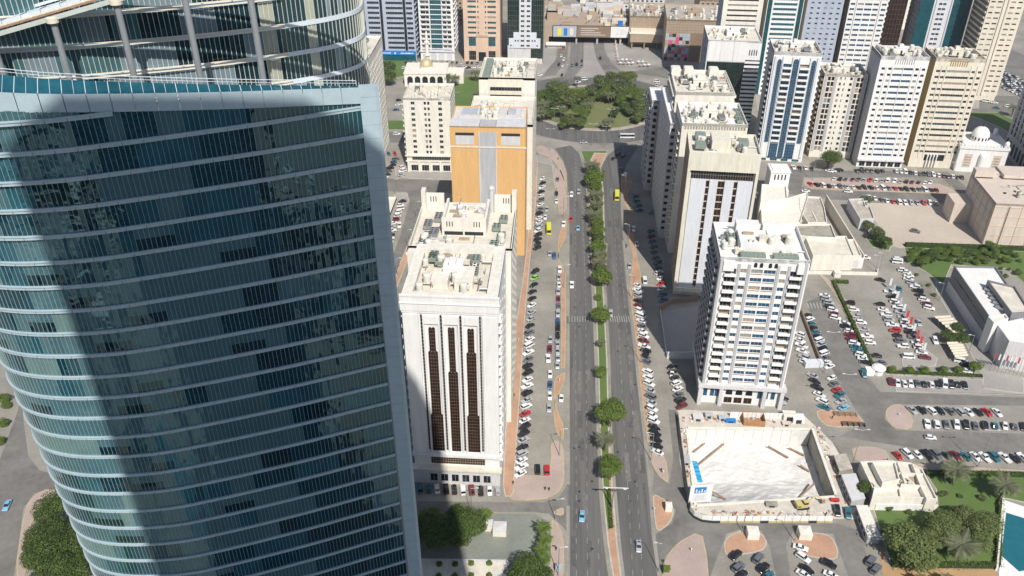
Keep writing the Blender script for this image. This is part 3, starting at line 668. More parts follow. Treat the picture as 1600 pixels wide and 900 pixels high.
# cream office with white panel front
B = Bld('office_tower', 'cream framed office tower with white panels and slim brown windows', 52.6, 322.8, 28.3, 21, 68.4, -4, 'yellowc', 'roofc', para=1.4)
B.plain('front', H=68.4)
m = MB(); m.box(0, 28.3, -1.3, 0, 60.6, 68.4); m.box(0, 1.1, -1.5, 0, 3, 60.6); m.box(27.2, 28.3, -1.5, 0, 3, 60.6); m.box(0, 28.3, -1.6, 0, 2.4, 4.4); B.part('frame', m, 'yellowc')
B.curtain('front', .06, .94, 56.6, 60.4, 'darkglass', .05, 1, 2, 'brownl', 'window_band')
xs = (1.9, 7.6, 9.5, 12.1, 15.6, 18.9, 20.6, 26.6)
for a, b in ((2.0, 8.0), (9.5, 12.8), (15.6, 19.2), (20.8, 26.8)):
    m = MB(); m.box(a, b, -.55, .0, 4.4, 56.5); B.part('white_panel', m, 'cool')
for a, w_ in ((8.1, 1.35), (12.9, 2.6), (19.3, 1.4)):
    for k in range(16): B.put('window', window_mesh(w_, 2.8, 'w', 'brownl'), 'front', a, .12, 5.1+k*3.2)
B.facade('left', cols_even(7, .6, 't'), 4, 17, 3.5, gl='w', wall='brownl')
m = MB(); m.box(9, 16.5, 4, 15, 67, 71.5); B.part('stair_house', m, 'yellowc')
for x, y in ((2.5, 3), (20, 8), (3, 13)): m = MB(); m.box(x, x+4.2, y, y+5, 68.2, 69.9); [m.cyl(x+.8+i*1.3, y+.8+j*1.4, 69.9, 70.05, .5, 8) for i in range(3) for j in range(3)]; B.part('chiller', m, 'acgreen')
B.clutter(1.5, 26, 2, 18, n=14, seed=24, ac=1, dish=1, big=False); B.finish()
# stepped cream row behind
B = Bld('apartment_block', 'cream block with a row of small parapet vents, behind the cream framed office', 54, 359.5, 28.6, 27.5, 66, -1, 'cream2', 'roofw', para=1.4)
B.facade('left', cols_even(8, .5, 'b'), 4, 17, 3.5); B.plain('front')
m = MB()
for q in range(22): m.box(1.2+q*1.22, 2.0+q*1.22, -.08, .02, 63.2, 64.6)
B.part('parapet_vent', m, 'conc_stain', kind='stuff')
for q in range(3): obj('ac_unit', AC[1], B.e, (24.5, 4+q*5.6, 64.6))
B.clutter(2, 24, 3, 24, n=34, seed=27, ac=3, dish=1); B.finish()
B = Bld('apartment_block', 'cream block crowned by corner turrets, nearest the roundabout on the right', 55.2, 399, 28, 34, 66.5, -1, 'cream2', 'roofc', para=1.6)
B.facade('left', cols_even(9, .5, 'b'), 4, 18, 3.5); B.facade('right', cols_even(9, .5, 'b'), 4, 18, 3.5); B.plain('front')
for x, y in ((0, 27), (6.5, 27), (19, 27)): m = MB(); m.box(x, x+4.6, y, y+6, 65, 68.7); m.box(x+.4, x+4.2, y+.4, y+5.6, 68.7, 69); B.part('corner_turret', m, 'cream2')
B.clutter(2, 25, 3, 27, n=30, seed=31, ac=4, dish=2); B.finish()
B = Bld('apartment_block', 'narrow shaded grey block with stacked balconies at the edge of the roundabout', 50.8, 374, 3.1, 50, 60, -.5, 'palegrey', 'roofw')
B.facade('left', cols_even(9, .45, 'w'), 4, 16, 3.4); B.facade('front', [(.2, .8, 'w')], 4, 16, 3.4); B.finish()
B = Bld('apartment_block', 'lower shaded grey block with stacked white balconies facing the roundabout', 47.6, 428, 8, 22, 51, -.5, 'palegrey', 'roofw')
B.facade('left', cols_even(4, .55, 'b'), 4, 13, 3.5); B.facade('front', cols_even(2, .5, 'b'), 4, 13, 3.5); B.finish()
# green glass tower
B = Bld('office_tower', 'dark green glass tower with white banded corner north of the cream roofs', 88.3, 521, 32, 32, 56.8, -3, 'white', 'roofc')
B.plain('front'); B.facade('left', cols_even(5, .6, 't'), 3, 15, 3.5, wall='bluegrey')
B.curtain('front', .02, .72, 0, 43.5, 'greenglass', .15, 1.5, 1.5, 'dark')
for k in range(17): m = MB(); m.box(23.2, 32.05, -.3, .02, 1.5+k*2.6, 2.9+k*2.6); B.part('white_band', m, 'white')
B.curtain('front', .725, 1.0, 0, 45.2, 'darkglass', .12, 1.5, 3, 'dark')
for q in range(3): m = MB(); m.box(.4+q*7.7, 7.9+q*7.7, -.3, .02, 44, 56); B.part('white_panel', m, 'white')
for q in range(4): m = MB(); m.box(25+q*1.4, 25.6+q*1.4, -.05, .02, 48, 51.4); B.part('slit_window', m, 'dark')
B.clutter(2, 29, 3, 29, n=18, seed=37, ac=5, dish=1); B.finish()
# ------------------------------------------------------------ right front row
def ribbed(name, label, x, y, W, D, H, ang, wall, side, cols, z0, n, fh, seed, gl='d', fr='palegrey', vent=True, sill=1.0, head=2.4, roof='roofd', cl=True):
    B = Bld(name, label, x, y, W, D, H, ang, wall, roof, para=2)
    B.facade('front', cols, z0, n, fh, gl=gl, fr=fr, sill=sill, head=head); B.plain('left', side)
    if cl: B.clutter(2, W-2, 2, D-2, n=22, seed=seed, ac=6, dish=2)
    return B
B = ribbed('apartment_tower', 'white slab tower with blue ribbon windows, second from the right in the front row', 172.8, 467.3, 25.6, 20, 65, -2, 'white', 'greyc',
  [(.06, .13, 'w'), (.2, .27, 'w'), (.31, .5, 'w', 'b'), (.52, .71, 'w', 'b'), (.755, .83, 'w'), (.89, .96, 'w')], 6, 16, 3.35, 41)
m = MB()
for q in range(9): m.box(8+q*1.2, 8.5+q*1.2, -.06, .02, 60.5, 63.2)
B.part('slit_vent', m, 'conc_stain', kind='stuff')
for f in (.16, .29, .51, .73, .86): m = MB(); m.box(f*25.6-.12, f*25.6+.12, -.3, .02, 6, 60); B.part('rib', m, 'white')
m = MB(); m.box(-.2, 25.8, -1.5, 0, 4.2, 5); B.part('canopy', m, 'palegrey')
for q in range(6): B.put('shop_window', window_mesh(3.2, 3.2, 'd'), 'front', 1.4+q*4, .06, .5)
B.finish()
B = ribbed('apartment_tower', 'pale cream slab tower with an ochre side wall, rightmost in the front row', 202.8, 469, 26, 20, 64, -3, 'cream', 'ochre',
  [(.06, .14, 'w'), (.17, .245, 'w'), (.275, .73, 'w'), (.77, .84, 'w'), (.9, .97, 'w')], 8, 15, 3.35, 42)
m = MB()
for q in range(8): m.box(8+q*1.2, 8.5+q*1.2, -.2, .02, 59.6, 62.6)
B.part('slit_vent', m, 'ochre', kind='stuff')
for f in (.155, .26, .75, .87): m = MB(); m.box(f*26-.15, f*26+.15, -.3, .02, 6, 60); B.part('rib', m, 'cream')
for q in range(4): m = MB(); m.box(9+q*1.7, 9.5+q*1.7, -1.2, 0, 1, 8); m.box(8.9+q*1.7, 9.6+q*1.7, -1.4, 0, 7.2, 8.3); B.part('entrance_arch', m, 'white')
B.curtain('front', .3, .72, 4.5, 8, 'darkglass', .1, 1.5, 1.7, 'dark'); B.finish()
B = Bld('apartment_tower', 'white tower with three rounded blue glass strips and balconies', 117, 473.4, 25.6, 24, 64.7, -5, 'white', 'roofd', para=2)
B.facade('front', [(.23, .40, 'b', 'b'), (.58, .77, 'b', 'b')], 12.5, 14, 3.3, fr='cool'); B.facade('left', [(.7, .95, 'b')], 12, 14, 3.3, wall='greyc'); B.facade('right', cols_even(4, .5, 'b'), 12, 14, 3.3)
for a, b in ((.1, .18), (.43, .54), (.82, .9)):
    B.curtain('front', a, b, 2 if a == .43 else 12, 59.5, 'blueglass', .5, 1.0, 1.65, 'metal')
    m = MB(); cx = (a+b)/2*25.6; r = (b-a)/2*25.6; i0 = 0; ar = [(cx+r*cos(t), 59.5+r*sin(t)) for t in [pi*j/10 for j in range(11)]]; m.v += [(p[0], -.5, p[1]) for p in ar]; m.f.append(tuple(range(11))); m.m.append(0); B.part('arched_glass', m, 'blueglass')
for a, b in ((.03, .08), (.2, .225), (.405, .425), (.55, .575), (.775, .8), (.92, .97)): m = MB(); m.box(a*25.6, b*25.6, -.65, .02, 3, 62); B.part('pier', m, 'cool')
B.curtain('front', .22, .42, 2, 11, 'blueglass', .3, 1.2, 1.65, 'metal'); B.curtain('front', .57, .78, 2, 11, 'blueglass', .3, 1.2, 1.65, 'metal')
for q in range(4): B.put('shop_window', window_mesh(4, 1.6, 't'), 'front', 1.2+q*6.2, .06, .2)
B.clutter(2, 23, 2, 21, n=30, seed=44, ac=6, dish=3); B.finish()
B = Bld('apartment_block', 'shorter cream block with brown paired windows between the blue strip tower and the white slab', 148.6, 480, 23.8, 21, 50.6, -4, 'cream2', 'roofd', para=1.6)
B.facade('front', [(.09, .16, 't', 'w'), (.175, .24, 't', 'w'), (.36, .41, 'w'), (.47, .5, 'w'), (.6, .66, 'w'), (.76, .83, 't', 'w'), (.845, .91, 't', 'w')], 4, 14, 3.25, fr='cream2')
for a, b in ((.02, .08), (.25, .31), (.69, .75), (.92, .98)): m = MB(); m.box(a*23.8, b*23.8, -.25, .02, 4, 49); B.part('grey_strip', m, 'greyc')
B.facade('left', [(.75, .95, 'b')], 4, 14, 3.25, wall='brownl'); B.facade('right', cols_even(3, .5, 'b'), 4, 14, 3.25)
B.clutter(2, 21, 2, 18, n=24, seed=46, ac=5, dish=2); B.finish()
# ------------------------------------------------------------ right back row (tops run out of the picture)
B = Bld('office_tower', 'cream tower with dark ribbon windows behind the green glass tower', 102.5, 566, 25, 25, 92, -3, 'cream2')
B.facade('front', [(.12, .88, 'w')], 3, 27, 3.25, gl='d', fr='brownl', sill=1.1, head=2.3); B.facade('left', cols_even(5, .5), 3, 27, 3.25, wall='bluegrey'); B.finish()
B = Bld('office_tower', 'teal glass tower with white bands behind the blue strip tower', 135.5, 588, 23.5, 24, 95, -3, 'white')
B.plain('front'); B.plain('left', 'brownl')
B.curtain('front', .02, .13, 0, 94, 'teal', .2, 1.3, 1.7, 'dark'); B.curtain('front', .87, .98, 0, 94, 'teal', .2, 1.3, 1.7, 'dark')
for k in range(28): B.put('window', window_mesh(15.2, 1.7, 't', 'cool', 10), 'front', 4.2, .05, 2+k*3.3)
B.finish()
B = Bld('apartment_tower', 'blue grey tower with small punched windows in the back row', 162.6, 592, 23.5, 22, 92, -3, 'bluegrey')
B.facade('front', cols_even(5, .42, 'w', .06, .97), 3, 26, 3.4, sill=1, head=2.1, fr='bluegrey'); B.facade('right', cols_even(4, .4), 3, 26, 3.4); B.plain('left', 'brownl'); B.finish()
B = Bld('apartment_tower', 'white tower with rows of blue windows in the back row', 189.5, 590, 24.5, 22, 96, -3, 'white')
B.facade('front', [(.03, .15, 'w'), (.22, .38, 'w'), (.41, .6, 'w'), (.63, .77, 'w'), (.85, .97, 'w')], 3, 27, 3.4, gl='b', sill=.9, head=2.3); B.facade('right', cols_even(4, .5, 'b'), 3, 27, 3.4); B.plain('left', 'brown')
for f in (.18, .8): m = MB(); m.box(f*24.5, f*24.5+.25, -.3, .02, 0, 95); B.part('rib', m, 'brownl')
B.finish()
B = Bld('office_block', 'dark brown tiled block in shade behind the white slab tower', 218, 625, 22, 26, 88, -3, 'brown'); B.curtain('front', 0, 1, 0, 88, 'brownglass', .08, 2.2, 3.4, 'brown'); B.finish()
B = Bld('office_tower', 'white tower with stepped teal glass corners and a central spine', 244.3, 612, 33, 22, 95, -4, 'cool')
B.plain('front'); B.facade('left', cols_even(5, .45), 3, 26, 3.5, wall='greyc')
for k in range(5):
    z0, z1 = k*16, (k+1)*16 if k < 4 else 94
for a, b, zt in ((.0, .09, 90), (.09, .18, 84), (.18, .26, 78)): B.curtain('front', a, b, 0, zt, 'teal', .15, 1.2, 1.7, 'dark')
for a, b, zt in ((.64, .73, 74), (.73, .83, 80), (.83, 1, 88)): B.curtain('front', a, b, 0, zt, 'teal', .15, 1.2, 1.7, 'dark')
for k in range(22):
    for x in (12, 14.6): B.put('window', window_mesh(2.2, 1.5, 'd'), 'front', x, .05, 3+k*3.4)
for f in (.3, .6): m = MB(); m.box(f*33, f*33+.3, -.4, .02, 0, 95); B.part('rib', m, 'brownl')
B.finish()
B = Bld('apartment_tower', 'tall pale cream tower with a grooved centre line beside the far car park', 277.4, 586, 21.5, 26, 100, -4, 'cream')
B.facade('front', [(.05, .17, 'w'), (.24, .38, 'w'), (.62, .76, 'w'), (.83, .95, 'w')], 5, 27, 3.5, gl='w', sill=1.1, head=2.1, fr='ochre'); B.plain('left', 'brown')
for f, w_ in ((.42, 1.0), (.54, 1.0)): m = MB(); m.box(f*21.5, f*21.5+w_, -.7, .02, 4, 99); B.part('rib', m, 'cream')
for k in range(26): m = MB(); m.box(-.8, 0, 0.5, 24, 6+k*3.5, 7.2+k*3.5); B.part('balcony', m, 'cream') if k < 26 else 0
m = MB(); m.box(21.5, 22.4, .5, 24, 3, 98); B.part('side_bay', m, 'cream')
B.finish()
B = Bld('office_tower', 'grey shaded tower with arched windows at the right edge of the picture', 263, 430, 40, 66, 74, -4, 'palegrey')
B.facade('left', cols_even(13, .55, 't'), 12, 16, 3.6, gl='d', wall='palegrey'); B.facade('front', cols_even(6, .5, 't'), 12, 16, 3.6)
for q in range(13):
    m = MB(); x = 1.5+q*4.8; ar = [(x, 2), (x+2.6, 2)]+[(x+1.3+1.3*cos(t), 8+1.6*sin(t)) for t in [pi*j/8 for j in range(9)]]; m.v += [(p[0], -.05, p[1]) for p in ar]; m.f.append(tuple(range(len(ar)))); m.m.append(0); B.part('arched_window', m, 'darkglass', 'left')
B.finish()
# ------------------------------------------------------------ top left row
B = Bld('office_tower', 'blue grey tower with dark ribbon windows above a bright blue shop sign', -150, 650, 37.5, 26, 96, 0, 'bluegrey')
B.plain('front'); B.facade('right', cols_even(4, .6, 'b'), 4, 24, 3.8)
for k in range(23):
    B.put('window', window_mesh(5, 1.9, 'd', 'bluegrey', 4), 'front', 14, .05, 8+k*3.8) if False else None
    for x, w_ in ((2, 9), (16, 13), (31.5, 4.8)): B.put('window', window_mesh(w_, 1.9, 'd', 'bluegrey'), 'front', x-.0, .05, 9+k*3.75)
for x in (11.6, 29.3): B.curtain('front', x/37.5, (x+1.8)/37.5, 8, 95, 'darkglass', .25, 1, 3.75, 'dark')
m = MB(); m.box(8, 37, -1.4, 0, 4.6, 7.6); B.part('shop_sign', m, 'blueband')
m = MB()
rs = random.Random(3)
for q in range(9): m.box(10+q*.9, 10.55+q*.9, -1.46, -1.4, 5.6, 6.5)
m.cyl(0, 0, 0, 0, 0); m.box(20.4, 21.6, -1.46, -1.4, 5.4, 6.7)
for q in range(12): h = rs.choice((.35, .6, .9)); m.box(25+q*.9, 25.75+q*.9, -1.46, -1.4, 5.7, 5.7+h)
B.part('sign_lettering', m, 'white')
m = MB(); m.box(8, 37, -.9, 0, .2, 4.6); B.part('shopfront', m, 'teal'); B.finish()
B = Bld('apartment_tower', 'white tower with a teal glass bay up its middle', -109.5, 652, 26.4, 28, 96, 0, 'white')
B.facade('front', [(.06, .2, 'b'), (.21, .3, 'b'), (.69, .8, 'b'), (.82, .93, 'b')], 9, 23, 3.7); B.facade('right', cols_even(4, .5, 'b'), 9, 23, 3.7)
B.curtain('front', .34, .66, 9, 95, 'teal', .6, 1.3, 1.85, 'metal')
for k in range(23): m = MB(); m.box(.34*26.4, .66*26.4, -.85, -.6, 9+k*3.7, 9.7+k*3.7); B.part('spandrel', m, 'cool')
for q in range(4): m = MB(); x = 2+q*6; ar = [(x, 0.2), (x+4.4, .2)]+[(x+2.2+2.2*cos(t), 4+1.6*sin(t)) for t in [pi*j/8 for j in range(9)]]; m.v += [(p[0], -.15, p[1]) for p in ar]; m.f.append(tuple(range(len(ar)))); m.m.append(0); B.part('shop_arch', m, 'palegrey')
m = MB(); m.box(-.5, 27, -.9, 0, 6.6, 8); B.part('canopy', m, 'cool'); B.finish()
B = Bld('hotel', 'peach stone tower with a gilded entrance facing the far car park', -75.5, 652, 28, 28, 96, 0, 'peach')
B.facade('front', [(.12, .35, 'w', 't'), (.385, .42, 'w'), (.59, .625, 'w'), (.66, .89, 'w', 't')], 20, 19, 3.9); B.plain('right')
for a, b in ((.14, .33), (.68, .87)): B.curtain('front', a, b, 12, 19, 'teal', .2, 1.5, 1.8, 'metal'); B.curtain('front', a, b, 1, 8, 'darkglass', .2, 1.2, 3, 'brownl')
B.curtain('front', .4, .6, 0, 7, 'darkglass', .1, 1.5, 3, 'dark'); 
for f in (.36, .62): m = MB(); m.box(f*28, f*28+.8, -.5, .02, 0, 11); B.part('column', m, 'peach')
m = MB(); m.box(3, 25, -.6, 0, 19, 19.8); [m.box(9.5+q*1.6, 10.6+q*1.6, -.9, 0, 19.8, 21) for q in range(6)]; B.part('cornice', m, 'peach'); B.finish()
B = Bld('office_tower', 'dark glass tower with a white stepped stone spine', -41.5, 648, 27, 30, 96, 0, 'palegrey')
B.plain('front'); B.plain('right'); B.curtain('front', 0, .32, 14, 95, 'greenglass', .05, 1.6, 3.7, 'metal'); B.curtain('front', .66, 1, 4, 95, 'greenglass', .05, 1.6, 3.7, 'metal'); B.curtain('right', 0, 1, 0, 95, 'greenglass', .05, 1.6, 3.7, 'metal')
m = MB(); m.box(.33*27, .66*27, -.62, 0, 12, 95); m.box(4.5, 22, -.56, 0, 12, 24); m.box(1, 25, -.5, 0, 12, 19.5); B.part('stone_spine', m, 'cool')
m = MB(); m.box(13.1, 13.6, -1, 0, 12, 95); B.part('rib', m, 'cream')
for k in range(22):
    for x in (10, 14.4): B.put('window', window_mesh(2.6, 1.5, 'd'), 'front', x, .7, 13.2+k*3.7)
for x in (2, 4.6, 19.4, 22): B.put('window', window_mesh(1.2, 1.3, 'd'), 'front', x, .56, 13.3)
for x in (5.4, 7.4, 18.4, 20.2): B.put('window', window_mesh(1.2, 1.3, 'd'), 'front', x, .64, 17)
m = MB(); m.box(0, 27, -.6, 0, 0, 1); m.cyl(13, -.5, 0, 4.5, 2, 14); B.part('entrance', m, 'peach'); B.finish()
# ------------------------------------------------------------ curved glass tower
GT = empty('curved_glass_tower', (-55, 118, 0), label='curved blue glass tower with a sloping parapet filling the left of the picture', cat='office tower')
O = Vector((-55, 118, 0))
def gl_mat(name, col, rough, wav=.0, spec=.9, var=.25, sc=.25):
    m = mat(name, col, rough, var, sc, spec=spec, fine=1.2)
    n = m.node_tree.nodes; l = m.node_tree.links; b = n['Principled BSDF']
    b.inputs['Specular Tint'].default_value = (.5, .88, 1, 1); b.inputs['IOR'].default_value = 1.62
    if wav:
        t = n.new('ShaderNodeTexNoise'); t.inputs['Scale'].default_value = .35; t.inputs['Detail'].default_value = 2
        g = n.new('ShaderNodeNewGeometry'); l.new(g.outputs['Position'], t.inputs['Vector'])
        bp = n.new('ShaderNodeBump'); bp.inputs['Strength'].default_value = .5; bp.inputs['Distance'].default_value = wav
        l.new(t.outputs[0], bp.inputs['Height']); l.new(bp.outputs[0], b.inputs['Normal'])
    return m
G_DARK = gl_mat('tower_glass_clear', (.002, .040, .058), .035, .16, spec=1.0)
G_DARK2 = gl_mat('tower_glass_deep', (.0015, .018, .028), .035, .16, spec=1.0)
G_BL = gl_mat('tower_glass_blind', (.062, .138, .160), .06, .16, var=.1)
G_BL2 = gl_mat('tower_glass_half_blind', (.016, .090, .12), .05, .16)
G_LT = gl_mat('tower_glass_curtain', (.13, .22, .21), .1, .10, var=.1)
G_UP = gl_mat('upper_glass_blind', (.19, .25, .29), .1, .08, var=.1)
G_UPD = gl_mat('upper_glass_clear', (.012, .035, .045), .05, .08)
G_CR = gl_mat('upper_glass_cream', (.42, .42, .34), .12, .08, var=.08)
PANEL = mat('pearl_blue_panel', (.40, .50, .545), .42, .05, .25, spec=.6, fine=1.0)
PANELW = mat('pearl_white_panel', (.62, .69, .74), .45, .05, .25, spec=.5, fine=1.0)
MULL = mat('aluminium_fin', (.40, .47, .48), .4, .06, 1, metal=.25)
MULLC = mat('cream_aluminium_fin', (.66, .66, .58), .5, .05, 1)
RAIL = mat('cream_rail', (.78, .70, .55), .5, .05, 1)
JOINT = M['dark']
def catmull(pts, n=10):
    out = []
    for i in range(len(pts)-1):
        p0 = pts[max(0, i-1)]; p1 = pts[i]; p2 = pts[i+1]; p3 = pts[min(len(pts)-1, i+2)]
        for k in range(n):
            t = k/n; out.append(.5*((2*p1)+(p2-p0)*t+(2*p0-5*p1+4*p2-p3)*t*t+(3*p1-p0-3*p2+p3)*t**3))
    out.append(pts[-1]); return out
def resample(c, step):
    out = [c[0]]; acc = 0; nxt = step
    for a, b in zip(c, c[1:]):
        L = (b-a).length
        while acc+L >= nxt: out.append(a+(b-a)*((nxt-acc)/L)); nxt += step
        acc += L
    return out
base_pts = [Vector(p) for p in [(-29, 117.45), (-36.3, 114), (-43.5, 110.6), (-51, 107.4), (-58, 104.6), (-65.5, 102), (-73, 100.7), (-80, 100.6), (-85.5, 102.2), (-89, 105.6), (-91.5, 111), (-92.5, 120), (-92, 132), (-88, 145)]]
front = resample(catmull(base_pts), .66)
def fpt(i, z):
    p = front[i]; s_ = min(1, max(0, (-29-p.x)/45)); k = max(0, z-105)/50
    return Vector((p.x+1.4*(s_ if s_ < 1 else 1)**3*max(0, (115-z)/50), p.y-2.1*s_*k*k - .4*s_*k, 0)) - O
NF = len(front)
Zk = [156.9+4.26*2-4.26*k for k in range(0, 38)]   # slab levels from the parapet down
def topz(i):
    x = front[i].x
    return 163.9 + max(0, min(1, (-28.7-x)/42))*5.3
rs = random.Random(11)
FH, BH = 4.26, .66
pane_me = {}
def run_states(n, pd):
    out = []
    while len(out) < n:
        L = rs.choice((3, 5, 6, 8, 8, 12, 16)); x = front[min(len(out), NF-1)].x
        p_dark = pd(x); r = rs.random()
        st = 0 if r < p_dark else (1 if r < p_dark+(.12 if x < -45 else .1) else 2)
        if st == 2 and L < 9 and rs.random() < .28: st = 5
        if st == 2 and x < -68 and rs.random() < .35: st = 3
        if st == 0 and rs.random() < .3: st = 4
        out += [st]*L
    return out[:n]
stuffp = MB(); stuffm = MB(); npane = 0; mats5 = [G_DARK, G_BL2, G_BL, G_LT, G_DARK2]
pane_c = {}
for k, z in enumerate(Zk):
    if z < 8: break
    zt = z+FH-BH  # pane spans z .. z+FH-BH (band sits on top of slab above)
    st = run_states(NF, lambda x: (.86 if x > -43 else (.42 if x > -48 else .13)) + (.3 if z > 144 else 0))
    band = MB(); last = None
    for i in range(NF-1):
        a, b = fpt(i, z), fpt(i+1, z); d = (b-a).normalized(); nrm = Vector((-d.y, d.x, 0)) # outward (curve runs right to left)
        nrm = -nrm if nrm.y > 0 and front[i].x > -80 else nrm
        nrm = Vector((d.y, -d.x, 0));
        if nrm.dot(Vector((a.x+30, a.y+-8, 0))) < 0: nrm = -nrm
        tz = min(topz(i), topz(i+1))-2.3
        if z > tz+.2: continue
        z1 = min(zt, tz)
        if zt < tz < zt+BH+.45: z1 = tz
        # spandrel band below the pane: from z-BH to z
        o1, o2 = a+nrm*.16, b+nrm*.16
        zb0, zb1 = z-BH, z
        if zb1 < tz+.5:
            band.quad((*o2.xy, zb0), (*o1.xy, zb0), (*o1.xy, zb1), (*o2.xy, zb1)); band.quad((*o1.xy, zb1), (*a.xy, zb1), (*b.xy, zb1), (*o2.xy, zb1)) ; band.quad((*a.xy, zb0), (*o1.xy, zb0), (*o2.xy, zb0), (*b.xy, zb0))
            lp1, lp2 = a+nrm*.3, b+nrm*.3
            band.quad((*lp2.xy, zb1-.2), (*lp1.xy, zb1-.2), (*lp1.xy, zb1-.02), (*lp2.xy, zb1-.02)); band.quad((*lp1.xy, zb1-.02), (*o1.xy, zb1-.02), (*o2.xy, zb1-.02), (*lp2.xy, zb1-.02)); band.quad((*lp1.xy, zb1-.2), (*lp2.xy, zb1-.2), (*o2.xy, zb1-.2), (*o1.xy, zb1-.2))
            if i % 4 == 0: q = nrm*.012; w2 = d*.03; band.quad((*(o1+w2+q).xy, zb0), (*(o1-w2+q).xy, zb0), (*(o1-w2+q).xy, zb1-.2), (*(o1+w2+q).xy, zb1-.2), 1)
        if z1-z > .3:
            full = abs(z1-zt) < .01
            s4 = st[i]; jit = nrm*rs.uniform(-.008, .008)
            # small per-pane tilt so that reflections break up from pane to pane
            c1, c2 = a+jit, b-jit
            if full and npane < 300 and front[i].x > -86:
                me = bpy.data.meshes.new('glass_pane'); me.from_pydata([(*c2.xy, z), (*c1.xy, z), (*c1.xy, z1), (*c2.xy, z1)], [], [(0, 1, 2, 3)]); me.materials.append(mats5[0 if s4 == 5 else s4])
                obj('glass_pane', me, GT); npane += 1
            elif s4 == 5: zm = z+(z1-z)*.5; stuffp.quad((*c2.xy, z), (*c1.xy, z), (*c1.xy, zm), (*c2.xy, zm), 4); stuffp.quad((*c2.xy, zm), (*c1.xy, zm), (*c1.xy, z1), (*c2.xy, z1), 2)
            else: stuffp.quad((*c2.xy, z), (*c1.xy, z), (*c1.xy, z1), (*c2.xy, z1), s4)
            # aluminium fin at each joint
            e = .022; f1, f2 = a+d*e, a-d*e; g1, g2 = f1+nrm*.1, f2+nrm*.1
            stuffm.quad((*g1.xy, z), (*g2.xy, z), (*g2.xy, z1), (*g1.xy, z1)); stuffm.quad((*f1.xy, z), (*g1.xy, z), (*g1.xy, z1), (*f1.xy, z1)); stuffm.quad((*g2.xy, z), (*f2.xy, z), (*f2.xy, z1), (*g2.xy, z1))
    if band.v: band.build('spandrel_band', [PANEL, JOINT], GT)
stuffp.build('lower_glass_panes', mats5, GT, kind='stuff'); stuffm.build('glazing_fins', MULL, GT, kind='stuff')
# parapet fascia panels, one by one
i = 0
while i < NF-5:
    j = min(i+4, NF-2); a, b = fpt(i, 160), fpt(j, 160); d = (b-a).normalized(); nrm = Vector((d.y, -d.x, 0))
    if nrm.dot(Vector((a.x+30, a.y-8, 0))) < 0: nrm = -nrm
    za, zb_ = topz(i), topz(j); g = d*.035; q = nrm*.35; t = nrm*-.5
    m = MB(); A, B_ = a+g+q, b-g+q; A2, B2 = a+g+t, b-g+t
    m.quad((*B_.xy, zb_-2.35), (*A.xy, za-2.35), (*A.xy, za), (*B_.xy, zb_)); m.quad((*A.xy, za), (*A2.xy, za), (*B2.xy, zb_), (*B_.xy, zb_)); m.quad((*A.xy, za-2.35), (*B_.xy, zb_-2.35), (*B2.xy, zb_-2.35), (*A2.xy, za-2.35)); m.quad((*A2.xy, za-2.35), (*B2.xy, zb_-2.35), (*B2.xy, zb_), (*A2.xy, za))
    m.build('fascia_panel', PANEL, GT)
    # leaning glass balustrade strip above the fascia
    ha, hb = (.06+(za-163.9)/5.3*1.6, .06+(zb_-163.9)/5.3*1.6)
    m = MB(); C1, C2 = a-nrm*(.3+ha*.9), b-nrm*(.3+hb*.9); A3, B3 = a+nrm*.1, b+nrm*.1
    m.quad((*B3.xy, zb_+.02), (*A3.xy, za+.02), (*C1.xy, za+ha), (*C2.xy, zb_+hb)); m.build('balustrade_glass', G_BL2, GT)
    m = MB(); m.rod((*A3.xy, za+.03), (*C1.xy, za+ha), .05, 4); mid = (A3+B3)/2; mc = (C1+C2)/2; m.rod((*mid.xy, (za+zb_)/2+.03), (*mc.xy, (za+zb_)/2+(ha+hb)/2), .03, 4)
    C3, C4 = C1-nrm*.9, C2-nrm*.9
    m.rod((*C3.xy, za+ha+.5), (*C4.xy, zb_+hb+.5), .05, 5); m.rod((*C3.xy, za+ha+.1), (*C4.xy, zb_+hb+.1), .035, 5); m.rod((*C3.xy, za-.5), (*C3.xy, za+ha+.5), .04, 4)
    m.build('handrail', PANELW, GT)
    i = j
# corner fin: blue white panels stacked storey by storey
f0 = Vector((-29.0, 117.5, 0)); f1_ = Vector((-26.25, 118.1, 0)); dd = (f1_-f0).normalized(); nn = Vector((dd.y, -dd.x, 0))
for k, z in enumerate(Zk):
    if z < 6: break
    for h_ in (0, 1):
        za = z-.8+h_*FH/2; zb_ = min(za+FH/2-.03, 163.9)
        if za > 163.7 or (z > 162): continue
        lean = (160-z)*.004; a = f0+dd*lean-O; b = f1_+dd*lean-O; m = MB()
        F1, F2, F3, F4 = a+nn*.35, b+nn*.35, b-nn*1.2, a-nn*1.2; r_ = nn*(-.35)
        m.prism([F1.xy, (F2-dd*.5).xy, (F2+r_).xy, F3.xy, F4.xy], za, zb_); m.build('corner_panel', PANEL, GT)
# core wall behind so nothing shines through, terrace and roof
m = MB(); loop = [fpt(i, 100)*1.0 for i in range(0, NF-1, 3)]; inn = [Vector((p.x*.96+(-2), p.y+1.6, 0)) for p in loop]
m.prism([(p.x, p.y) for p in inn]+[(-30, 60), (10, 60), (18, 36), (25.5, 3.5)], 0, 151.5); m.build('core', M['greyc'], GT)
m = MB(); m.prism([(-38, 1), (-20, -4), (0, -6), (24.5, 1.5), (19, 30), (14, 60), (-36, 60)], 151.6, 152.0); m.build('terrace', M['palegrey'], GT)
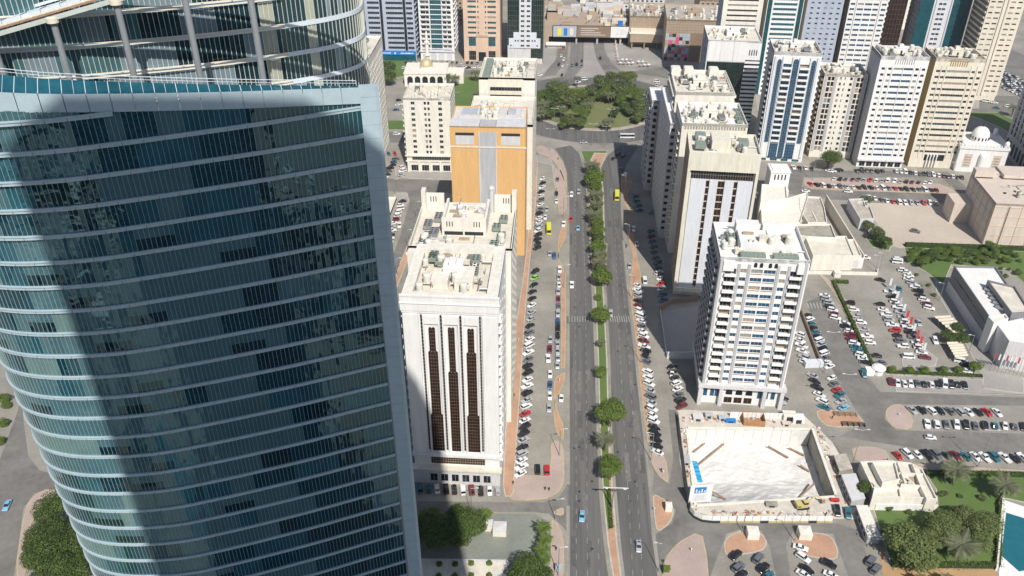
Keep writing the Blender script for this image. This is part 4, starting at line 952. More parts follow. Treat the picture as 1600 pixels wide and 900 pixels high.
# rear storeys, sunlit
rear_pts = [Vector(p) for p in [(-112, 113), (-98, 118), (-86, 122.6), (-76, 125.2), (-68, 128.2), (-58.8, 132), (-49.8, 136.6), (-41.6, 142), (-37.4, 146.4), (-35.8, 150.4), (-36.2, 155), (-38.5, 162), (-44, 172)]]
rear = resample(catmull(rear_pts), .76)
RZ = [152.8+4.7*k for k in range(10)]; um = MB(); upn = MB()
for k, z in enumerate(RZ):
    band = MB(); rail = MB(); zt = z+4.7-.75
    st = []
    while len(st) < len(rear): st += [rs.choice((0, 0, 1, 1, 1))]*rs.choice((7, 10, 14))
    for i in range(len(rear)-1):
        a = Vector((*rear[i], 0))-O; b = Vector((*rear[i+1], 0))-O; d = (b-a).normalized(); nrm = Vector((d.y, -d.x, 0)); x = rear[i].x
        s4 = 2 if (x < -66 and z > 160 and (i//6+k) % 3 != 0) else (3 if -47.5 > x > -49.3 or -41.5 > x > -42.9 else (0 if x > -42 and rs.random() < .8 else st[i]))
        o1, o2 = a+nrm*.2, b+nrm*.2; zb0 = z-.75
        band.quad((*o1.xy, zb0), (*o2.xy, zb0), (*o2.xy, z), (*o1.xy, z)); band.quad((*o1.xy, z), (*o2.xy, z), (*b.xy, z), (*a.xy, z)); band.quad((*b.xy, zb0), (*o2.xy, zb0), (*o1.xy, zb0), (*a.xy, zb0))
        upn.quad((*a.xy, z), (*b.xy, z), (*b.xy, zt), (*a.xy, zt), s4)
        e = .035; f1, f2 = a-d*e, a+d*e; g1, g2 = f1+nrm*.16, f2+nrm*.16
        um.quad((*g1.xy, z), (*g2.xy, z), (*g2.xy, zt), (*g1.xy, zt)); um.quad((*f1.xy, z), (*g1.xy, z), (*g1.xy, zt), (*f1.xy, zt)); um.quad((*g2.xy, z), (*f2.xy, z), (*f2.xy, zt), (*g2.xy, zt))
        if x < -46:
            for r_, dz in ((.75, .1), (.75, -.45)):
                q1, q2 = a+nrm*r_, b+nrm*r_; rail.quad((*q1.xy, z+dz-.07), (*q2.xy, z+dz-.07), (*q2.xy, z+dz+.07), (*q1.xy, z+dz+.07)); q3, q4 = a+nrm*(r_-.16), b+nrm*(r_-.16); rail.quad((*q1.xy, z+dz+.07), (*q2.xy, z+dz+.07), (*q4.xy, z+dz+.07), (*q3.xy, z+dz+.07))
            if i % 6 == 0: rail.box((a+nrm*.2).x-.08, (a+nrm*.2).x+.08, (a+nrm*.75).y, (a+nrm*.2).y, z-.1, z)
    band.build('spandrel_band', PANELW, GT)
    if rail.v: rail.build('maintenance_rail', RAIL, GT)
upn.build('upper_glass_panes', [G_UPD, G_UP, G_BL, G_CR], GT, kind='stuff'); um.build('glazing_fins', MULLC, GT, kind='stuff')
m = MB(); m.prism([(p.x-O.x, p.y-O.y+1.2) for p in [Vector(q) for q in rear_pts[2:]]]+[(-20, 60)], 152, 199); m.build('core', M['greyc'], GT)
# colonnade and sloping roof beam
CY = 119.6
def btop(x): return 172.0+(x+73)*.27
for x in (-83, -73, -63, -53, -43.6):
    tz = btop(x)-.1; m = MB(); m.cyl(x-O.x, CY-O.y, 152, tz, .46, 18, 0); m.build('column', M['greyc'] if 0 else mat('column_paint', (.27, .29, .30), .5, .08, .4), GT)
    m = MB(); m.cyl(x-O.x, CY-O.y-.1, tz, tz+.7, .85, 20, 0); m.build('column_cap', RAIL, GT)
def beam(y0, y1, h0, h1, name, mm):
    m = MB(); xa, xb = -100, -20; za, zb_ = btop(xa), btop(xb); ya, yb = y0-O.y, y1-O.y; xa -= O.x; xb -= O.x
    vs = [(xa, ya, za+h0), (xb, ya, zb_+h0), (xb, yb, zb_+h0), (xa, yb, za+h0), (xa, ya, za+h1), (xb, ya, zb_+h1), (xb, yb, zb_+h1), (xa, yb, za+h1)]
    m.v += vs; m.f += [(4, 5, 6, 7), (0, 1, 5, 4), (1, 2, 6, 5), (2, 3, 7, 6), (3, 0, 4, 7), (3, 2, 1, 0)]; m.m += [0]*6
    m.build(name, mm, GT)
beam(119.3, 120.2, .15, .75, 'roof_beam', mat('beam_paint', (.56, .60, .55), .5, .05, .5)); beam(120.5, 120.75, .95, 1.25, 'roof_rail', M['steel_rust']); beam(120.9, 121.2, 1.0, 1.4, 'roof_rail', RAIL); beam(121.4, 124.4, .9, 1.9, 'roof_edge_panel', PANELW); beam(124.6, 124.9, 2.1, 2.5, 'roof_rail', PANELW)
m = MB()
for q in range(36): x = -98+q*2.1; z_ = btop(x); m.box(x-O.x, x-O.x+.5, 120.6-O.y, 121-O.y, z_+1.0, z_+1.5)
m.build('rail_bracket', RAIL, GT, kind='stuff')
for q in range(24):
    x = -98+q*3.2; z_ = btop(x); m = MB(); m.box(x-O.x, x-O.x+.05, 121.38-O.y, 123.22-O.y, z_+1.5, z_+1.53+.06+.4); m.build('panel_joint', JOINT, GT)
# ------------------------------------------------------------ the tower behind the camera whose shadow falls on the scene
d2 = Vector((-sin(SAZ), cos(SAZ))); n2 = Vector((cos(SAZ), sin(SAZ)))
prof = [(-38.2, 0), (-38.2, 292), (-30, 298), (0, 298), (7, 294), (11.5, 289), (17, 281), (22, 270), (26, 256), (28.3, 240), (28.6, 0)]
m = MB(); fr = []; bk = []
for u, z in prof:
    p = n2*u+d2*(-5/cos(SAZ)); fr.append((p.x, p.y, z)); q = n2*u+d2*(-42); bk.append((q.x, q.y, z))
m.v = fr+bk; n = len(prof); m.f.append(tuple(range(n))); m.m.append(0); m.f.append(tuple(range(n, 2*n))[::-1]); m.m.append(0)
for k in range(n): j = (k+1) % n; m.f.append((k, j, n+j, n+k) if False else (k, n+k, n+j, j)); m.m.append(0)
SH = empty('glass_skyscraper', (0, 0, 0), label='tall round shouldered glass skyscraper directly behind the viewpoint', cat='skyscraper')
m.build('body', mat('skyscraper_glass', (.10, .20, .27), .3, .3, .05, fine=.3), SH)
m = MB()
for k in range(48):
    z = 20+k*5.0; p = n2*-37+d2*(-5/cos(SAZ)+.12); q = n2*28+d2*(-5/cos(SAZ)+.12); m.quad((p.x, p.y, z), (q.x, q.y, z), (q.x, q.y, z+1.2), (p.x, p.y, z+1.2))
m.build('floor_band', PANELW, SH)

# unseen blocks and ground, added to vary the reflections in the curved facade
r = random.Random(77)
k = 0
for gx in range(-260, 150, 42):
    for gy in (-330, -270, -205, -140, -75):
        if -60 < gx < 60 and gy > -100: continue
        x, y = gx+r.uniform(-4, 4), gy+r.uniform(-5, 5); w_, d_, h_ = r.uniform(14, 26), r.uniform(14, 26), r.choice((6, 8, 12, 18, 30, 44)); k += 1
        B = Bld('added_reflection_block', '%s added reflection block from the west in the %s row behind the viewpoint' % (ORD[(gx+260)//42+1], ORD[(-330, -270, -205, -140, -75).index(gy)+1]), x, y, w_, d_, h_, r.uniform(-5, 5), r.choice(('white', 'cream', 'palegrey', 'beige', 'greyc', 'cool')), r.choice(('roofw', 'roofc', 'roofd')), group='added reflection blocks south of the glass tower'); B.curtain('back', .08, .92, 1, h_-2, r.choice(('darkglass', 'blueglass')), .05, 3, 3.4, 'palegrey'); B.finish()
sheet('added_south_road', [[Vector(p) for p in ((-240, 60), (120, 70), (120, 84), (-240, 74))], [Vector(p) for p in ((-110, -340), (-96, -340), (-86, 62), (-100, 62))]], M['road'], .02, world=True)
sheet('added_south_lawn', [[Vector(p) for p in ((-230, 10), (-120, 14), (-118, 52), (-232, 50))]], M['grass'], .02, world=True)
sheet('added_reflection_water', [[Vector(p) for p in ((-70, -40), (-52, -38), (-20, 52), (-44, 52))], [Vector(p) for p in ((-230, -50), (-122, -44), (-122, 4), (-226, 2))]], M['water'], .03, world=True)  # unseen water added to give the glass cyan highlights
# ------------------------------------------------------------ far malls, mosques, low buildings
def pb(x, y): p = P(x, y); return p.x, p.y
# mall with billboard over the underpass
ML = empty('shopping_mall', (-5, 702, 0), label='sprawling tan and brown mall bridging the underpass, with long billboards', cat='shopping mall')
m = MB(); m.box(-22, 78, 0, 70, 5.8, 14); m.box(-22, -6, 0, 70, 0, 5.8); m.box(72, 78, 0, 70, 0, 5.8); m.build('podium', M['brownl'], ML)
m = MB(); m.box(-6, 72, 22, 24, 0, 5.8); m.build('tunnel_dark_sheet', M['dark'], ML)  # black sheet stands in for the unlit depth of the tunnel
for x in (16, 33, 52): m = MB(); m.box(x, x+1.4, .5, 20, 0, 5.8); m.build('tunnel_pier', M['greyc'], ML)
r = random.Random(5)
for q in range(26):
    x, y = r.uniform(-20, 66), r.uniform(8, 60); w_, d_, h_ = r.uniform(5, 18), r.uniform(4, 12), r.uniform(2, 6)
    m = MB(); m.box(x, x+w_, y, y+d_, 14, 14+h_); m.box(x+.4, x+w_-.4, y+.4, y+d_-.4, 14+h_, 14.3+h_, 1); m.build('roof_block', [M[r.choice(['beige', 'brownl', 'greyc', 'brownl'])], M[r.choice(['roofc', 'palegrey', 'roofd'])]], ML)
for q in range(40): obj('roof_box', RBOX[r.randrange(4)], ML, (r.uniform(-20, 74), r.uniform(2, 40), 14), 0, scale=r.uniform(1, 2.2))
for x in (50, 69): m = MB(); m.box(x, x+4, 4, 6, 14, 18); m.build('blue_canvas', M['blueband'], ML)
m = MB(); m.box(-3, 73, -.9, -.3, 5.6, 15.2); m.build('billboard_frame', M['dark'], ML)
m = MB(); m.box(17, 44, -1.05, -.9, 6, 14.8); m.build('billboard', M['brown'], ML)
m = MB()
for k, (a, b) in enumerate(((20, 34), (20, 31), (20, 36), (20, 40))): m.box(a, b, -1.12, -1.05, 12.8-k*1.7, 13.3-k*1.7)
m.build('billboard_lettering', M['palegrey'], ML)
m = MB(); m.box(44.3, 73, -1.05, -.9, 6, 14.8); m.build('billboard', M['white'], ML)
m = MB()
for k, (a, b) in enumerate(((50, 68), (52, 66), (48, 70))): m.box(a, b, -1.12, -1.05, 12.2-k*1.6, 12.4-k*1.6)
m.build('billboard_lettering', M['greyc'], ML)
m = MB(); m.box(-2.5, 16.5, -1.05, -.9, 6, 14.8); m.build('billboard', M['bluegrey'], ML)
for x, mm in ((1, 'yellow'), (6, 'blueband'), (11, 'cream')): m = MB(); m.box(x, x+3, -1.14, -1.05, 7, 13); m.build('billboard_figure', M[mm], ML)
for x in (16.5, 34, 52.5): obj('x', None) if 0 else None
B = Bld('mall_wing', 'brown ribbed mall wing with an overhanging cream canopy, right of the underpass', 54, 700, 36, 44, 24, -2, 'brownl', 'roofd'); B.clutter(2, 33, 2, 36, n=20, seed=71, ac=5)
m = MB(); m.box(1, 35, -9, 0, 5.5, 12, 0); m.box(0, 36, -9.4, 0, 12, 12.6, 1); m.box(1, 35, -7, 0, 12.6, 14.5, 1); B.part('canopy', m, ['brownl', 'cream'])
m = MB()
for q in range(30): m.box(.5+q*1.2, .7+q*1.2, -.15, 0, 14.6, 23)
B.part('wall_ribs', m, 'brown', kind='stuff')
for q in range(4): m = MB(); m.box(2+q*10, 3.2+q*10, -8.6, -7.4, 0, 5.5); B.part('column', m, 'brown')
B.finish()
B = Bld('office_block', 'brown gridded block with a patchwork of pink and grey panels at its corner', 79, 661, 50, 48, 32, -3, 'brownl', 'roofd'); B.clutter(2, 44, 2, 40, n=30, seed=72, ac=6)
m = MB()
for q in range(24): m.box(q*2, q*2+.12, -.12, 0, 22, 31)
for q in range(5): m.box(0, 50, -.1, 0, 22+q*2, 22.12+q*2)
B.part('wall_grid', m, 'brown', kind='stuff')
r = random.Random(9)
for i in range(7):
    for j in range(8):
        c = r.choice(['pinkp', 'brownl', 'bluegrey', 'dark', 'brown', 'greyc', 'bluegrey']); m = MB(); m.box(.2+i*2.6, 2.7+i*2.6, -.2-.05*(j % 2), 0, .6+j*2.6, 3.1+j*2.6); B.part('cladding_panel', m, c)
m = MB(); m.box(19, 50, -.12, .05, 0, 21.8); B.part('dark_wall', m, 'brown'); B.finish()
B = Bld('low_building', 'brown block standing beside the dark glass tower and the underpass', -13, 720, 8, 26, 22, 0, 'brownl', 'roofd'); B.finish()
m = MB(); m.box(0, 16, 0, 7, 2.6, 3.4); [m.box(i*1.6, i*1.6+.15, 0, .15, 0, 2.6) for i in range(11)]; m.box(1, 15, 2, 6.5, 0, 2.6)
m.build('market_stall', M['white'], loc=(-13, 688, 0), label='long white canopy kiosk on the paving left of the underpass', cat='kiosk')
r = random.Random(17)
for q in range(34):
    x = r.uniform(-160, 420); y = r.uniform(745, 1000); w_ = r.uniform(22, 40); h_ = r.uniform(12, 26) if -40 < x < 130 else r.uniform(30, 60)
    bb = Bld('distant_block', '', x, y, w_, r.uniform(20, 34), h_, r.uniform(-4, 4), r.choice(['cream', 'beige', 'brownl', 'palegrey', 'cream2']), 'roofd')
    bb.facade('front', cols_even(int(w_/4), .5), 3, int(h_/3.6)-1, 3.5, parts=False); bb.clutter(2, w_-2, 2, 18, n=5, seed=q, ac=2, dish=0); bb.finish(); bb.e.name = 'distant_block'
    px, py, _ = proj((x+w_/2, y, h_)); bb.e['label'] = ORD[1+q]+' plain low block of the far district beyond the mall' ; bb.e['category'] = 'building'; bb.e['group'] = 'distant blocks of the far district'
# mosque left, golden dome
MQ = empty('mosque', (-112, 590, 0), radians(3), label='small cream mosque with a golden dome and slim minaret', cat='mosque')
m = MB(); m.box(0, 30, 0, 24, 0, 9); m.box(-.4, 30.4, -.4, 24.4, 9, 9.8); m.box(22, 42, 6, 22, 0, 7); m.build('prayer_hall', M['cream2'], MQ)
for q in range(5):
    m = MB(); x = 2+q*5.4; ar = [(x, 1), (x+4, 1)]+[(x+2+2*cos(t), 5.4+2*sin(t)) for t in [pi*j/8 for j in range(9)]]; m.v += [(p[0], -.05, p[1]) for p in ar]; m.f.append(tuple(range(len(ar)))); m.m.append(0); m.build('arched_window', M['darkglass'], MQ)
m = MB(); m.cyl(15, 12, 9.8, 11.4, 5, 20); m.build('drum', M['cream2'], MQ)
m = MB(); m.dome(15, 12, 11.4, 4.8, 5.2, 22, 8); m.rod((15, 12, 16.5), (15, 12, 19), .2); m.build('dome', mat('gold_dome', (.66, .55, .32), .4, .1, .4, metal=.3), MQ, smooth=True)
m = MB(); [m.cyl(15, 22, a, b, ra, 12, 0, rb) for a, b, ra, rb in ((0, 16, 1.8, 1.6), (16, 17, 2.6, 2.6), (17, 25, 1.4, 1.3), (25, 26, 2.1, 2.1), (26, 31, 1.0, .9), (31, 34, 1.1, .05))]; m.build('minaret', M['cream2'], MQ)
# white mosque right
x, y = pb(1490, 267)
MQ = empty('mosque', (x, y, 0), radians(-6), label='white mosque with a ribbed dome and tall minaret beside the pale slab towers', cat='mosque')
m = MB(); m.box(0, 26, 0, 24, 0, 15); m.box(-.5, 26.5, -.5, 0, 14, 15.6); m.box(-.5, 0, 0, 24, 14, 15.6); m.box(26, 26.5, 0, 24, 14, 15.6)
for q in range(14): m.box(q*1.9, q*1.9+.9, -.5, 0, 15.6, 16.6); m.box(-.5, 0, q*1.7, q*1.7+.8, 15.6, 16.6)
m.build('prayer_hall', M['white'], MQ)
m = MB(); m.cyl(13, -.2, 0, 10, 2.0, 14); m.dome(13, -.2, 10, 2.0, 2.4, 14, 5); m.build('mihrab_niche', M['white'], MQ)
for xx in (3.5, 19): m = MB(); m.box(xx, xx+4, -.25, 0, 3, 11); [m.box(xx+.5, xx+3.5, -.35, -.2, 3.8+k*1.6, 4.6+k*1.6, 1) for k in range(4)]; m.build('screen_window', [M['beige'], M['brownl']], MQ)
m = MB(); m.cyl(13, 12, 15, 18.2, 4.8, 22); m.build('drum', M['white'], MQ); m = MB()
for q in range(16): a = 2*pi*q/16; m.box(13+4.82*cos(a)-.3, 13+4.82*cos(a)+.3, 12+4.82*sin(a)-.3, 12+4.82*sin(a)+.3, 16.2, 17.8)
m.build('drum_windows', M['darkglass'], MQ)
m = MB(); m.dome(13, 12, 18.2, 4.7, 4.9, 24, 9); m.build('dome', M['white'], MQ, smooth=True); m = MB(); m.rod((13, 12, 22.6), (13, 12, 26), .22); m.dome(13, 12, 24, .6, .6, 8, 3); m.build('finial', M['dark'], MQ)
for xx, yy in ((1.5, 1.5), (24.5, 1.5), (24.5, 22)): m = MB(); m.cyl(xx, yy, 15, 17.5, 1.3, 12); m.dome(xx, yy, 17.5, 1.3, 1.5, 12, 4); m.build('corner_dome', M['white'], MQ)
m = MB(); [m.cyl(-2.5, 22, a, b, ra, 12, 0, rb) for a, b, ra, rb in ((0, 22, 2, 1.8), (22, 23.4, 3, 3), (23.4, 32, 1.5, 1.4), (32, 33, 2.3, 2.3), (33, 38, 1.1, 1), (38, 42, 1.2, .05))]; m.build('minaret', M['white'], MQ)
# cream school compound
x, y = pb(1192, 395)
SC = empty('school_compound', (0, 0, 0), label='cream walled compound with flat roofs and buttress fins right of the apartment towers', cat='school')
def blk(name, pts, h, wall='cream2', roof='roofc', parent=None, para=.9, z0=0):
    "block whose flat roof outline was surveyed at height h from photo points"
    g = [P(px, py, h) for px, py in pts]; m = MB(); m.prism([(p.x, p.y) for p in g], z0, h, 0); o = m.build(name, M[wall], parent)
    cc = ccw([Vector((p.x, p.y)) for p in g]); ins = inset(cc, .35); m = MB()
    for k in range(len(cc)):
        j = (k+1) % len(cc); a, b, c, d = cc[k], cc[j], ins[j], ins[k]
        m.quad((*a, h+.004), (*b, h+.004), (*b, h+para), (*a, h+para)); m.quad((*a, h+para), (*b, h+para), (*c, h+para), (*d, h+para)); m.quad((*c, h+.004), (*d, h+.004), (*d, h+para), (*c, h+para))
    m.build('parapet', M[wall], o)
    m = MB(); vv = [Vector((*p, 0)) for p in ins]
    for t in tessellate_polygon([vv]):
        a, b, c = (vv[q] for q in t)
        if (b-a).cross(c-a).z < 0: a, c = c, a
        m.tri((a.x, a.y, h+.02), (b.x, b.y, h+.02), (c.x, c.y, h+.02))
    m.build('roof', M[roof], o); return o
blk('hall', [(1258,372),(1322,371),(1335,402),(1270,402)], 7, parent=SC)
blk('hall', [(1213,353),(1298,352),(1306,374),(1262,372),(1240,368)], 8, parent=SC, roof='conc_stain')
blk('hall', [(1188,318),(1230,312),(1262,302),(1262,312),(1250,350),(1190,350)], 9, parent=SC, roof='cream2')
blk('hall', [(1248,308),(1282,310),(1288,326),(1292,350),(1262,350),(1250,330)], 8.5, parent=SC, roof='roofd')
blk('hall', [(1190,290),(1228,292),(1230,312),(1188,318)], 13, parent=SC, roof='cream2')
blk('hall', [(1321,376),(1335,376),(1346,402),(1333,402)], 6, parent=SC)
for q, px in enumerate((1197, 1221, 1245, 1268)):
    m = MB(); p = P(px, 340, 6); m.box(p.x-.3, p.x+.3, p.y-9, p.y, 0, 9); m.build('buttress_fin', M['cream'], SC)
def wall(name, pts, h, th, m_, label=None, cat='wall', parent=None, z0=0, **kw):
    mb = MB(); g = gp(pts)
    for a, b in zip(g, g[1:]):
        d = (b-a).normalized(); n_ = Vector((-d.y, d.x, 0))*th/2; mb.prism([(a-n_).xy, (b-n_).xy, (b+n_).xy, (a+n_).xy], z0, z0+h)
    return mb.build(name, M[m_] if isinstance(m_, str) else m_, parent, **(dict(label=label, cat=cat) if parent is None else {}), **kw)
wall('boundary_wall', [(1256,418),(1346,419)], 5.5, .5, 'white', 'tall white arcaded wall facing the mall car park')
wall('boundary_wall', [(1346,418),(1288,322)], 6.5, .5, 'cream', 'long cream side wall running from the car park to the far road')
wall('boundary_wall', [(1262,428),(1370,430),(1371,424)], 1.6, .4, 'cream2', 'low cream wall bending round the car park entrance')
AW = bpy.data.objects['boundary_wall']
for q in range(6):
    m = MB(); p = P(1266+q*13.5, 418.7); ar = [(p.x-1.6, .6), (p.x+1.6, .6)]+[(p.x+1.6*cos(t), 3+1.3*sin(t)) for t in [pi*j/8 for j in range(9)]]; m.v += [(a[0], p.y-.45, a[1]) for a in ar]; m.f.append(tuple(range(len(ar)))); m.m.append(0); m.build('arch_panel', M['palegrey'], AW)
# minaret of the compound
x, y = pb(1222, 303); x, y = P(1215, 275, 12).xy
MT = empty('minaret', (x, y, 0), label='square white tower topped with a flat cream roof left of the upper car park', cat='tower')
m = MB(); m.box(-5, 5, -5, 5, 0, 17); m.box(-4, 4, -4, 4, 17, 17.3); m.box(-5.3, 5.3, -5.3, 5.3, 16, 16.8); m.box(-7, 4, -12, -5, 0, 9); m.build('shaft', M['white'], MT); m = MB(); [m.box(i*1.8-3, i*1.8-2.3, -5.1, -5, 12, 15) for i in range(4)]; m.build('slit_window', M['dark'], MT)
# small grey roofed building
o = blk('store_building', [(1325,313),(1348,312),(1352,323),(1359,324),(1366,343),(1344,345)], 5, 'palegrey', 'roofd', None); tag(o, 'small grey flat roofed store beside the sandy empty lot', 'store building')
o2 = wall('roof_divider', [(1336,330),(1352,329)], .8, .3, 'palegrey', 'x', 'x', parent=o, z0=5.02)
# big beige panel block
p = P(1535, 382); B = Bld('warehouse_block', 'beige windowless block with a square grid of wall panels beside the sandy lot', p.x, p.y, 60, 34, 22.5, -3, 'beige', 'beige', para=1.0)
B.plain('front'); B.plain('left', 'beige')
m = MB()
for q in range(9): m.box(q*6.3-.1, q*6.3+.1, -.22, 0, 0, 21.4)
for q in range(5): m.box(0, 60, -.18, 0, .4+q*5, .6+q*5)
B.part('panel_ribs', m, 'peach')
for q in (6.3, 31.4): m = MB(); m.box(q+.3, q+.5, -.3, -.1, 0, 21); B.part('drainpipe', m, 'dark')
m = MB()
for q in range(6): m.box(q*6.3-.1, q*6.3+.1, -.22, 0, 0, 21.4)
for q in range(5): m.box(0, 34, -.18, 0, .4+q*5, .6+q*5)
B.part('panel_ribs', m, 'beige', 'left')
for bx in ((0, 10, 30, 34.2, 22.5, 26), (-9, 0, 22, 34, 0, 11), (14, 30, 30, 42, 22.4, 24)): m = MB(); m.box(*bx); B.part('annex', m, 'beige'); B.clutter(6, 50, 3, 26, n=8, seed=77, ac=1, dish=0, big=False); B.finish()
# grey mall at right
MA = empty('exhibition_hall', (0, 0, 0), label='grey and white two storey hall with a long dusty roof right of the car park', cat='hall')
o = blk('hall', [(1490,418),(1555,419),(1598,482),(1570,497),(1545,498)], 12, 'shadegrey', 'roofw', MA)  # shade of this side is put into the dark wall grey
o = blk('hall', [(1556,508),(1610,497),(1620,543),(1576,536)], 12, 'palegrey', 'roofw', MA)
o = blk('entrance_tower', [(1543,497),(1570,493),(1575,500),(1552,507)], 14, 'white', 'roofc', MA)
o = blk('plant_room', [(1542,440),(1585,450),(1610,490),(1580,492)], 15, 'shadegrey', 'roofc', MA)
g = [P(1490, 418, 12), P(1545, 498, 12)]; d = (g[1]-g[0]); L = d.length; d.normalize(); nn_ = Vector((d.y, -d.x, 0)); nn_ = nn_ if nn_.x < 0 else -nn_
ang = atan2(d.y, d.x)
for q in range(14):
    a = g[0]+d*(3+q*L/15)+nn_*.08; obj('window', window_mesh(3.4, 1.3, 'd', 'greyc'), MA, (a.x, a.y, 8.6), ang)
    if q % 2: a = g[0]+d*(3+q*L/15)+nn_*.08; obj('door', window_mesh(2.2, 2.8, 'd', 'palegrey'), MA, (a.x, a.y, .3), ang)
m = MB(); a, b = g[0]+nn_*.4, g[1]+nn_*.4; m.prism([a.xy, b.xy, (b+nn_*-.4).xy, (a+nn_*-.4).xy], 0, 5.2); m.build('pale_base', M['palegrey'], MA)
for q in range(5): p = P(1553+q*4.5, 462+q*7, 12); obj('ac_unit', AC[0], MA, (p.x, p.y, 12), .6, scale=.9)
r = random.Random(4)
for q in range(9):
    bx, by = pb(1546+q*6, 580+q*1.1); o = MB(); o.rod((bx, by, 0), (bx, by, 9), .09, 6); fp = o.build('flagpole', M['metal'], label=ORD[q+1]+' flagpole from the left in front of the exhibition hall', cat='flagpole', group='flagpoles in front of the hall')
    m = MB(); 
    for k in range(4): m.quad((bx+.1+k*.14, by+.1*(k % 2), 6.0-k*.1), (bx+.1+(k+1)*.14, by+.1*((k+1) % 2), 6.0-(k+1)*.1), (bx+.1+(k+1)*.14, by+.1*((k+1) % 2), 8.7-(k+1)*.1), (bx+.1+k*.14, by+.1*(k % 2), 8.7-k*.1), 0)
    m.build('flag', M['red' if q % 3 == 0 else 'white'], fp)
# villa
VI = empty('villa', (0, 0, 0), label='single storey cream villa with roof terraces and a white front wall by the garden', cat='house')
blk('wing', [(1343,724),(1385,722),(1423,726),(1462,781),(1370,781)], 4, 'cream2', 'roofc', VI)
blk('wing', [(1362,725),(1398,724),(1405,752),(1378,757)], 5.6, 'cream2', 'roofc', VI); blk('wing', [(1365,765),(1405,765),(1408,780),(1362,780)], 4.8, 'cream2', 'yellowc', VI); blk('wing', [(1424,727),(1440,735),(1464,783),(1447,783),(1438,765)], 4.9, 'cream2', 'roofc', VI)
for a, b in (((1402,745),(1440,747)), ((1406,763),(1445,766)), ((1400,728),(1412,762))): 
    g1, g2 = P(*a, 4), P(*b, 4); m = MB(); dd_ = (g2-g1).normalized(); q = Vector((-dd_.y, dd_.x, 0))*.15; m.prism([(g1-q).xy, (g2-q).xy, (g2+q).xy, (g1+q).xy], 4, 6); m.build('roof_wall', M['cream2'], VI)
r = random.Random(8)
for q in range(9): p = P(1405+r.uniform(0, 30), 733+r.uniform(0, 28), 4); obj('roof_box', RBOX[r.randrange(4)], VI, (p.x, p.y, 4.03), r.uniform(0, 3), scale=.8)
wall('garden_wall', [(1366,797),(1462,798)], 2.6, .3, 'white', 'white panelled fence in front of the villa facing the lawn')
wall('pool_wall', [(1566,780),(1556,892)], 1.6, .5, 'cream2', 'narrow cream wall between the garden and the swimming pool')
# site cabins
def cabin(pts, h, label, m1='palegrey', m2='cream2'):
    g = [P(px, py, h) for px, py in pts]; o = MB(); o.prism([(p.x, p.y) for p in g], 0, h-.15); e = o.build('site_cabin', M[m1], label=label, cat='cabin', group='site cabins beside the pit')
    cc = ccw([Vector((p.x, p.y)) for p in g]); c0 = sum(cc, Vector((0, 0)))/len(cc); o = MB(); o.prism([c0+(p-c0)*1.03 for p in cc], h-.15, h); o.build('cabin_roof', M[m2], e)
    a, b = cc[0], cc[1]
    for k in range(4):
        e1, e2 = (cc[3], cc[0]); q = e1+(e2-e1)*(k+.4)/4.6; dd_ = (e2-e1).normalized(); nq = Vector((dd_.y, -dd_.x)); q = q+nq*.05; obj('window', window_mesh(1.6, 1.1, 'd', 'dark'), e, (q.x, q.y, 1.1), atan2(dd_.y, dd_.x))
    return e
cabin([(1338,790),(1356,790),(1376,838),(1356,838)], 3.2, 'long white site cabin beside the villa lawn', 'greyc')
cabin([(1315,742),(1337,740),(1352,778),(1331,782)], 3.2, 'grey roofed site cabin between the pit and the villa', 'greyc', 'palegrey')
cabin([(1303,711),(1322,709),(1332,732),(1312,735)], 3.0, 'dusty small site cabin at the top corner of the pit', 'conc_stain', 'roofd')
m = MB(); p = P(1366, 845, 0); m.box(-3, 3, -1.6, 1.6, 2.4, 2.6); [m.box(x-.06, x+.06, y_-.06, y_+.06, 0, 2.4) for x in (-2.8, 2.8) for y_ in (-1.4, 1.4)]; m.build('entrance_canopy', M['cool'], loc=(p.x, p.y, 0), label='pale canopy at the near end of the long white cabin', cat='canopy')
# kiosks
for (px, py, s_, lb) in ((1175, 838, 2.2, 'cream guard kiosk with a pitched roof on the brick island'), (1256, 838, 2.4, 'cream guard kiosk on the brick island nearer the cabins'), (1044, 797, 1.3, 'tiny white booth on the brick triangle by the avenue'), (1307, 432, 1.8, 'white gate booth at the mall car park entrance'), (781, 832, 2.6, 'grey roofed gatehouse on the forecourt island'), (763, 826, 1.8, 'narrow grey hut beside the gatehouse')):
    p = P(px, py); e = empty('guard_kiosk', (p.x, p.y, 0), label=lb, cat='kiosk'); m = MB(); m.box(-s_*.8, s_*.8, -s_*.7, s_*.7, .1, 2.6); m.build('booth', M['cream2'], e)
    s_ *= .8; m = MB(); h = 2.6; a = [(-s_, -s_, h), (s_, -s_, h), (s_, s_, h), (-s_, s_, h)]; m.box(-s_, s_, -s_, s_, h, h+.12)
    for k in range(4): m.tri(tuple(Vector(a[k])+Vector((0, 0, .12))), tuple(Vector(a[(k+1) % 4])+Vector((0, 0, .12))), (0, 0, h+.4))
    m.build('roof', M['palegrey' if px < 800 else 'cream2'], e); obj('window', window_mesh(s_, 1.1), e, (-s_/2, -s_*.7-.05, 1.2))
# white domed booth in the car park
p = P(1371, 583); e = empty('domed_booth', (p.x, p.y, 0), label='round white booth at the near end of the hedge in the mall car park', cat='kiosk')
m = MB(); m.cyl(0, 0, 0, 2.6, 2.0, 10); m.cyl(0, 0, 2.6, 2.8, 2.7, 10); m.dome(0, 0, 2.8, 2.5, .8, 10, 3); m.box(-5, -2, -2, 1, 0, 2.4); m.build('booth', M['white'], e)
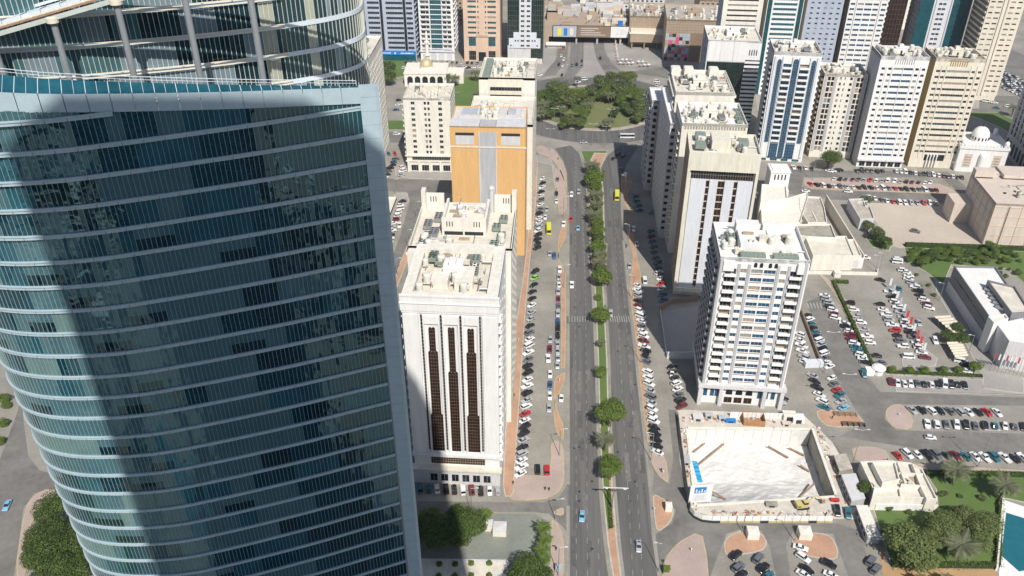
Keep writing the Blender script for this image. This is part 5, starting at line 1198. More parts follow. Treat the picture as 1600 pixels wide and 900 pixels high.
# carports
for pts, lb in (([(1457,493),(1482,492),(1512,516),(1489,521)], 'upper pleated cream carport by the hall'), ([(1478,534),(1502,533),(1513,556),(1492,558)], 'lower pleated cream carport by the hall')):
    g = [P(a, b, 2.8) for a, b in pts]; e = empty('carport', g[0].xyz*0, label=lb, cat='carport', group='carports by the hall'); n = 6; m = MB()
    for k in range(n):
        l0, l1, lm = g[0].lerp(g[3], k/n), g[0].lerp(g[3], (k+1)/n), g[0].lerp(g[3], (k+.5)/n); r0, r1, rm = g[1].lerp(g[2], k/n), g[1].lerp(g[2], (k+1)/n), g[1].lerp(g[2], (k+.5)/n); u = Vector((0, 0, .45))
        m.quad(l0, r0, rm+u, lm+u); m.quad(lm+u, rm+u, r1, l1)
    m.build('canopy', M['shade'], e); m = MB()
    for k in range(0, n+1, 2):
        q = g[1].lerp(g[2], k/n); m.rod((q.x, q.y, 0), (q.x, q.y, 2.8), .08)
        q = g[0].lerp(g[3], k/n); m.rod((q.x, q.y, 0), (q.x, q.y, 2.8), .06)
    m.build('post', M['metal'], e)
# ------------------------------------------------------------ building pit
c = PIT; cx = sum(c, Vector((0, 0, 0)))/4
from mathutils import noise as NZ
bl, br, fr_, fl = gp([(1075, 671), (1267, 673), (1303, 776), (1088, 790)])
rs2 = random.Random(2); m = MB(); nx, ny = 110, 84; gv = []
for j in range(ny+1):
    for i in range(nx+1):
        u, v = i/nx, j/ny; p = (bl.lerp(br, u)).lerp(fl.lerp(fr_, u), v); ramp = max(0, (v-.55)/.45)
        z = -7+6.6*ramp**1.3*(1-.75*max(0, (u-.55)/.45))
        z += .5*NZ.noise(Vector((u*7, v*6, 0)))+.25*NZ.noise(Vector((u*22, v*18, 3)))+.3*abs(NZ.noise(Vector((u*9+v*4, v*34-u*12, 8))))+rs2.uniform(-.07, .07) if 0 < i < nx and 0 < j < ny else 0
        gv.append((p.x, p.y, min(z, -.12)))
m.v = gv
for j in range(ny):
    for i in range(nx): a = j*(nx+1)+i; m.f.append((a, a+nx+1, a+nx+2, a+1)); m.m.append(0)
structure('pit_floor', m, M['rock'])
me = bpy.data.objects['pit_floor'].data; me.polygons.foreach_set('use_smooth', [True]*len(me.polygons))
PW = empty('retaining_wall', (0, 0, 0), label='tall concrete retaining wall lining the chalk building pit', cat='retaining wall')
for a, b, mm in ((bl, br, 'rock'), (br, fr_, 'conc_stain'), (fl, bl, 'rock'), (fr_, fl, 'rock')):
    d_ = (b-a); L = d_.length; d_.normalize(); n_ = Vector((-d_.y, d_.x, 0)); ctr = (bl+fr_)/2; n_ = n_ if n_.dot(ctr-a) < 0 else -n_; k_ = max(1, int(L/3.2))
    for q in range(k_):
        p, r_ = a+d_*(L*q/k_+.04), a+d_*(L*(q+1)/k_-.04); off = n_*rs2.uniform(0, .12); m = MB(); m.prism([(p+off).xy, (r_+off).xy, (r_+n_*.6).xy, (p+n_*.6).xy], -8, .9 if mm == 'conc_stain' else .35); m.build('wall_panel', M[mm], PW)
    m = MB(); p, r_ = a-n_*.05, b-n_*.05; m.prism([p.xy, r_.xy, (r_+n_*.9).xy, (p+n_*.9).xy], .9 if mm == 'conc_stain' else .35, 1.2 if mm == 'conc_stain' else .6); m.build('capping_beam', M['cream2'], PW)
for k, (a, b) in enumerate((((1084,706),(1101,693)), ((1088,729),(1131,694)), ((1200,697),(1232,715)), ((1233,700),(1258,712)), ((1250,727),(1266,737)), ((1272,756),(1246,780)), ((1112,768),(1134,780)))):
    zz_ = -5.6 if k < 5 else (-4.2 if k == 5 else -1.2); a_, b_ = P(*a, zz_), P(*b, zz_-.4); m = MB(); m.rod(a_, b_, .32, 10); n_ = Vector((0, 0, 0)); m.build('steel_strut', M['steel_rust'], label=ORD[k+1]+' rusty diagonal steel strut bracing the pit corners, counted from the far left', cat='strut', group='steel struts across the pit corners')
# hoarding along near edge
g = gp([(1077,800),(1084,808),(1096,814),(1112,816),(1300,816)]); HO = empty('site_hoarding', (0, 0, 0), label='white hoarding panels on a yellow and black barrier along the near side of the pit', cat='fence')
tot = 0
for a, b in zip(g, g[1:]):
    L = (b-a).length; k_ = max(1, round(L/2.6)); d_ = (b-a)/L; n_ = Vector((-d_.y, d_.x, 0))
    for q in range(k_):
        p, r_ = a+d_*(L*q/k_+.05), a+d_*(L*(q+1)/k_-.05); m = MB(); m.prism([p.xy, r_.xy, (r_+n_*.1).xy, (p+n_*.1).xy], .5, 2.7)
        m.build('hoarding_panel', M['white'], HO); m = MB(); m.prism([(p-n_*.4).xy, (r_-n_*.4).xy, (r_+n_*.2).xy, (p+n_*.2).xy], 0, .7); m.build('barrier_block', M['yellow' if 0 else 'yellowkerb'] if q % 2 else M['dark'] if q % 6 == 0 else M['yellowkerb'], HO)
g = gp([(1058,650),(1064,700),(1072,760),(1078,800)]); 
HO = empty('site_fence', (0, 0, 0), label='dark sheet fence along the street side of the pit', cat='fence')
for a, b in zip(g, g[1:]):
    L = (b-a).length; k_ = max(1, round(L/3)); d_ = (b-a)/L; n_ = Vector((-d_.y, d_.x, 0))
    for q in range(k_): p, r_ = a+d_*(L*q/k_+.02), a+d_*(L*(q+1)/k_-.02); m = MB(); m.prism([p.xy, r_.xy, (r_+n_*.12).xy, (p+n_*.12).xy], 0, 2.6); m.build('fence_sheet', M['conc_stain'], HO)
g = gp([(1140,652),(1250,655)]); HO = empty('site_fence', (0, 0, 0), label='white sheet fence between the apartment tower and the pit', cat='fence')
for q in range(16):
    a, b = g[0].lerp(g[1], q/16), g[0].lerp(g[1], (q+.94)/16); m = MB(); m.prism([a.xy, b.xy, (b+Vector((0, .1, 0))).xy, (a+Vector((0, .1, 0))).xy], 0, 2.5); m.build('fence_sheet', M['white'], HO)
p = P(1178, 666); e = empty('plywood_box', (p.x, p.y, 0), radians(-2), label='open plywood formwork box on the far edge of the pit', cat='formwork')
for a in ((-3.8, 3.8, -.15, 0, 0, 2.6), (-3.8, 3.8, 5, 5.15, 0, 2.6), (-3.8, -3.65, 0, 5, 0, 2.6), (3.65, 3.8, 0, 5, 0, 2.6)): 
    for k in range(6): 
        m = MB(); x0, x1, y0, y1, z0, z1 = a
        if x1-x0 > 2: m.box(x0+(x1-x0)*k/6+.02, x0+(x1-x0)*(k+1)/6-.02, y0, y1, z0, z1)
        else: m.box(x0, x1, y0+(y1-y0)*k/6+.02, y0+(y1-y0)*(k+1)/6-.02, z0, z1)
        m.build('plank', M['wood'], e)
m = MB(); m.box(-3.6, 3.6, 0, 5, 0, .1); m.build('floor_board', M['wood'], e)
for (px, py, w_, d_, h_, mm, lb) in ((1090,655,3.4,2.6,1.4,'palegrey','stack of grey concrete slabs at the far left of the pit'), (1107,652,2.6,2,1.6,'greyc','grey tool crate beside the slab stack above the pit'), (1141,659,3.6,1.6,.9,'blueband','blue tarpaulin heap beside the plywood box'), (1128,655,2.4,2,1.2,'bluegrey','blue grey crate next to the tarpaulin heap'), (1232,654,4.4,3,2.4,'cream2','cream shed with dark opening above the pit'), (1246,658,4,3,2.2,'white','white roofed shed at the top right of the pit'), (1228,664,2.6,1.6,1,'beige','tan crate in front of the cream shed'), (1072,722,2.2,3.4,1.4,'greyc','grey pallet beside the street fence of the pit'), (1205,790,3.6,1.8,1,'conc_stain','steel basket on the near rim of the pit'), (1304,783,2.6,1,.8,'red','red plastic barrier near the excavator')):
    p = P(px, py); m = MB(); m.box(-w_/2, w_/2, -d_/2, d_/2, .05, h_); m.box(-w_/2-.1, w_/2+.1, -d_/2-.1, d_/2+.1, h_, h_+.1); m.box(-w_/4, w_/4, -d_/2-.04, -d_/2, .1, h_*.8, 1); m.build('site_store', [M[mm], M['dark']], loc=(p.x, p.y, 0), label=lb, cat='site store')
p = P(1084, 738); m = MB(); r = random.Random(3)
for k in range(14):
    t = k/14; x0 = -1.6+r.uniform(-.3, .3)*0; m.quad((-1.0, -5+10*t, .3+.5*abs(sin(k*1.3))), (.8, -5+10*t, .2+.4*abs(cos(k))), (.8, -5+10*(t+1/14), .2+.4*abs(cos(k+1))), (-1.0, -5+10*(t+1/14), .3+.5*abs(sin((k+1)*1.3))))
m.build('blue_tarpaulin', mat('tarp_blue', (.03, .35, .62), .6, .1, .5), loc=(p.x+1.2, p.y, 0), rz=radians(4), label='bright blue tarpaulin strip lying inside the street fence of the pit', cat='tarpaulin')
m = MB(); r = random.Random(41)
for q in range(230):
    e_ = r.choice((((1062, 655), (1255, 658)), ((1066, 668), (1084, 800)), ((1100, 803), (1300, 803)), ((1274, 668), (1330, 790)))); t = r.random()
    p = P(e_[0][0]+(e_[1][0]-e_[0][0])*t+r.uniform(-4, 4), e_[0][1]+(e_[1][1]-e_[0][1])*t+r.uniform(-4, 4)); a = r.uniform(0, 3); w_, d_, h_ = r.choice(((1.8, .25, .2), (.8, .7, .5), (2.6, .12, .12), (1.1, .9, .25), (.5, .4, .3)))
    m.box(-w_/2, w_/2, -d_/2, d_/2, .05, .06+h_, r.randrange(4), False, Matrix.Translation((p.x, p.y, 0)) @ Matrix.Rotation(a, 4, 'Z'))
m.build('site_debris', [M['steel_rust'], M['greyc'], M['cream2'], M['wood']], kind='stuff', label='scattered planks, blocks and scrap round the rim of the pit', cat='debris')
# site board
p = P(1092, 790); e = empty('site_board', (p.x, p.y, 0), radians(8), label='large white project board with a blue picture at the near left corner of the pit', cat='sign board')
m = MB(); m.box(-3.6, 3.6, 0, .2, 1.6, 9); m.build('board', M['white'], e); m = MB(); m.box(-2.2, 1.6, -.06, 0, 5.6, 8.2); m.build('picture', M['blueband'], e); m = MB(); [m.box(-1.8+k*.9, -1.3+k*.9, -.1, -.06, 5.8, 7.4-(k % 2)*.6) for k in range(4)]; m.build('picture_towers', M['cool'], e)
m = MB(); [m.box(-2.6+.3*(k % 2), 2.4-.6*(k % 3), -.05, 0, 4.6-k*.55, 4.8-k*.55) for k in range(5)]; m.build('board_lettering', M['greyc'], e); m = MB(); [m.rod((x, .3, 0), (x, .3, 9), .12) for x in (-3.2, 3.2)]; m.build('post', M['metal'], e)
# excavator
p = P(1253, 793); e = empty('excavator', (p.x, p.y, 0), radians(12), label='small yellow excavator with folded arm at the near right rim of the pit', cat='excavator')
ym = mat('digger_yellow', (.60, .50, .20), .6, .1, 1); m = MB(); m.box(-1.9, 1.9, -1.3, -.75, .1, .9); m.box(-1.9, 1.9, .75, 1.3, .1, .9); m.build('track', M['dark'], e)
m = MB(); m.box(-2.2, 1.4, -1.2, 1.2, 1, 2.2); m.box(-2.4, -1.2, -1.2, 1.2, 1.2, 2.5); m.build('body', ym, e); m = MB(); m.box(-.1, 1.3, -1.1, -.1, 2.2, 3.2); m.build('cab', M['darkglass'], e); m = MB(); m.box(-.2, 1.4, -1.2, 0, 3.2, 3.35); m.build('cab_roof', ym, e)
m = MB(); m.rod((1.2, .4, 1.8), (4.4, .4, 4.2), .28, 8, r2=.22); m.rod((4.4, .4, 4.2), (7, .4, 2.0), .22, 8, r2=.16); m.build('arm', ym, e); m = MB(); m.box(6.5, 7.6, -.1, .9, .8, 1.9); m.build('bucket', M['steel_rust'], e)
# shaded yard wall, car park fences
wall('yard_wall', [(1042,560),(1088,560)], 3.2, .4, 'cool', 'pale blue wall closing the near side of the shaded work yard')
wall('yard_wall', [(1031,487),(1042,560)], 1.4, .25, 'palegrey', 'low grey wall along the street side of the shaded work yard')
wall('yard_hoarding', [(1030,486),(1050,474),(1090,470)], 2.4, .2, 'steel_rust', 'rust red hoarding behind the shaded work yard')
wall('hedge_fence', [(1251,488),(1282,570)], 1.8, .5, 'brown', 'brown slatted fence between the car park rows beside the apartment tower')
wall('low_wall', [(1256,572),(1284,571)], 2.4, 2.6, 'cool', 'white boxy canopy at the near end of the brown slatted fence')
# ------------------------------------------------------------ trees
def leafcloud(n, R, H, leaf, seed, lobes=9, squash=.8):
    r = random.Random(seed); m = MB(); L = []
    for k in range(lobes):
        a = r.uniform(0, 2*pi); q = R*.58*math.sqrt(r.random()); L.append((q*cos(a), q*sin(a), r.uniform(-.25, .45)*H, R*r.uniform(.34, .55)))
    L.append((0, 0, .1*H, R*.6))
    for k in range(n):
        cx, cy, cz, rr = r.choice(L); a = r.uniform(0, 2*pi); t = math.acos(r.uniform(-.6, 1)); q = rr*(.72+.36*r.random())
        p = Vector((cx+q*sin(t)*cos(a), cy+q*sin(t)*sin(a), cz+q*cos(t)*squash))
        nrm = Vector((sin(t)*cos(a)+r.uniform(-.7, .7), sin(t)*sin(a)+r.uniform(-.7, .7), cos(t)+r.uniform(-.1, 1.3))).normalized()
        u = nrm.orthogonal().normalized(); v = nrm.cross(u); an = r.uniform(0, pi); u, v = u*cos(an)+v*sin(an), v*cos(an)-u*sin(an); s_ = leaf*r.uniform(.6, 1.25)
        m.quad(p-u*s_, p-v*s_*.55, p+u*s_, p+v*s_*.55, r.choice((0, 0, 1)) if r.random() < .9 else 1)
    return m
TREES = []
def trunk_mesh(R, H, seed):
    r = random.Random(seed); m = MB(); top = Vector((0, 0, -H*.15)); m.rod((0, 0, -H*1.1), top, .06*R+.08, 7, r2=.04*R+.05)
    for k in range(6):
        a = 2*pi*k/6+r.uniform(-.3, .3); m.rod(top, (R*.6*cos(a), R*.6*sin(a), r.uniform(.1, .4)*H), .035*R+.04, 5, r2=.03)
    return m
for k, (n, leaf, cm) in enumerate(((2600, .085, ('leaf', 'leaf2')), (2600, .08, ('leaf3', 'leaf')), (2400, .085, ('leafo', 'leaf2')), (9000, .042, ('leaf', 'leaf2')), (5200, .06, ('leafo', 'leaf')), (4200, .062, ('leaf', 'leaf3')))):
    TREES.append((leafcloud(n, 1, .8, leaf, 100+k, lobes=10 if n < 5000 else 20).mesh('crown', [M[cm[0]], M[cm[1]]]), trunk_mesh(1, .8, k).mesh('trunk', [M['bark']])))
def tree(px, py, rpx, kind, label, group=None, zc=None, name='tree', hs=1.0):
    z = 4.0 if zc is None else zc; p = P(px, py, z); k = proj(p)[2]; R = rpx*k/F; 
    if zc is None: z = max(1.2, R*.95+1.2*(R > 2)); p = P(px, py, z)
    e = empty(name, (p.x, p.y, 0), label=label, cat='tree', group=group); r = random.Random(int(px*7+py)); rz = r.uniform(0, 6)
    obj('crown', TREES[kind][0], e, (0, 0, z), rz, scale=(R*1.22, R*1.22, R*1.05*hs)); obj('trunk', TREES[kind][1], e, (0, 0, z), rz, scale=(R*.9, R*.9, z/.88*1.0)); return e
def bushy(name, label, cat, px, py, rpx, kind=0, group=None):
    z = .9; p = P(px, py, z); R = rpx*proj(p)[2]/F; e = empty(name, (p.x, p.y, 0), label=label, cat=cat, group=group); obj('foliage', TREES[kind][0], e, (0, 0, R*.75), px, scale=(R*1.1, R*1.1, R*.95)); obj('stem', TREES[kind][1], e, (0, 0, R*.75), 0, scale=(R*.4, R*.4, R*.8)); return e
# palms
FR = {}
def frond(mname, droop, leaflets=12):
    m = MB(); n = leaflets; prev = Vector((0, 0, 0)); pts = []
    for k in range(n+1):
        t = k/n; pts.append(Vector((t*cos(droop*t*.5), 0, .42*t-droop*.62*t*t)))
    for k in range(n):
        a, b = pts[k], pts[k+1]; t = (k+.5)/n; wl = .24*sin(pi*min(1, t*.92+.12))+.03; w_ = .008
        m.quad(a+Vector((0, -w_, 0)), a+Vector((0, w_, 0)), b+Vector((0, w_, 0)), b+Vector((0, -w_, 0)))
        for s in (1, -1):
            d = (b-a); tip = a+Vector((wl*.55, s*wl, -wl*.25)); tip2 = (a+b)/2+Vector((wl*.6, s*wl*.92, -wl*.3))
            m.tri(a, a+d*.62, tip); m.tri(a+d*.5, b, tip2)
    return m.mesh('frond', [M[mname]])
for mn in ('palm', 'palmg'):
    for q, dr in enumerate((.25, .8, 1.5)): FR[(mn, q)] = frond(mn, dr)
m = MB(); r = random.Random(1)
for k in range(10): m.cyl(r.uniform(-.01, .01), 0, k*.1, k*.1+.1, .055 if k % 2 else .05, 8, 0, .06 if k % 2 else .045, cap=(k == 9))
PT = m.mesh('trunk', [M['bark']])
PCROWN = {}
for mn in ('palm', 'palmg'):
    mm = MB(); r = random.Random(4)
    for i in range(34):
        q = (0 if i < 8 else (1 if i < 22 else 2)); me = FR[(mn, q)]; R_ = Matrix.Rotation(i*2.4, 4, 'Z')@Matrix.Scale(r.uniform(.85, 1.1), 4); i0 = len(mm.v); mm.v += [tuple(R_@v.co) for v in me.vertices]; mm.f += [tuple(i0+j for j in p.vertices) for p in me.polygons]; mm.m += [0]*len(me.polygons)
    PCROWN[mn] = mm.mesh('crown', [M[mn]])
def palm(px, py, rpx, label, mn='palm', H=7, group='palms', single=False):
    p = P(px, py, H); R = rpx*proj(p)[2]/F*1.15; e = empty('palm_tree', (p.x, p.y, 0), label=label, cat='palm tree', group=group)
    obj('trunk', PT, e, (0, 0, 0), scale=(6 if H > 4 else 4, 6 if H > 4 else 4, H)); r = random.Random(int(px))
    if single:
        for i in range(34):
            q = (0 if i < 8 else (1 if i < 22 else 2)); obj('frond', FR[(mn, q)], e, (0, 0, H), i*2.4+r.uniform(-.2, .2), scale=R*r.uniform(.85, 1.08))
    else: obj('crown', PCROWN[mn], e, (0, 0, H), r.uniform(0, 6), scale=R)
    return e
MT_ = [('t',929,277,16,1),('p',925,257,14),('p',931,303,14),('p',929,334,14),('t',935,359,12,1),('t',934,383,13,1),('p',936,408,13),('t',939,430,16,1),('t',935,464,6,1),('t',938,489,15,1),('p',939,534,8),('t',940,579,10,1),('t',927,265,9,0),('t',930,290,10,1),('t',932,318,10,0),('t',933,346,10,1),('p',932,318,12),('t',935,371,9,0),('t',937,396,11,1),('t',938,418,9,0),('p',937,396,11),('t',954,645,23,5),('p',946,685,17),('t',954,731,20,5)]
nt_ = 0; np_ = 0
for q, a in enumerate(MT_):
    if a[0] == 't': nt_ += 1; tree(a[1], a[2], a[3], a[4], 'rounded green street tree on the median, %s counting from the roundabout' % ORD[nt_], 'street trees along the median')
    else: np_ += 1; palm(a[1], a[2], a[3], 'date palm on the median, %s counting from the roundabout' % ORD[np_], single=True, group='palms along the median', H=3 if a[3] < 10 else 6)
TI = [(300,560,66,0),(255,620,56,2),(400,600,66,0),(430,700,60,0),(350,745,55,0),(480,625,50,2),(560,510,60,0),(620,475,48,0),(720,485,62,0),(690,560,70,2),(765,590,58,0),(800,655,66,0),(860,650,58,0),(800,715,48,0),(705,665,42,2),(645,700,36,2),(500,560,44,0),(225,575,40,2),(425,765,44,0),(590,560,50,2),(300,680,54,2),(170,600,40,2),(220,700,46,2),(880,600,40,2),(740,540,44,0),(320,780,30,2),(350,620,60,0),(260,540,46,0),(840,700,44,2),(620,520,40,0),(560,590,46,2),(640,590,40,2),(680,620,44,2),(460,660,36,0),(740,690,40,0),(780,740,34,2)]
side_ = lambda x, y: ('far' if y < 560 else ('near' if y > 690 else 'middle'))+' '+('left' if x < 420 else ('right' if x > 700 else 'centre'))
cnt = {}
for x, y, r_, k in TI:
    s_ = side_(x, y); cnt[s_] = cnt.get(s_, 0)+1
    tree(800+x/4, y/4, r_/4*.9, (4, 5, 2)[(x//10) % 3] if k == 0 else (2, 0, 5)[(x//10) % 3], '%s tree of the %s clump on the roundabout island, counted from the left' % (ORD[cnt[s_]], s_), 'trees on the roundabout island')
for k, (x, y, r_) in enumerate(((270,505,34),(408,490,22),(190,650,52),(600,755,46),(610,590,42),(180,700,46),(472,655,44),(840,560,26))): palm(800+x/4, y/4, r_/4, '%s date palm on the roundabout island, counted from the near road' % ORD[k+1], H=7, group='palms on the roundabout island')
for k, (x, y, r_, kd) in enumerate(((84,795,26,3),(72,830,28,3),(100,850,34,3),(68,872,30,3),(112,884,30,3),(88,900,34,3),(62,848,22,3),(120,860,24,3))): tree(x, y, r_, kd, '%s dark spreading tree at the foot of the curved glass tower, counted from the top' % ORD[k+1], 'trees at the foot of the glass tower')
for k, (x, y, r_) in enumerate(((6,626,11),(10,634,8),(8,662,9),(2,690,9))): bushy('shrub', '%s clipped shrub left of the street at the left edge' % ORD[k+1], 'shrub', x, y, r_, 1, 'shrubs at the left edge')
for k, (x, y, r_, kd) in enumerate(((682,825,32,3),(728,826,32,3),(742,822,16,3),(662,822,22,3),(708,812,24,3))): tree(x, y, r_, kd, '%s dense dark tree on the forecourt beside the glass tower, counted from the left shade' % ORD[k+1], 'trees on the forecourt', hs=.8)
tree(834, 893, 30, 3, 'dense tree at the bottom edge beside the palm row', None); tree(818, 903, 22, 3, 'lower dense tree half cut by the bottom edge')
for k, (x, y, r_) in enumerate(((715,795,11),(758,803,12),(679,798,9))): palm(x, y, r_, '%s bright fan palm by the forecourt gatehouse' % ORD[k+1], 'palmg', 6, 'fan palms by the gatehouse')
for k, (x, y, r_) in enumerate(((849,823,13),(852,841,12),(847,857,13),(850,873,12))): palm(x, y, r_, '%s palm from the top in the row beside the forecourt' % ORD[k+1], 'palmg', 5, 'palm row beside the forecourt', single=True)
for k, (x, y) in enumerate(((737,879),(764,879),(687,880),(712,880),(737,898),(764,898),(686,899),(711,899))): bushy('topiary', '%s round clipped bush in the forecourt planter' % ORD[k+1], 'bush', x, y, 5.5, 1 if k not in (2, 3, 6, 7) else 1, 'clipped bushes in the forecourt planter')
G_ = [(1420,850,34,4,'large rounded tree at the near left corner of the villa garden'),(1440,872,24,4,'leafy tree in front of the large rounded garden tree'),(1392,832,13,4,'small tree left of the large garden tree'),(1472,820,24,4,'bushy tree in the middle of the garden'),(1458,842,18,4,'low bushy tree left of the big date palm'),(1512,812,20,4,'dark tree behind the big date palm'),(1538,822,24,4,'bushy tree right of the big date palm'),(1530,848,18,4,'low tree near the pool wall'),(1352,762,12,0,'small dark tree between cabin and villa'),(1497,800,14,2,'small olive tree at the centre of the garden'),(1296,247,17,3,'single dark tree in front of the short cream block'),(1371,362,12,2,'scrubby tree beside the sandy lot'),(1382,376,11,0,'leafy tree at the near end of the scrub patch'),(1358,352,9,2,'low scrub tree behind the grey store'),(1352,312,9,2,'thin olive tree beside the parked vans'),(604,105,14,0,'green tree beside the golden domed mosque'),(606,120,12,0,'lower green tree beside the golden domed mosque'),
 (1498,512,10,0,'leafy tree between the two carports'),(1484,524,11,0,'spreading tree below the upper carport'),(1503,528,11,0,'tree beside the hall wall near the lower carport'),(1478,500,7,2,'small tree above the upper carport')]
for a in G_: tree(*a[:4], a[4])
for k, (x, y, r_) in enumerate(((1388,764,9),(1420,770,7),(1470,772,7),(1535,778,8),(1500,774,6),(1530,812,9),(1468,800,9),(1478,770,6))): bushy('shrub', '%s low shrub on the villa lawn, from the left' % ORD[k+1], 'shrub', x, y+(30 if x < 1440 else 0), r_*.8, 2, 'shrubs on the villa lawn')
palm(1495, 733, 24, 'large date palm at the top of the villa garden', H=7, single=True, group=None); palm(1571, 757, 23, 'large date palm at the right edge of the garden', H=7, single=True, group=None); palm(1502, 850, 28, 'biggest date palm in the middle of the garden', H=6, single=True, group=None)
palm(1441, 905, 12, 'palm tips at the bottom edge left of the pool', H=4, group=None); palm(1482, 905, 12, 'palm tips at the bottom edge nearer the pool', H=4, group=None)
for k, (x, y) in enumerate(((697,118),(711,121),(743,113),(747,146),(744,160))): palm(x, y, 9, '%s palm on the lawn behind the cream hotel' % ORD[k+1], H=7, group='palms on the far lawn')
palm(1585, 167, 9, 'palm on the far lawn at the right', H=7, group=None)
for k, x in enumerate((1394,1421,1446,1475,1498,1525)): tree(x, 577 if x < 1520 else 572, 7 if x < 1520 else 10, 1, '%s lollipop tree from the left in the hedge of the mall car park' % ORD[k+1], 'small trees along the car park hedge')
r = random.Random(6)
for k in range(30):
    x = 1424+(k % 15)*11+r.uniform(-3, 3); y = 394+(k//15)*14+r.uniform(-3, 3)
    if x > 1490 and y > 408: y = 398
    bushy('shrub', '%s bush from the left in the %s line of the park planting' % (ORD[k % 15+1], 'back' if k < 15 else 'front'), 'shrub', x, y, r.uniform(5, 9), r.choice((0, 1, 5)), 'bushes of the park planting')
tree(1549, 385, 10, 5, 'taller bright tree against the beige block'); tree(1458, 399, 11, 0, 'dark spreading tree in the park planting'); tree(1443, 408, 9, 5, 'bright low tree at the park corner')
for k, (x, y) in enumerate(((1432,421),(1452,437),(1460,452),(1437,438))): bushy('shrub', '%s sparse sapling beside the hall car park' % ORD[k+1], 'shrub', x, y+8, 4, 1, 'saplings beside the hall')
def hedge(name, label, pts, w_, h_, mm, n_per=26):
    g = gp(pts); m = MB(); r = random.Random(len(label))
    for a, b in zip(g, g[1:]):
        L = (b-a).length; d = (b-a)/L; nn_ = Vector((-d.y, d.x, 0))
        m.prism([(a-nn_*w_*.42).xy, (b-nn_*w_*.42).xy, (b+nn_*w_*.42).xy, (a+nn_*w_*.42).xy], 0, h_*.88, 1)
        for k in range(int(L*n_per)):
            q = a+d*r.uniform(0, L)+nn_*r.uniform(-.5, .5)*w_; s_ = .22*r.uniform(.6, 1.4); z = h_*(.86+.2*r.random()) if r.random() < .6 else r.uniform(.1, h_)
            if z < h_*.8: q = q+nn_*(w_*.5 if r.random() < .5 else -w_*.5)
            n3 = Vector((r.uniform(-1, 1), r.uniform(-1, 1), r.uniform(.2, 1))).normalized(); u = n3.orthogonal().normalized()*s_; v = n3.cross(u.normalized())*s_*.7; c_ = Vector((q.x, q.y, z)); m.quad(c_-u, c_-v, c_+u, c_+v, 0)
    return m.build(name, [M[mm], M['leaf2']], label=label, cat='hedge')
hedge('hedge', 'long clipped hedge dividing the rows of the mall car park', [(1301,440),(1363,573)], 1.4, 1.2, 'leaf')
hedge('hedge', 'short block of hedge at the top end of the divider', [(1303,441),(1325,442)], 2.2, 1.2, 'leaf3')
hedge('hedge', 'hedge under the lollipop trees at the near edge of the car park', [(1385,582),(1534,589)], 1.6, 1.1, 'leaf')
hedge('hedge', 'dark boundary hedge at the back of the park', [(1414,385),(1600,391)], 2.5, 2.2, 'leaf', 10)
hedge('hedge', 'clipped hedge along the near side of the villa garden', [(1392,884),(1558,886),(1563,785)], 1.6, 1.6, 'leaf')
hedge('hedge', 'clipped hedge along the street side of the villa garden', [(1445,741),(1600,744)], 1.6, 1.6, 'leaf')
hedge('hedge', 'leafy strip in the narrow end of the median', [(951,762),(955,826)], 1.3, .8, 'leaf3', 14)
# ------------------------------------------------------------ lamps, signs
def lamp(px, py, H, label, arm=(-1.6, 0), double=False, group='street lamps'):
    p = P(px, py); e = empty('street_lamp', (p.x, p.y, 0), label=label, cat='street lamp', group=group)
    obj('pole', POLE[H], e); 
    for s in ((1, -1) if double else (1,)): obj('lamp_arm', ARM, e, (0, 0, H), atan2(arm[1]*s, arm[0]*s))
    return e
POLE = {}
for H in (8, 9, 12, 14, 16, 19):
    m = MB(); m.cyl(0, 0, 0, H, .15, 8, 0, .08); m.box(-.35, .35, -.35, .35, 0, .25); POLE[H] = m.mesh('pole', [M['metal']])
m = MB(); m.rod((0, 0, 0), (1.8, 0, .35), .06, 5); m.box(1.5, 2.5, -.18, .18, .3, .48); ARM = m.mesh('lamp_arm', [M['palegrey']])
LAMPS = [(1001,567,12),(1017,719,12),(1029,893,12),(988,467,12) ,(981,385,12),(976,306,12),(874,712,12),(868,812,9),(872,899,12),(880,340,12),(881,450,12),(1160,831,9),(1241,845,9),(1331,728,16),(1528,729,16),(1310,650,19),(1287,582,19),(1269,281,14),(1376,283,14),(1484,291,14),(737,806,12),(617,304,9),(668,303,9),(651,340,9),(637,385,9),(621,430,9),(866,203,14),(876,200,14),(953,204,14),(1019,178,14),(925,228,14),(859,236,14),(945,232,14),(1004,228,14),(882,127,12),(889,128,12),(1367,426,9),(1374,422,9),(1513,553,9),(1485,446,9),(1467,470,9)]
for k, (x, y, H) in enumerate(LAMPS):
    where = 'on the avenue verge' if 860 < x < 1040 and y > 230 else ('round the roundabout' if 860 < x < 1040 else ('along the side street left of the white tower' if x < 760 else 'in the right hand car parks'))
    c_ = cnt[where] = cnt.get(where, 0)+1
    lamp(x, y, H, '%s slim grey lamp post %s' % (ORD[c_], where), arm=((-1, 0) if x > 940 else (1, 0)), double=(H >= 14), group='lamp posts '+where)
p = P(956, 797); e = empty('gantry_sign', (p.x, p.y, 0), label='T shaped double arm mast on the median above the white car', cat='mast'); m = MB(); m.cyl(0, 0, 0, 10, .22, 8, 0, .16); m.build('pole', M['metal'], e); m = MB(); m.box(-3.4, 4.6, -.15, .15, 9.8, 10.05); m.box(-2.6, -1.8, -.4, .4, 9.6, 9.8); m.box(3, 4, -.4, .4, 9.6, 9.8); m.build('arm', M['palegrey'], e)
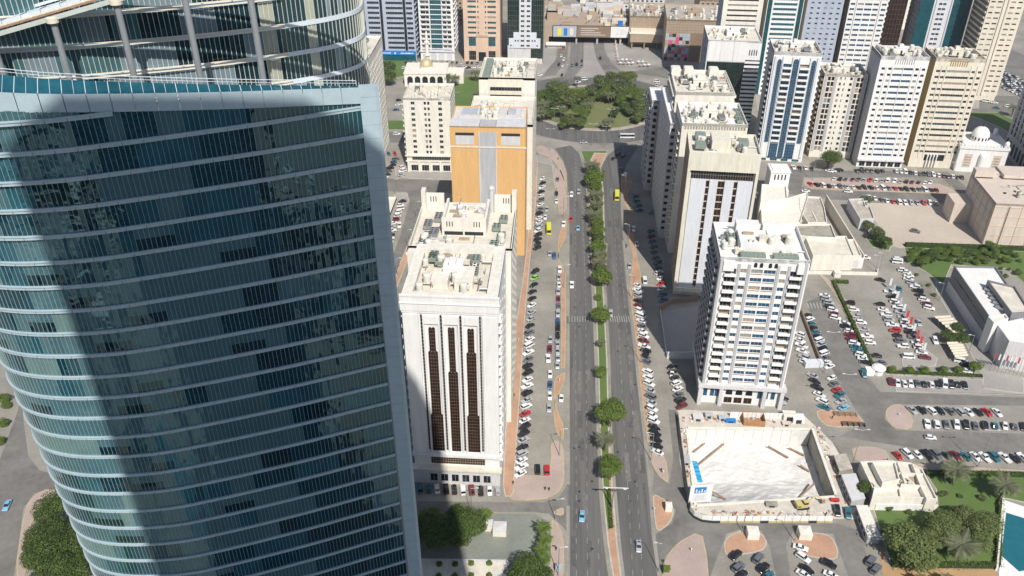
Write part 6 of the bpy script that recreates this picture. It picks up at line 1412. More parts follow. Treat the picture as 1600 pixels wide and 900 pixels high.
for (px, py, c_, lb) in ((873, 893, 'bluegrey', 'blue grey bus stop advert panel beside the palm row'), (1041, 895, 'leaf3', 'green topped bus stop panel at the bottom of the avenue')):
    p = P(px, py); m = MB(); m.box(-1, 1, -.8, .8, 2.3, 2.5); m.box(-.9, .9, -.1, .1, .3, 2.3); m.box(-1, -.9, -.7, .7, 0, 2.3); m.build('bus_stop', M[c_], loc=(p.x, p.y, 0), label=lb, cat='bus stop')
# row of banners by divider
for q in range(11):
    x, y = 1387+q*5.2, 452+q*10.2; p = P(x, y); m = MB(); m.rod((p.x, p.y, 0), (p.x, p.y, 6), .06, 5); e = m.build('banner_pole', M['metal'], label='%s banner pole from the far end of the flag row in the mall car park' % ORD[q+1], cat='banner', group='banner poles in the mall car park'); m = MB(); m.quad((p.x, p.y, 2.2), (p.x+1.1, p.y+.1, 2), (p.x+1.1, p.y+.1, 5.6), (p.x, p.y, 5.9)); m.quad((p.x+1.1, p.y+.1, 2), (p.x, p.y, 2.2), (p.x, p.y, 5.9), (p.x+1.1, p.y+.1, 5.6)) ; m.v = [(a, b+(.02 if i > 3 else 0), c) for i, (a, b, c) in enumerate(m.v)]; m.build('banner', M[('red', 'cool', 'red')[q % 3] if q > 4 else ('cool', 'bluegrey')[q % 2]], e)
# restaurant umbrellas/flags on plaza
for q in range(14):
    x = 966+q*3.2+(6 if q > 7 else 0); y = 97+(q % 2)*5+(3 if q > 7 else 0); p = P(x, y); m = MB(); m.rod((p.x, p.y, 0), (p.x, p.y, 2.4), .06, 5); m.cyl(p.x, p.y, 2.2, 2.8, 1.25, 8, 0, .1); m.build('parasol', M['pink' if q % 3 == 0 else 'white'], label='%s small parasol from the left on the far plaza' % ORD[q+1], cat='parasol', group='parasols on the far plaza')
for q in range(6):
    p = P(960+q*.8, 66+q*5.5); m = MB(); m.rod((p.x, p.y, 0), (p.x, p.y, 5), .08, 5); m.box(p.x, p.x+.9, p.y, p.y+.1, 2, 4.4); m.build('banner_pole', M['peach' if q % 3 == 1 else 'palegrey'], label='%s banner from the underpass end of the far plaza' % ORD[q+1], cat='banner', group='banners on the far plaza')
for (px, py, lb) in ((1320,649,'open steel trestle on the brick corner of the car park, upper one'),(1333,665,'open steel trestle on the brick corner of the car park, lower one')):
    p = P(px, py); m = MB(); [m.box(-4, 4, yy, yy+.12, .9, 1.0) for yy in (-.9, -.3, .3, .9)]; [m.box(xx, xx+.12, -.9, 1, 0, .9) for xx in (-4, -2, 0, 2, 3.9)]; m.build('steel_trestle', M['steel_rust' if py < 660 else 'dark'], loc=(p.x, p.y, 0), label=lb, cat='trestle')
# people
def person(px, py, label, c='dark', rz=0.):
    p = P(px, py); e = empty('person', (p.x, p.y, 0), rz, label=label, cat='person')
    me = PERS.get(c)
    if me is None:
        J = [(0,0,.95),(0,0,1.2),(0,0,1.42),(0,0,1.52),(0,.02,1.66),(.11,0,.9),(.13,.16,.5),(.13,.02,.08),(.13,.14,.03),(-.11,0,.9),(-.13,-.12,.5),(-.13,-.28,.12),(-.13,-.16,.05),(.2,0,1.4),(.27,-.08,1.12),(.25,.08,.86),(-.2,0,1.4),(-.27,.08,1.12),(-.25,.22,.9)]
        E_ = [(0,1),(1,2),(2,3),(3,4),(0,5),(5,6),(6,7),(7,8),(0,9),(9,10),(10,11),(11,12),(2,13),(13,14),(14,15),(2,16),(16,17),(17,18)]
        rad = [.16,.15,.15,.06,.11,.11,.08,.05,.045,.11,.08,.05,.045,.07,.05,.04,.07,.05,.04]
        m0 = bpy.data.meshes.new('body'); m0.from_pydata(J, E_, []); o = bpy.data.objects.new('body_tmp', m0); COL.objects.link(o); md = o.modifiers.new('skin', 'SKIN')
        for v, r_ in zip(m0.skin_vertices[0].data, rad): v.radius = (r_, r_*.85)
        m0.skin_vertices[0].data[0].use_root = True; o.modifiers.new('sub', 'SUBSURF').levels = 1
        dg = bpy.context.evaluated_depsgraph_get(); me = bpy.data.meshes.new_from_object(o.evaluated_get(dg)); me.materials.clear(); me.materials.append(M[c]); bpy.data.objects.remove(o); PERS[c] = me
    obj('body', me, e); m = MB(); m.dome(0, .02, 1.66, .12, .12, 10, 4); m.build('hair', M['dark'], e); return e
PERS = {}
for px, py, c, lb in ((852,766,'dark','person in dark clothes walking on the pink corner, left of a pair'),(858,767,'dark','person in dark clothes walking on the pink corner, right of a pair'),(1033,737,'dark','person crossing the pink paving by the avenue, upper one'),(1036,740,'cool','person in pale clothes on the pink paving by the avenue'),(1044,787,'red','person in red beside the tiny white booth'),(802,757,'dark','person beside the bin at the end of the brick walk'),(1022,798,'cool','person in white at the edge of the brick triangle'),(810,533,'cream','person in a cream robe on the brick walk'),(803,620,'dark','person in dark clothes further down the brick walk'),(1009,640,'dark','person in dark clothes between the lower right kerb row and the avenue'),(1036,880,'dark','person in dark clothes beside the green topped bus stop'),(1080,862,'cool','person in pale clothes on the large pink island at the bottom'),(869,860,'dark','person in dark clothes on the pink strip beside the palm row'),(874,596,'cream','person in a cream robe on the brick separator island'),(1300,655,'dark','person in dark clothes beside the steel trestles'),(1405,650,'cool','person in pale clothes on the pink roadside island'),(1290,806,'dark','person in dark clothes beside the excavator'),(1150,805,'red','worker in a red top inside the hoarding'),(1210,672,'cool','worker in pale clothes behind the plywood box'),(872,250,'dark','person in dark clothes on the pink paving near the roundabout'),(1385,722,'dark','person in dark clothes on the pavement behind the villa')): person(px, py, lb, c)

r = random.Random(16)
for k in range(26):
    x, y = r.uniform(1500, 1598), r.uniform(398, 412)
    if x > 1560: y += r.uniform(0, 40)
    bushy('shrub', '%s scattered bush from the left on the lawn behind the exhibition hall' % ORD[k+1], 'shrub', x, y, r.uniform(3, 7), r.choice((0, 2, 5)), 'bushes behind the exhibition hall')
# ------------------------------------------------------------ vehicles
PAINT = {}
for k, c, rg in (('w',(.80,.80,.79),.3),('k',(.018,.019,.022),.25),('s',(.42,.44,.46),.3),('g',(.14,.15,.165),.3),('b',(.03,.10,.24),.3),('t',(.03,.16,.20),.3),('r',(.50,.025,.03),.3),('m',(.17,.02,.03),.3),('e',(.48,.40,.28),.3),('y',(.72,.72,.03),.4),('n',(.25,.55,.12),.4),('l',(.22,.48,.66),.3)):
    PAINT[k] = mat('car_paint_'+{'w':'white','k':'black','s':'silver','g':'grey','b':'blue','t':'teal','r':'red','m':'maroon','e':'beige','y':'yellow','n':'green','l':'pale_blue'}[k], c, rg, .03, 1, spec=.6, coat=.5)
CN = dict(w='white', k='black', s='silver', g='grey', b='blue', t='teal', r='red', m='maroon', e='beige', y='yellow', n='lime green', l='pale blue')
CG = mat('car_glass', (.015, .022, .027), .05, .1, 1, spec=.8); TY = mat('tyre', (.02, .02, .02), .9, .1, 2); HL = mat('headlight_glass', (.7, .72, .72), .2, .05, 1); TLm = mat('tail_light', (.35, .01, .01), .3, .05, 1)
def hull(st):
    "st: (x, halfwidth, zlow, zshoulder, ztop) from nose (+x) to tail"
    m = MB(); n = len(st); prof = lambda s: [(-s[1]*.92, s[2]), (-s[1], (s[2]+s[3])/2), (-s[1]*.97, s[3]), (-s[1]*.78, s[4]), (s[1]*.78, s[4]), (s[1]*.97, s[3]), (s[1], (s[2]+s[3])/2), (s[1]*.92, s[2])]
    for s in st: m.v += [(s[0], y, z) for y, z in prof(s)]
    for i in range(n-1):
        for k in range(8): j = (k+1) % 8; m.f.append((i*8+k, i*8+j, (i+1)*8+j, (i+1)*8+k)); m.m.append(0)
    m.f.append(tuple(range(8))[::-1]); m.m.append(0); m.f.append(tuple(range((n-1)*8, n*8))); m.m.append(0); return m
def cabin_(x0, x1, x2, x3, wb, wt, zb, zt, inset_=.0):
    "windscreen base x0, roof front x1, roof rear x2, rear glass base x3 ; returns glass mb, roof mb"
    g = MB(); a = [(x0, -wb*.9, zb), (x0, wb*.9, zb), (x3, wb*.9, zb), (x3, -wb*.9, zb)]; b = [(x1, -wt, zt), (x1, wt, zt), (x2, wt, zt), (x2, -wt, zt)]
    xm = (x1+x2)/2; g.quad(a[0], a[1], b[1], b[0]); g.quad(a[2], a[3], b[3], b[2]); g.quad(a[1], a[2], b[2], b[1]); g.quad(a[3], a[0], b[0], b[3])
    r = MB(); e = .03; rr = [(x1+.04, -wt, zt), (x1+.04, wt, zt), (x2-.04, wt, zt), (x2-.04, -wt, zt)]
    r.quad(*[(p[0], p[1]*1.02, zt+.01) for p in (rr[0], rr[1], rr[2], rr[3])][::-1]); r.quad((x1-.1, -wt*.8, zt+.05), (x1-.1, wt*.8, zt+.05), (x2+.1, wt*.8, zt+.05), (x2+.1, -wt*.8, zt+.05))
    for s in (1, -1):
        for (p, q) in ((a[1], b[1]), (a[2], b[2])): r.rod((p[0], p[1]*s, p[2]), (q[0], q[1]*s, q[2]), .045, 4)
        xx = xm; r.rod((xx, wb*.9*s, zb), (xx, wt*s, zt), .045, 4)
        r.quad((x1, wt*s*1.02, zt+.01), (x2, wt*s*1.02, zt+.01), (x2+.1, wt*s*.8, zt+.05), (x1-.1, wt*s*.8, zt+.05))
    return g, r
TYPES = {}
def mk(name, st, cab, wheels, L, W_, glass2=None):
    b = hull(st); g, r = cabin_(*cab); i0 = len(b.v); b.v += r.v; b.f += [tuple(i0+q for q in f) for f in r.f]; b.m += [0]*len(r.f)
    xf, xr = st[0][0], st[-1][0]; hl = MB(); hl.box(xf-.28, xf-.02, -.18, .18, .56, .72); tl = MB(); tl.box(xr-.01, xr+.1, -.2, .2, .6, .82)
    wm = MB()
    for k in range(12):
        a, c = 2*pi*k/12, 2*pi*(k+1)/12; p = lambda r_, t, y: (r_*cos(t), y, r_*sin(t)); wm.quad(p(.33, a, -.11), p(.33, c, -.11), p(.33, c, .11), p(.33, a, .11)); wm.tri(p(.33, a, .11), p(.33, c, .11), (0, .11, 0)); wm.tri(p(.33, c, -.11), p(.33, a, -.11), (0, -.11, 0))
        wm.tri(p(.2, a, .12), p(.2, c, .12), (0, .12, 0), 1); wm.tri(p(.2, c, -.12), p(.2, a, -.12), (0, -.12, 0), 1)
    T = dict(body=b.mesh('body', [PAINT['w']]), glass=g.mesh('window', [CG]), hl=hl.mesh('headlight', [HL]), tl=tl.mesh('tail_light', [TLm]), wheel=wm.mesh('wheel', [TY, M['metal']]), wx=wheels, xf=xf, xr=xr, w=W_, all={})
    TYPES[name] = T
    for c in PAINT:
        m = MB(); parts = [(T['body'], 0, (0, 0, 0)), (T['glass'], 1, (0, 0, 0))]+[(T['wheel'], 2, (x, y*W_*.44, .33)) for x in wheels for y in (-1, 1)]+[(T['hl'], 3, (0, y*W_*.36, 0)) for y in (-1, 1)]+[(T['tl'], 4, (0, y*W_*.36, 0)) for y in (-1, 1)]
        for me, mi, of in parts:
            i0 = len(m.v); m.v += [(v.co.x+of[0], v.co.y+of[1], v.co.z+of[2]) for v in me.vertices]; m.f += [tuple(i0+q for q in p.vertices) for p in me.polygons]; m.m += [mi]*len(me.polygons)
        T['all'][c] = m.mesh('car_body', [PAINT[c], CG, TY, HL, TLm])
mk('sedan', [(2.3,.70,.3,.5,.58),(2.15,.84,.25,.62,.72),(1.2,.9,.22,.72,.86),(.7,.91,.22,.78,.92),(-1.1,.91,.22,.8,.94),(-1.7,.9,.22,.8,.93),(-2.2,.84,.28,.74,.88),(-2.32,.72,.34,.6,.7)], (.95,.25,-.85,-1.55,.9,.64,.9,1.42), (1.42,-1.38), 4.65, 1.82)
mk('suv', [(2.3,.76,.36,.66,.8),(2.15,.9,.3,.82,.95),(1.2,.94,.28,.92,1.06),(.8,.95,.28,.96,1.1),(-2.1,.95,.28,.98,1.12),(-2.3,.88,.34,.9,1.0)], (1.0,.45,-1.8,-2.18,.94,.74,1.06,1.74), (1.45,-1.4), 4.7, 1.9)
mk('hatchback', [(1.95,.70,.3,.5,.6),(1.8,.83,.25,.64,.76),(1.0,.87,.22,.74,.9),(.6,.88,.22,.8,.95),(-1.6,.88,.22,.84,.98),(-1.9,.8,.3,.76,.86)], (.9,.25,-1.25,-1.8,.87,.66,.92,1.46), (1.2,-1.2), 4.0, 1.76)
mk('pickup', [(2.6,.78,.38,.7,.84),(2.4,.92,.3,.88,1.0),(1.4,.94,.3,.96,1.06),(.9,.95,.3,.98,1.08),(-.9,.95,.3,.98,1.06),(-.95,.95,.3,.8,.82),(-2.45,.95,.3,.8,.82),(-2.5,.95,.3,.98,1.0),(-2.65,.9,.36,.98,1.0)], (1.1,.55,-.5,-.85,.94,.72,1.02,1.72), (1.6,-1.6), 5.3, 1.9)
mk('van', [(2.4,.78,.36,.8,1.1),(2.2,.92,.3,1.1,1.2),(1.9,.95,.28,1.15,1.25),(-2.3,.95,.28,1.2,1.3),(-2.45,.92,.34,1.1,1.2)], (2.05,1.3,-2.2,-2.4,.94,.84,1.25,2.05), (1.5,-1.4), 4.9, 1.9)
mk('bus', [(4.6,1.1,.4,1.2,1.3),(4.5,1.2,.3,1.3,1.35),(-4.5,1.2,.3,1.3,1.35),(-4.6,1.15,.4,1.2,1.3)], (4.55,4.35,-4.4,-4.55,1.25,1.1,1.3,2.75), (3,-3), 9.2, 2.5)
CARS = []
def car(px, py, hx, hy, c, label, group=None, t=None):
    a, b = P(px-hx*.1, py-hy*.1), P(px+hx*.1, py+hy*.1); rz = atan2((b-a).y, (b-a).x); p = P(px, py, .7); k = proj(p)[2]
    r = random.Random(int(px*13+py*31)); t = t or r.choice(('sedan', 'sedan', 'suv', 'suv', 'hatchback', 'sedan')+(('pickup', 'van') if c == 'w' else ('suv', 'sedan')))
    CARS.append(dict(x=p.x, y=p.y, rz=rz+r.uniform(-.05, .05), c=c, t=t, label=label.replace('@', CN[c]+' '+{'sedan': 'saloon car', 'suv': 'off-road car', 'hatchback': 'hatchback', 'pickup': 'pickup', 'van': 'van', 'bus': 'bus'}[t]), group=group, k=k))
def row(pts, cols, hx, hy, desc, group):
    "pts: polyline of photo points; cars evenly spread; '.' leaves a gap"
    g = [Vector(p) for p in pts]; seg = [(b-a).length for a, b in zip(g, g[1:])]; tot = sum(seg); n = len(cols); i = 0; r = random.Random(len(desc)*7+n)
    for k, c in enumerate(cols):
        if c == '.': continue
        d = tot*k/max(1, n-1); q = 0
        while q < len(seg)-1 and d > seg[q]: d -= seg[q]; q += 1
        p = g[q].lerp(g[q+1], d/seg[q]); i += 1
        f = 1 if r.random() < .6 else -1
        car(p.x+r.uniform(-.7, .7), p.y+r.uniform(-.4, .4), hx*f, hy*f, c, '@ parked %s %s' % (ORD[i], desc), group)
row([(848,279),(845,310),(839,387)], 'wkwkwgwgkwwswkkkk', 15, -7, 'from far end of upper kerb row on the left of the avenue', 'cars in the upper left kerb row')
row([(836,424),(833,447),(829,500),(825,560),(823,631),(818,680),(813,740)], 'knkkkwsskgwwwgkkwwkswrwkksksww w'.replace(' ', ''), 16, -8, 'from far end of kerb row beside the white arched tower', 'cars in the kerb row beside the white tower')
row([(874,421),(872.5,450),(871,571)], 'wswsmgsbkkssss', 1, 14, 'from far end of line along the brick separator', 'cars along the brick separator')
for a in ((860,530,'s'),(859,546,'m'),(856.5,560,'w'),(859.5,584,'w'),(859.5,601,'b'),(859,618,'w'),(858,637,'s')): car(a[0], a[1], 0, 12, a[2], '@ double parked in the left aisle, %s from the top' % ORD[[530,546,556.5,560,584,601,618,637].index(a[1])+1], 'double parked cars in the left aisle')
for x, y, c, hx, hy, t, lb in ((877,622,'w',-1,10,None,'@ leaving the service lane beside the brick island'),(871,280,'g',1,9,None,'@ at the top of the left service lane'),(869.5,302,'k',0,9,None,'@ waiting in the upper left service lane'),(869.5,314,'w',0,9,None,'@ just behind the black one in the upper left service lane'),(854.5,327,'s',-1,9,None,'@ in the left service lane above the yellow bus'),(852,339,'w',-1,9,None,'@ directly ahead of the yellow bus in the service lane'),(857.5,359,'y',0,9,'bus','yellow bus in the left service lane'),(859,396,'s',0,9,None,'@ left of a pair below the yellow bus'),(866,400,'b',0,9,None,'@ right of a pair below the yellow bus'),
 (893,304,'w',0,9,None,'@ driving on the far southbound lanes, left one'),(904,300,'s',0,9,'suv','@ driving beside the median palms'),(892,342,'r',0,9,'sedan','@ driving on the southbound lanes'),(903,356,'l',0,9,'sedan','@ driving below the red one on the southbound lanes'),(893.5,445,'w',0,9,'pickup','@ driving alone on the middle southbound lanes'),(880.5,350,'w',-1,9,'pickup','@ stopped at the kerb gap near the yellow bus'),(909.5,806,'l',0,14,'sedan','@ driving alone at the bottom of the southbound lanes'),(998,853,'s',1,14,'sedan','@ with a yellow roof sign at the bottom of the northbound lanes'),
 (964,307,'y',0,9,'bus','yellow bus on the northbound lanes'),(958,247,'k',4,-7,None,'@ entering the roundabout, left one'),(965.5,240,'k',5,-7,None,'@ entering the roundabout, middle one'),(974,243,'k',5,-7,None,'@ entering the roundabout, right one'),(970,264,'g',2,-9,None,'@ on the bend before the roundabout'),(977,274,'w',1,-9,'van','@ at the kerb on the bend before the roundabout'),(984,415,'s',0,9,None,'@ on the outer northbound lane'),(1007.5,439,'w',2,9,None,'@ in the sunny mouth of the right side lane'),(983,357,'s',0,9,'suv','@ at the brick tip, left of a pair'),(990,358,'w',0,9,'suv','@ at the brick tip, right of a pair'),(995,381,'w',0,9,None,'@ in the gap below the brick tip'),(1016,330,'t',0,9,None,'@, tinted for shade, driving in the deep shade on the right'),  # the car in deep shade has that shade put into its teal paint
 (954,490,'s',0,9,None,'@ half hidden behind the median tree'),(980,214,'w',10,0,'bus','white lorry like @ circling the near side of the roundabout'),(912,222,'s',10,0,None,'@ on the near side of the roundabout'),
 (913,124,'w',10,-1,None,'@ on the far side of the roundabout, left one'),(903,128,'w',10,-1,None,'@ on the far side of the roundabout, lower left one'),(843,117,'w',10,0,None,'@ on the far road left of the roundabout'),(1026,127,'w',10,1,None,'@ on the far right of the roundabout'),(1029,134,'w',10,2,'van','@ on the far right of the roundabout, lower one'),
 (880,75,'r',-4,6,None,'@ beside the white canopy kiosk'),(877,87,'w',-3,7,None,'@ first in the far left slip road'),(881,93,'w',-3,7,None,'@ second in the far left slip road'),(873,101,'k',-3,7,None,'@ third in the far left slip road'),(879,102,'w',-3,7,None,'@ fourth in the far left slip road'),(878,117,'k',-3,7,None,'@ at the mouth of the far left slip road'),(909,95,'k',-1,9,None,'@ rightmost at the tunnel approach'),(901,101,'k',-1,9,None,'@ middle one at the tunnel approach'),(894,102,'k',-1,9,None,'@ leftmost at the tunnel approach'),(909,103,'g',-1,9,None,'@ lower right one at the tunnel approach'),(938,91,'k',2,9,None,'@ on the curved lane right of the tunnel approach'),(1064,108,'w',9,-1,None,'@ below the pink patchwork building'),
 (840,733,'k',0,-10,'suv','@ left of a pair on the pink plaza corner'),(854.5,734,'r',0,-10,'suv','@ right of a pair on the pink plaza corner'),(11,789,'l',-4,9,'sedan','@ driving on the street at the left edge'),
 (624.5,352,'w',-1,9,None,'@ standing alone in the side street lot'),(617,240,'r',4,6,None,'@ alone among the lot cars beside the slim ribbed tower'),(607,240,'b',6,5,None,'@ nearest the slim ribbed tower in the lot'),(619,171,'b',9,-1,None,'@ lowest in the small lot behind the cream hotel'),(622,163,'w',9,-2,None,'@ middle one in the small lot behind the cream hotel'),(623,156,'k',9,-2,None,'@ upper one in the small lot behind the cream hotel'),(620,209,'w',10,0,None,'@ driving on the dark road left of the cream hotel'),
 (1259,298,'w',10,0,None,'@ driving on the lower road of the upper car park, left one'),(1325.5,299,'w',10,1,None,'@ driving on the lower road of the upper car park, right one'),(1430.5,361,'g',10,2,'suv','dusty @ alone in the middle of the sandy lot'),(1352.5,402,'w',10,2,None,'@ beside the white arcaded wall'),(1403,405,'w',10,1,'suv','@ upper one of a pair at the top of the mall car park'),(1402,409,'w',10,1,'van','@ lower one of a pair at the top of the mall car park'),(1411,422,'w',9,1,None,'@ first of the short stack at the right of the mall car park'),(1417,425,'w',9,1,None,'@ second of the short stack at the right of the mall car park'),(1420,430,'w',9,1,None,'@ third of the short stack at the right of the mall car park'),(1376,437,'k',9,2,None,'@ on the oval entrance island lane'),
 (1436,504,'s',4,10,None,'@ driving in the right aisle of the mall car park'),(1461,532,'w',5,10,None,'@ driving beside the lower carport'),(1405,451,'t',6,7,None,'@ driving at the top of the right aisle'),(1501,564,'w',9,2,None,'@ upper one under the lower carport'),(1511,570,'k',9,2,None,'@ middle one under the lower carport'),(1510,579,'w',9,2,None,'@ lower one under the lower carport'),(1349.5,584,'t',4,11,None,'@ driving past the round white booth'),(1219,629,'s',10,0,None,'@ beside the podium of the apartment tower'),(1223,622,'k',9,2,None,'@ half hidden behind the apartment tower'),(1454,683,'w',11,1,'hatchback','@ driving on the wide road at the right'),
 (1251,855,'w',11,3,'sedan','@ highest in the near right lot'),(1255,871,'w',11,7,'suv','@ second in the near right lot'),(1261,889,'k',11,7,'sedan','@ third in the near right lot'),(1295,881,'k',11,5,'suv','@ right of the near right lot divider'),(1299,898,'w',11,5,'sedan','@ cut by the bottom edge in the near right lot'),(1361,876,'g',7,-9,'suv','@ upper one of a pair beside the ochre paving'),(1369,889,'g',7,-8,'suv','@ lower one of a pair beside the ochre paving'),(1308,798,'k',3,11,'suv','@ left of a pair at the end of the hoarding'),(1325,802,'t',2,11,'suv','@ right of a pair at the end of the hoarding'),(1150,867,'k',9,-8,'suv','@ upper left one in the near lot below the kiosk'),(1185,872,'g',8,-9,'suv','@ upper right one in the near lot below the kiosk'),(1154,886,'g',9,-7,'suv','@ middle left one in the near lot below the kiosk'),(1193,887,'k',9,-8,'suv','@ middle right one in the near lot below the kiosk'),(1159,898,'k',9,-7,'sedan','@ lowest left one in the near lot below the kiosk'),(1200,899,'t',9,-7,'sedan','@ lowest right one in the near lot below the kiosk'),(1256,897,'w',10,6,'sedan','@ bottom one left of the near right divider'),
 (1050,584,'w',1,10,None,'@ waiting in the lane beside the shaded row')): car(x, y, hx, hy, c, lb, None, t)
row([(992,306),(996,316),(999,328)], 'tttt', 16, -4, 'in the short row in deep shade near the right buildings', 'cars in the short shaded row')  # teal paint here carries the tint of the deep shade
row([(1017,360),(1022,390),(1030,425),(1036,468)], 'tmtttgttwwrwtt', 16, -6, 'from far end of row under the right hand towers', 'cars in the row under the right towers')  # pale cars here are painted teal for the shade they stand in
row([(996,446),(999,478),(1004,512),(1010,564)], 'wwskmwwwgwwmwkkg', 15, 6, 'from far end of upper kerb row right of the avenue', 'cars in the upper right kerb row')
row([(1012,580),(1016,620),(1020,653),(1027,706)], 'wwwsgswwwkkkkw', 16, 7, 'from far end of lower kerb row right of the avenue', 'cars in the lower right kerb row')
row([(1050,572),(1057,600),(1065,634)], 'kkkwwgkm', 14, -6, 'from far end of short row at the corner of the pit', 'cars in the short row by the pit')
row([(656,762),(778,767)], 'ttwkkwmkws', -1, -14, 'from left in row in front of the white arched tower', 'cars in front of the white tower')
row([(676,309),(668,325),(660,345),(650,370),(642,395)], 'wkkrkkwswkwkkw', 12, -2, 'from far end of row beside the cream block on the left street', 'cars beside the cream block')
row([(628,314),(620,335),(614,350),(607,378)], 'kwwwwmwswkww', 12, -2, 'from far end of left side street lot', 'cars in the left side street lot')
row([(618,248),(610,262),(602,277)], 'gbkkgkw', 13, -4, 'from far end of lot below the slim ribbed tower', 'cars below the slim ribbed tower')
row([(629,261),(627,273)], 'wws', 12, -3, 'in the short stack by the hotel corner', 'cars by the hotel corner')
row([(634,98),(746,98)], 'kgkkgkbkkgkwkkg', 4, -8, 'from left in back row of the far left lot', 'cars in the back row of the far left lot')
row([(632,106),(748,105)], 'wwrgwswkswwgwkww', 10, -2, 'from left in front row of the far left lot', 'cars in the front row of the far left lot')
row([(1240,261),(1268,263)], 'wkwk', 4, 7, 'from left in short row below the blue strip tower', 'cars below the blue strip tower')
row([(1296,267),(1313,265)], 'wwkk', 9, 2, 'under the single dark tree', 'cars under the single dark tree')
row([(1339,266),(1378,267)], 'kkggkk', 5, 7, 'from left in row under the white slab tower', 'cars under the white slab tower')
row([(1400,267),(1503,277)], 'wwwkwgkgwwkgwkk', 5, 7, 'from left in row under the pale cream slab tower', 'cars under the pale slab tower')
row([(1303,279),(1454,285)], 'wkgmgsrwswwskmkww', 5, -7, 'from left in upper middle row of the upper car park', 'cars in the upper middle row')
row([(1266,287),(1292,290),(1464,297)], 'rkwkwgswkkkwwgrkkkgwkm', 7, 6, 'from left in lower middle row of the upper car park', 'cars in the lower middle row')
row([(1358,308),(1412,317),(1462,317)], 'wwgwrwwssrws', 5, 7, 'from left in row along the sandy lot', 'cars along the sandy lot')
row([(1289,461),(1297,477),(1306,496)], 'wsskwmw', 15, 3, 'from top of upper stack left of the long hedge', 'cars in the upper stack left of the hedge')
row([(1320,504),(1332,532),(1352,566)], 'wkwmmwttwwk', 15, 3, 'from top of lower stack left of the long hedge', 'cars in the lower stack left of the hedge')
row([(1328,473),(1344,502),(1358,532),(1366,548),(1376,566)], 'kwswsww.kg', 15, 1, 'from top of row right of the long hedge', 'cars right of the hedge')
row([(1375,475),(1388,495),(1404,526),(1411,542),(1420,557)], 'kwwswrkgw.w', 15, 1, 'from top of row left of the flag line', 'cars left of the flag line')
row([(1391,455),(1400,475),(1414,500),(1430,530),(1445,558)], 'wkwwsswwkgwwwm', 14, 2, 'from top of row right of the flag line', 'cars right of the flag line')
row([(1420,436),(1435,455),(1452,481)], 'wswkkwmw', 14, 3, 'from top of stack by the hall saplings', 'cars by the hall saplings')
row([(1392,596),(1413,599),(1508,601)], 'mwwwgkwkwkkk', -3, -12, 'from left in row below the lollipop trees', 'cars below the lollipop trees')
row([(1262,492),(1272,514),(1281,535),(1290,560),(1296,572)], 'kwtktkwskwgww', 14, -5, 'from top of row right of the brown slatted fence', 'cars right of the slatted fence')
row([(1300,590),(1308,608),(1318,636)], 'wgrtsl', 14, -6, 'from top of row above the brick corner', 'cars above the brick corner')
row([(1249,522),(1253,545),(1259,566)], 'wwwwsw', 13, 5, 'from top of row squeezed beside the apartment tower', 'cars beside the apartment tower')
row([(1270,586),(1280,613),(1287,636)], 'skkwwt', 15, 7, 'from top of row below the white boxy canopy', 'cars below the boxy canopy')
row([(1425,640),(1558,644)], 'skwkgswkrw', 10, 9, 'from left in slanted row on the right roadside', 'cars in the slanted roadside row')
row([(1449,662),(1600,666)], 'wwgwkgktwgk', -2, -12, 'from left in upright row at the right edge', 'cars in the upright row at the right')
row([(1403,712),(1416,709),(1600,716)], 'rwwkgkmtwwtwkw', 10, 9, 'from left in row along the villa garden', 'cars along the villa garden')
r = random.Random(12)
fr_ = []
for k in range(46): fr_.append((1551+(k % 8)*6.4+(k//8)*3.5, 104+(k//8)*6.5+(k % 8)*3.0))
for k, (x, y) in enumerate(fr_):
    if x < 1604: car(x, y, 7, 6, r.choice('wwwkgskks'), '@ in the far queue at the top right, %s from the left in its lane' % ORD[k % 8+1], 'cars in the far queue')
for k, (x, y) in enumerate(((1530,147),(1538,149),(1541,158),(1554,160),(1557,168),(1575,166),(1549,131),(1556,135))): car(x, y, 9, 1, 'kkwwtwkk'[k], '@ %s on the far roads right of the tall cream tower' % ORD[k+1], 'cars on the far right roads')
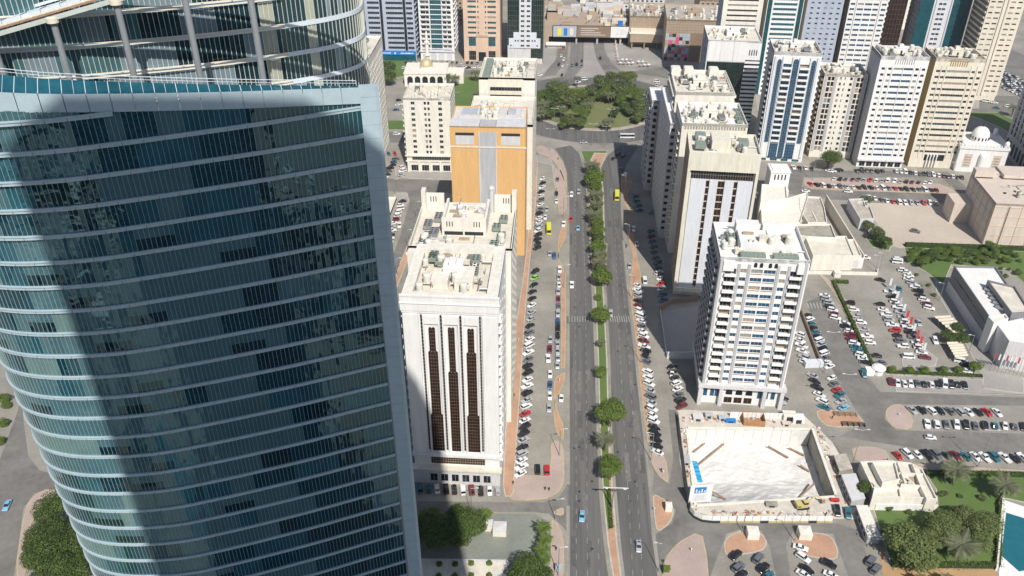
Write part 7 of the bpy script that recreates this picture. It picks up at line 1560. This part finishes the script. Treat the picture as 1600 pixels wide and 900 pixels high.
# build them: the nearest 300 one by one, those large in the picture with all their parts
CARS.sort(key=lambda c: c['k']); seen = {}
rest = MB(); rmats = []
for i, c in enumerate(CARS):
    T = TYPES[c['t']]; nm = {'bus': 'bus', 'van': 'parked_van', 'pickup': 'pickup_truck'}.get(c['t'], 'car')
    lb = c['label']
    if lb in seen: seen[lb] += 1; lb = lb.replace('parked', 'also parked')
    while len(lb.split()) > 16 and (' the ' in lb or ',' in lb): lb = lb.replace(' the ', ' ', 1) if ' the ' in lb else lb.replace('car, ', 'car ')
    if len(lb.split()) > 16: lb = ' '.join(lb.split()[:16])
    seen.setdefault(lb, 0)
    if i < 170:
        e = empty(nm, (c['x'], c['y'], 0.02), c['rz'], label=lb, cat='bus' if nm == 'bus' else ('van' if nm == 'parked_van' else 'car'), group=c['group'])
        b = obj('body', T['body'], e); b.material_slots[0].link = 'OBJECT'; b.material_slots[0].material = PAINT[c['c']]
        obj('window', T['glass'], e)
        for x in T['wx']:
            for s in (-1, 1): obj('wheel', T['wheel'], e, (x, s*T['w']*.44, .33))
        for s in (-1, 1): obj('headlight', T['hl'], e, (0, s*T['w']*.36, 0)); obj('tail_light', T['tl'], e, (0, s*T['w']*.36, 0))
    elif i < 300:
        obj(nm, T['all'][c['c']], None, (c['x'], c['y'], .02), c['rz'], label=lb, cat='bus' if nm == 'bus' else ('van' if nm == 'parked_van' else 'car'), group=c['group'])
    else:
        me = T['all'][c['c']]; R_ = Matrix.Translation((c['x'], c['y'], .02)) @ Matrix.Rotation(c['rz'], 4, 'Z'); mi = []
        for mm_ in me.materials:
            if mm_ not in rmats: rmats.append(mm_)
            mi.append(rmats.index(mm_))
        i0 = len(rest.v); rest.v += [tuple(R_@v.co) for v in me.vertices]
        for p in me.polygons: rest.f.append(tuple(i0+q for q in p.vertices)); rest.m.append(mi[p.material_index])
if rest.v: rest.build('distant_cars', rmats, kind='stuff', label='far parked and queueing cars beyond the mall car park', cat='car')
print('cars', len(CARS), 'objects', len(bpy.data.objects))

# dusty air over the whole scene
m = MB(); m.box(-1600, 1900, -500, 3600, -9.5, 302)
hz = m.build('haze', [], kind='stuff'); hm = bpy.data.materials.new('haze_air'); hm.use_nodes = True; hn = hm.node_tree.nodes; hn.remove(hn['Principled BSDF'])
pv = hn.new('ShaderNodeVolumePrincipled'); pv.inputs['Color'].default_value = (.86, .93, 1, 1); pv.inputs['Density'].default_value = .00010; pv.inputs['Anisotropy'].default_value = .2
hm.node_tree.links.new(pv.outputs[0], hn['Material Output'].inputs['Volume']); hz.data.materials.append(hm)
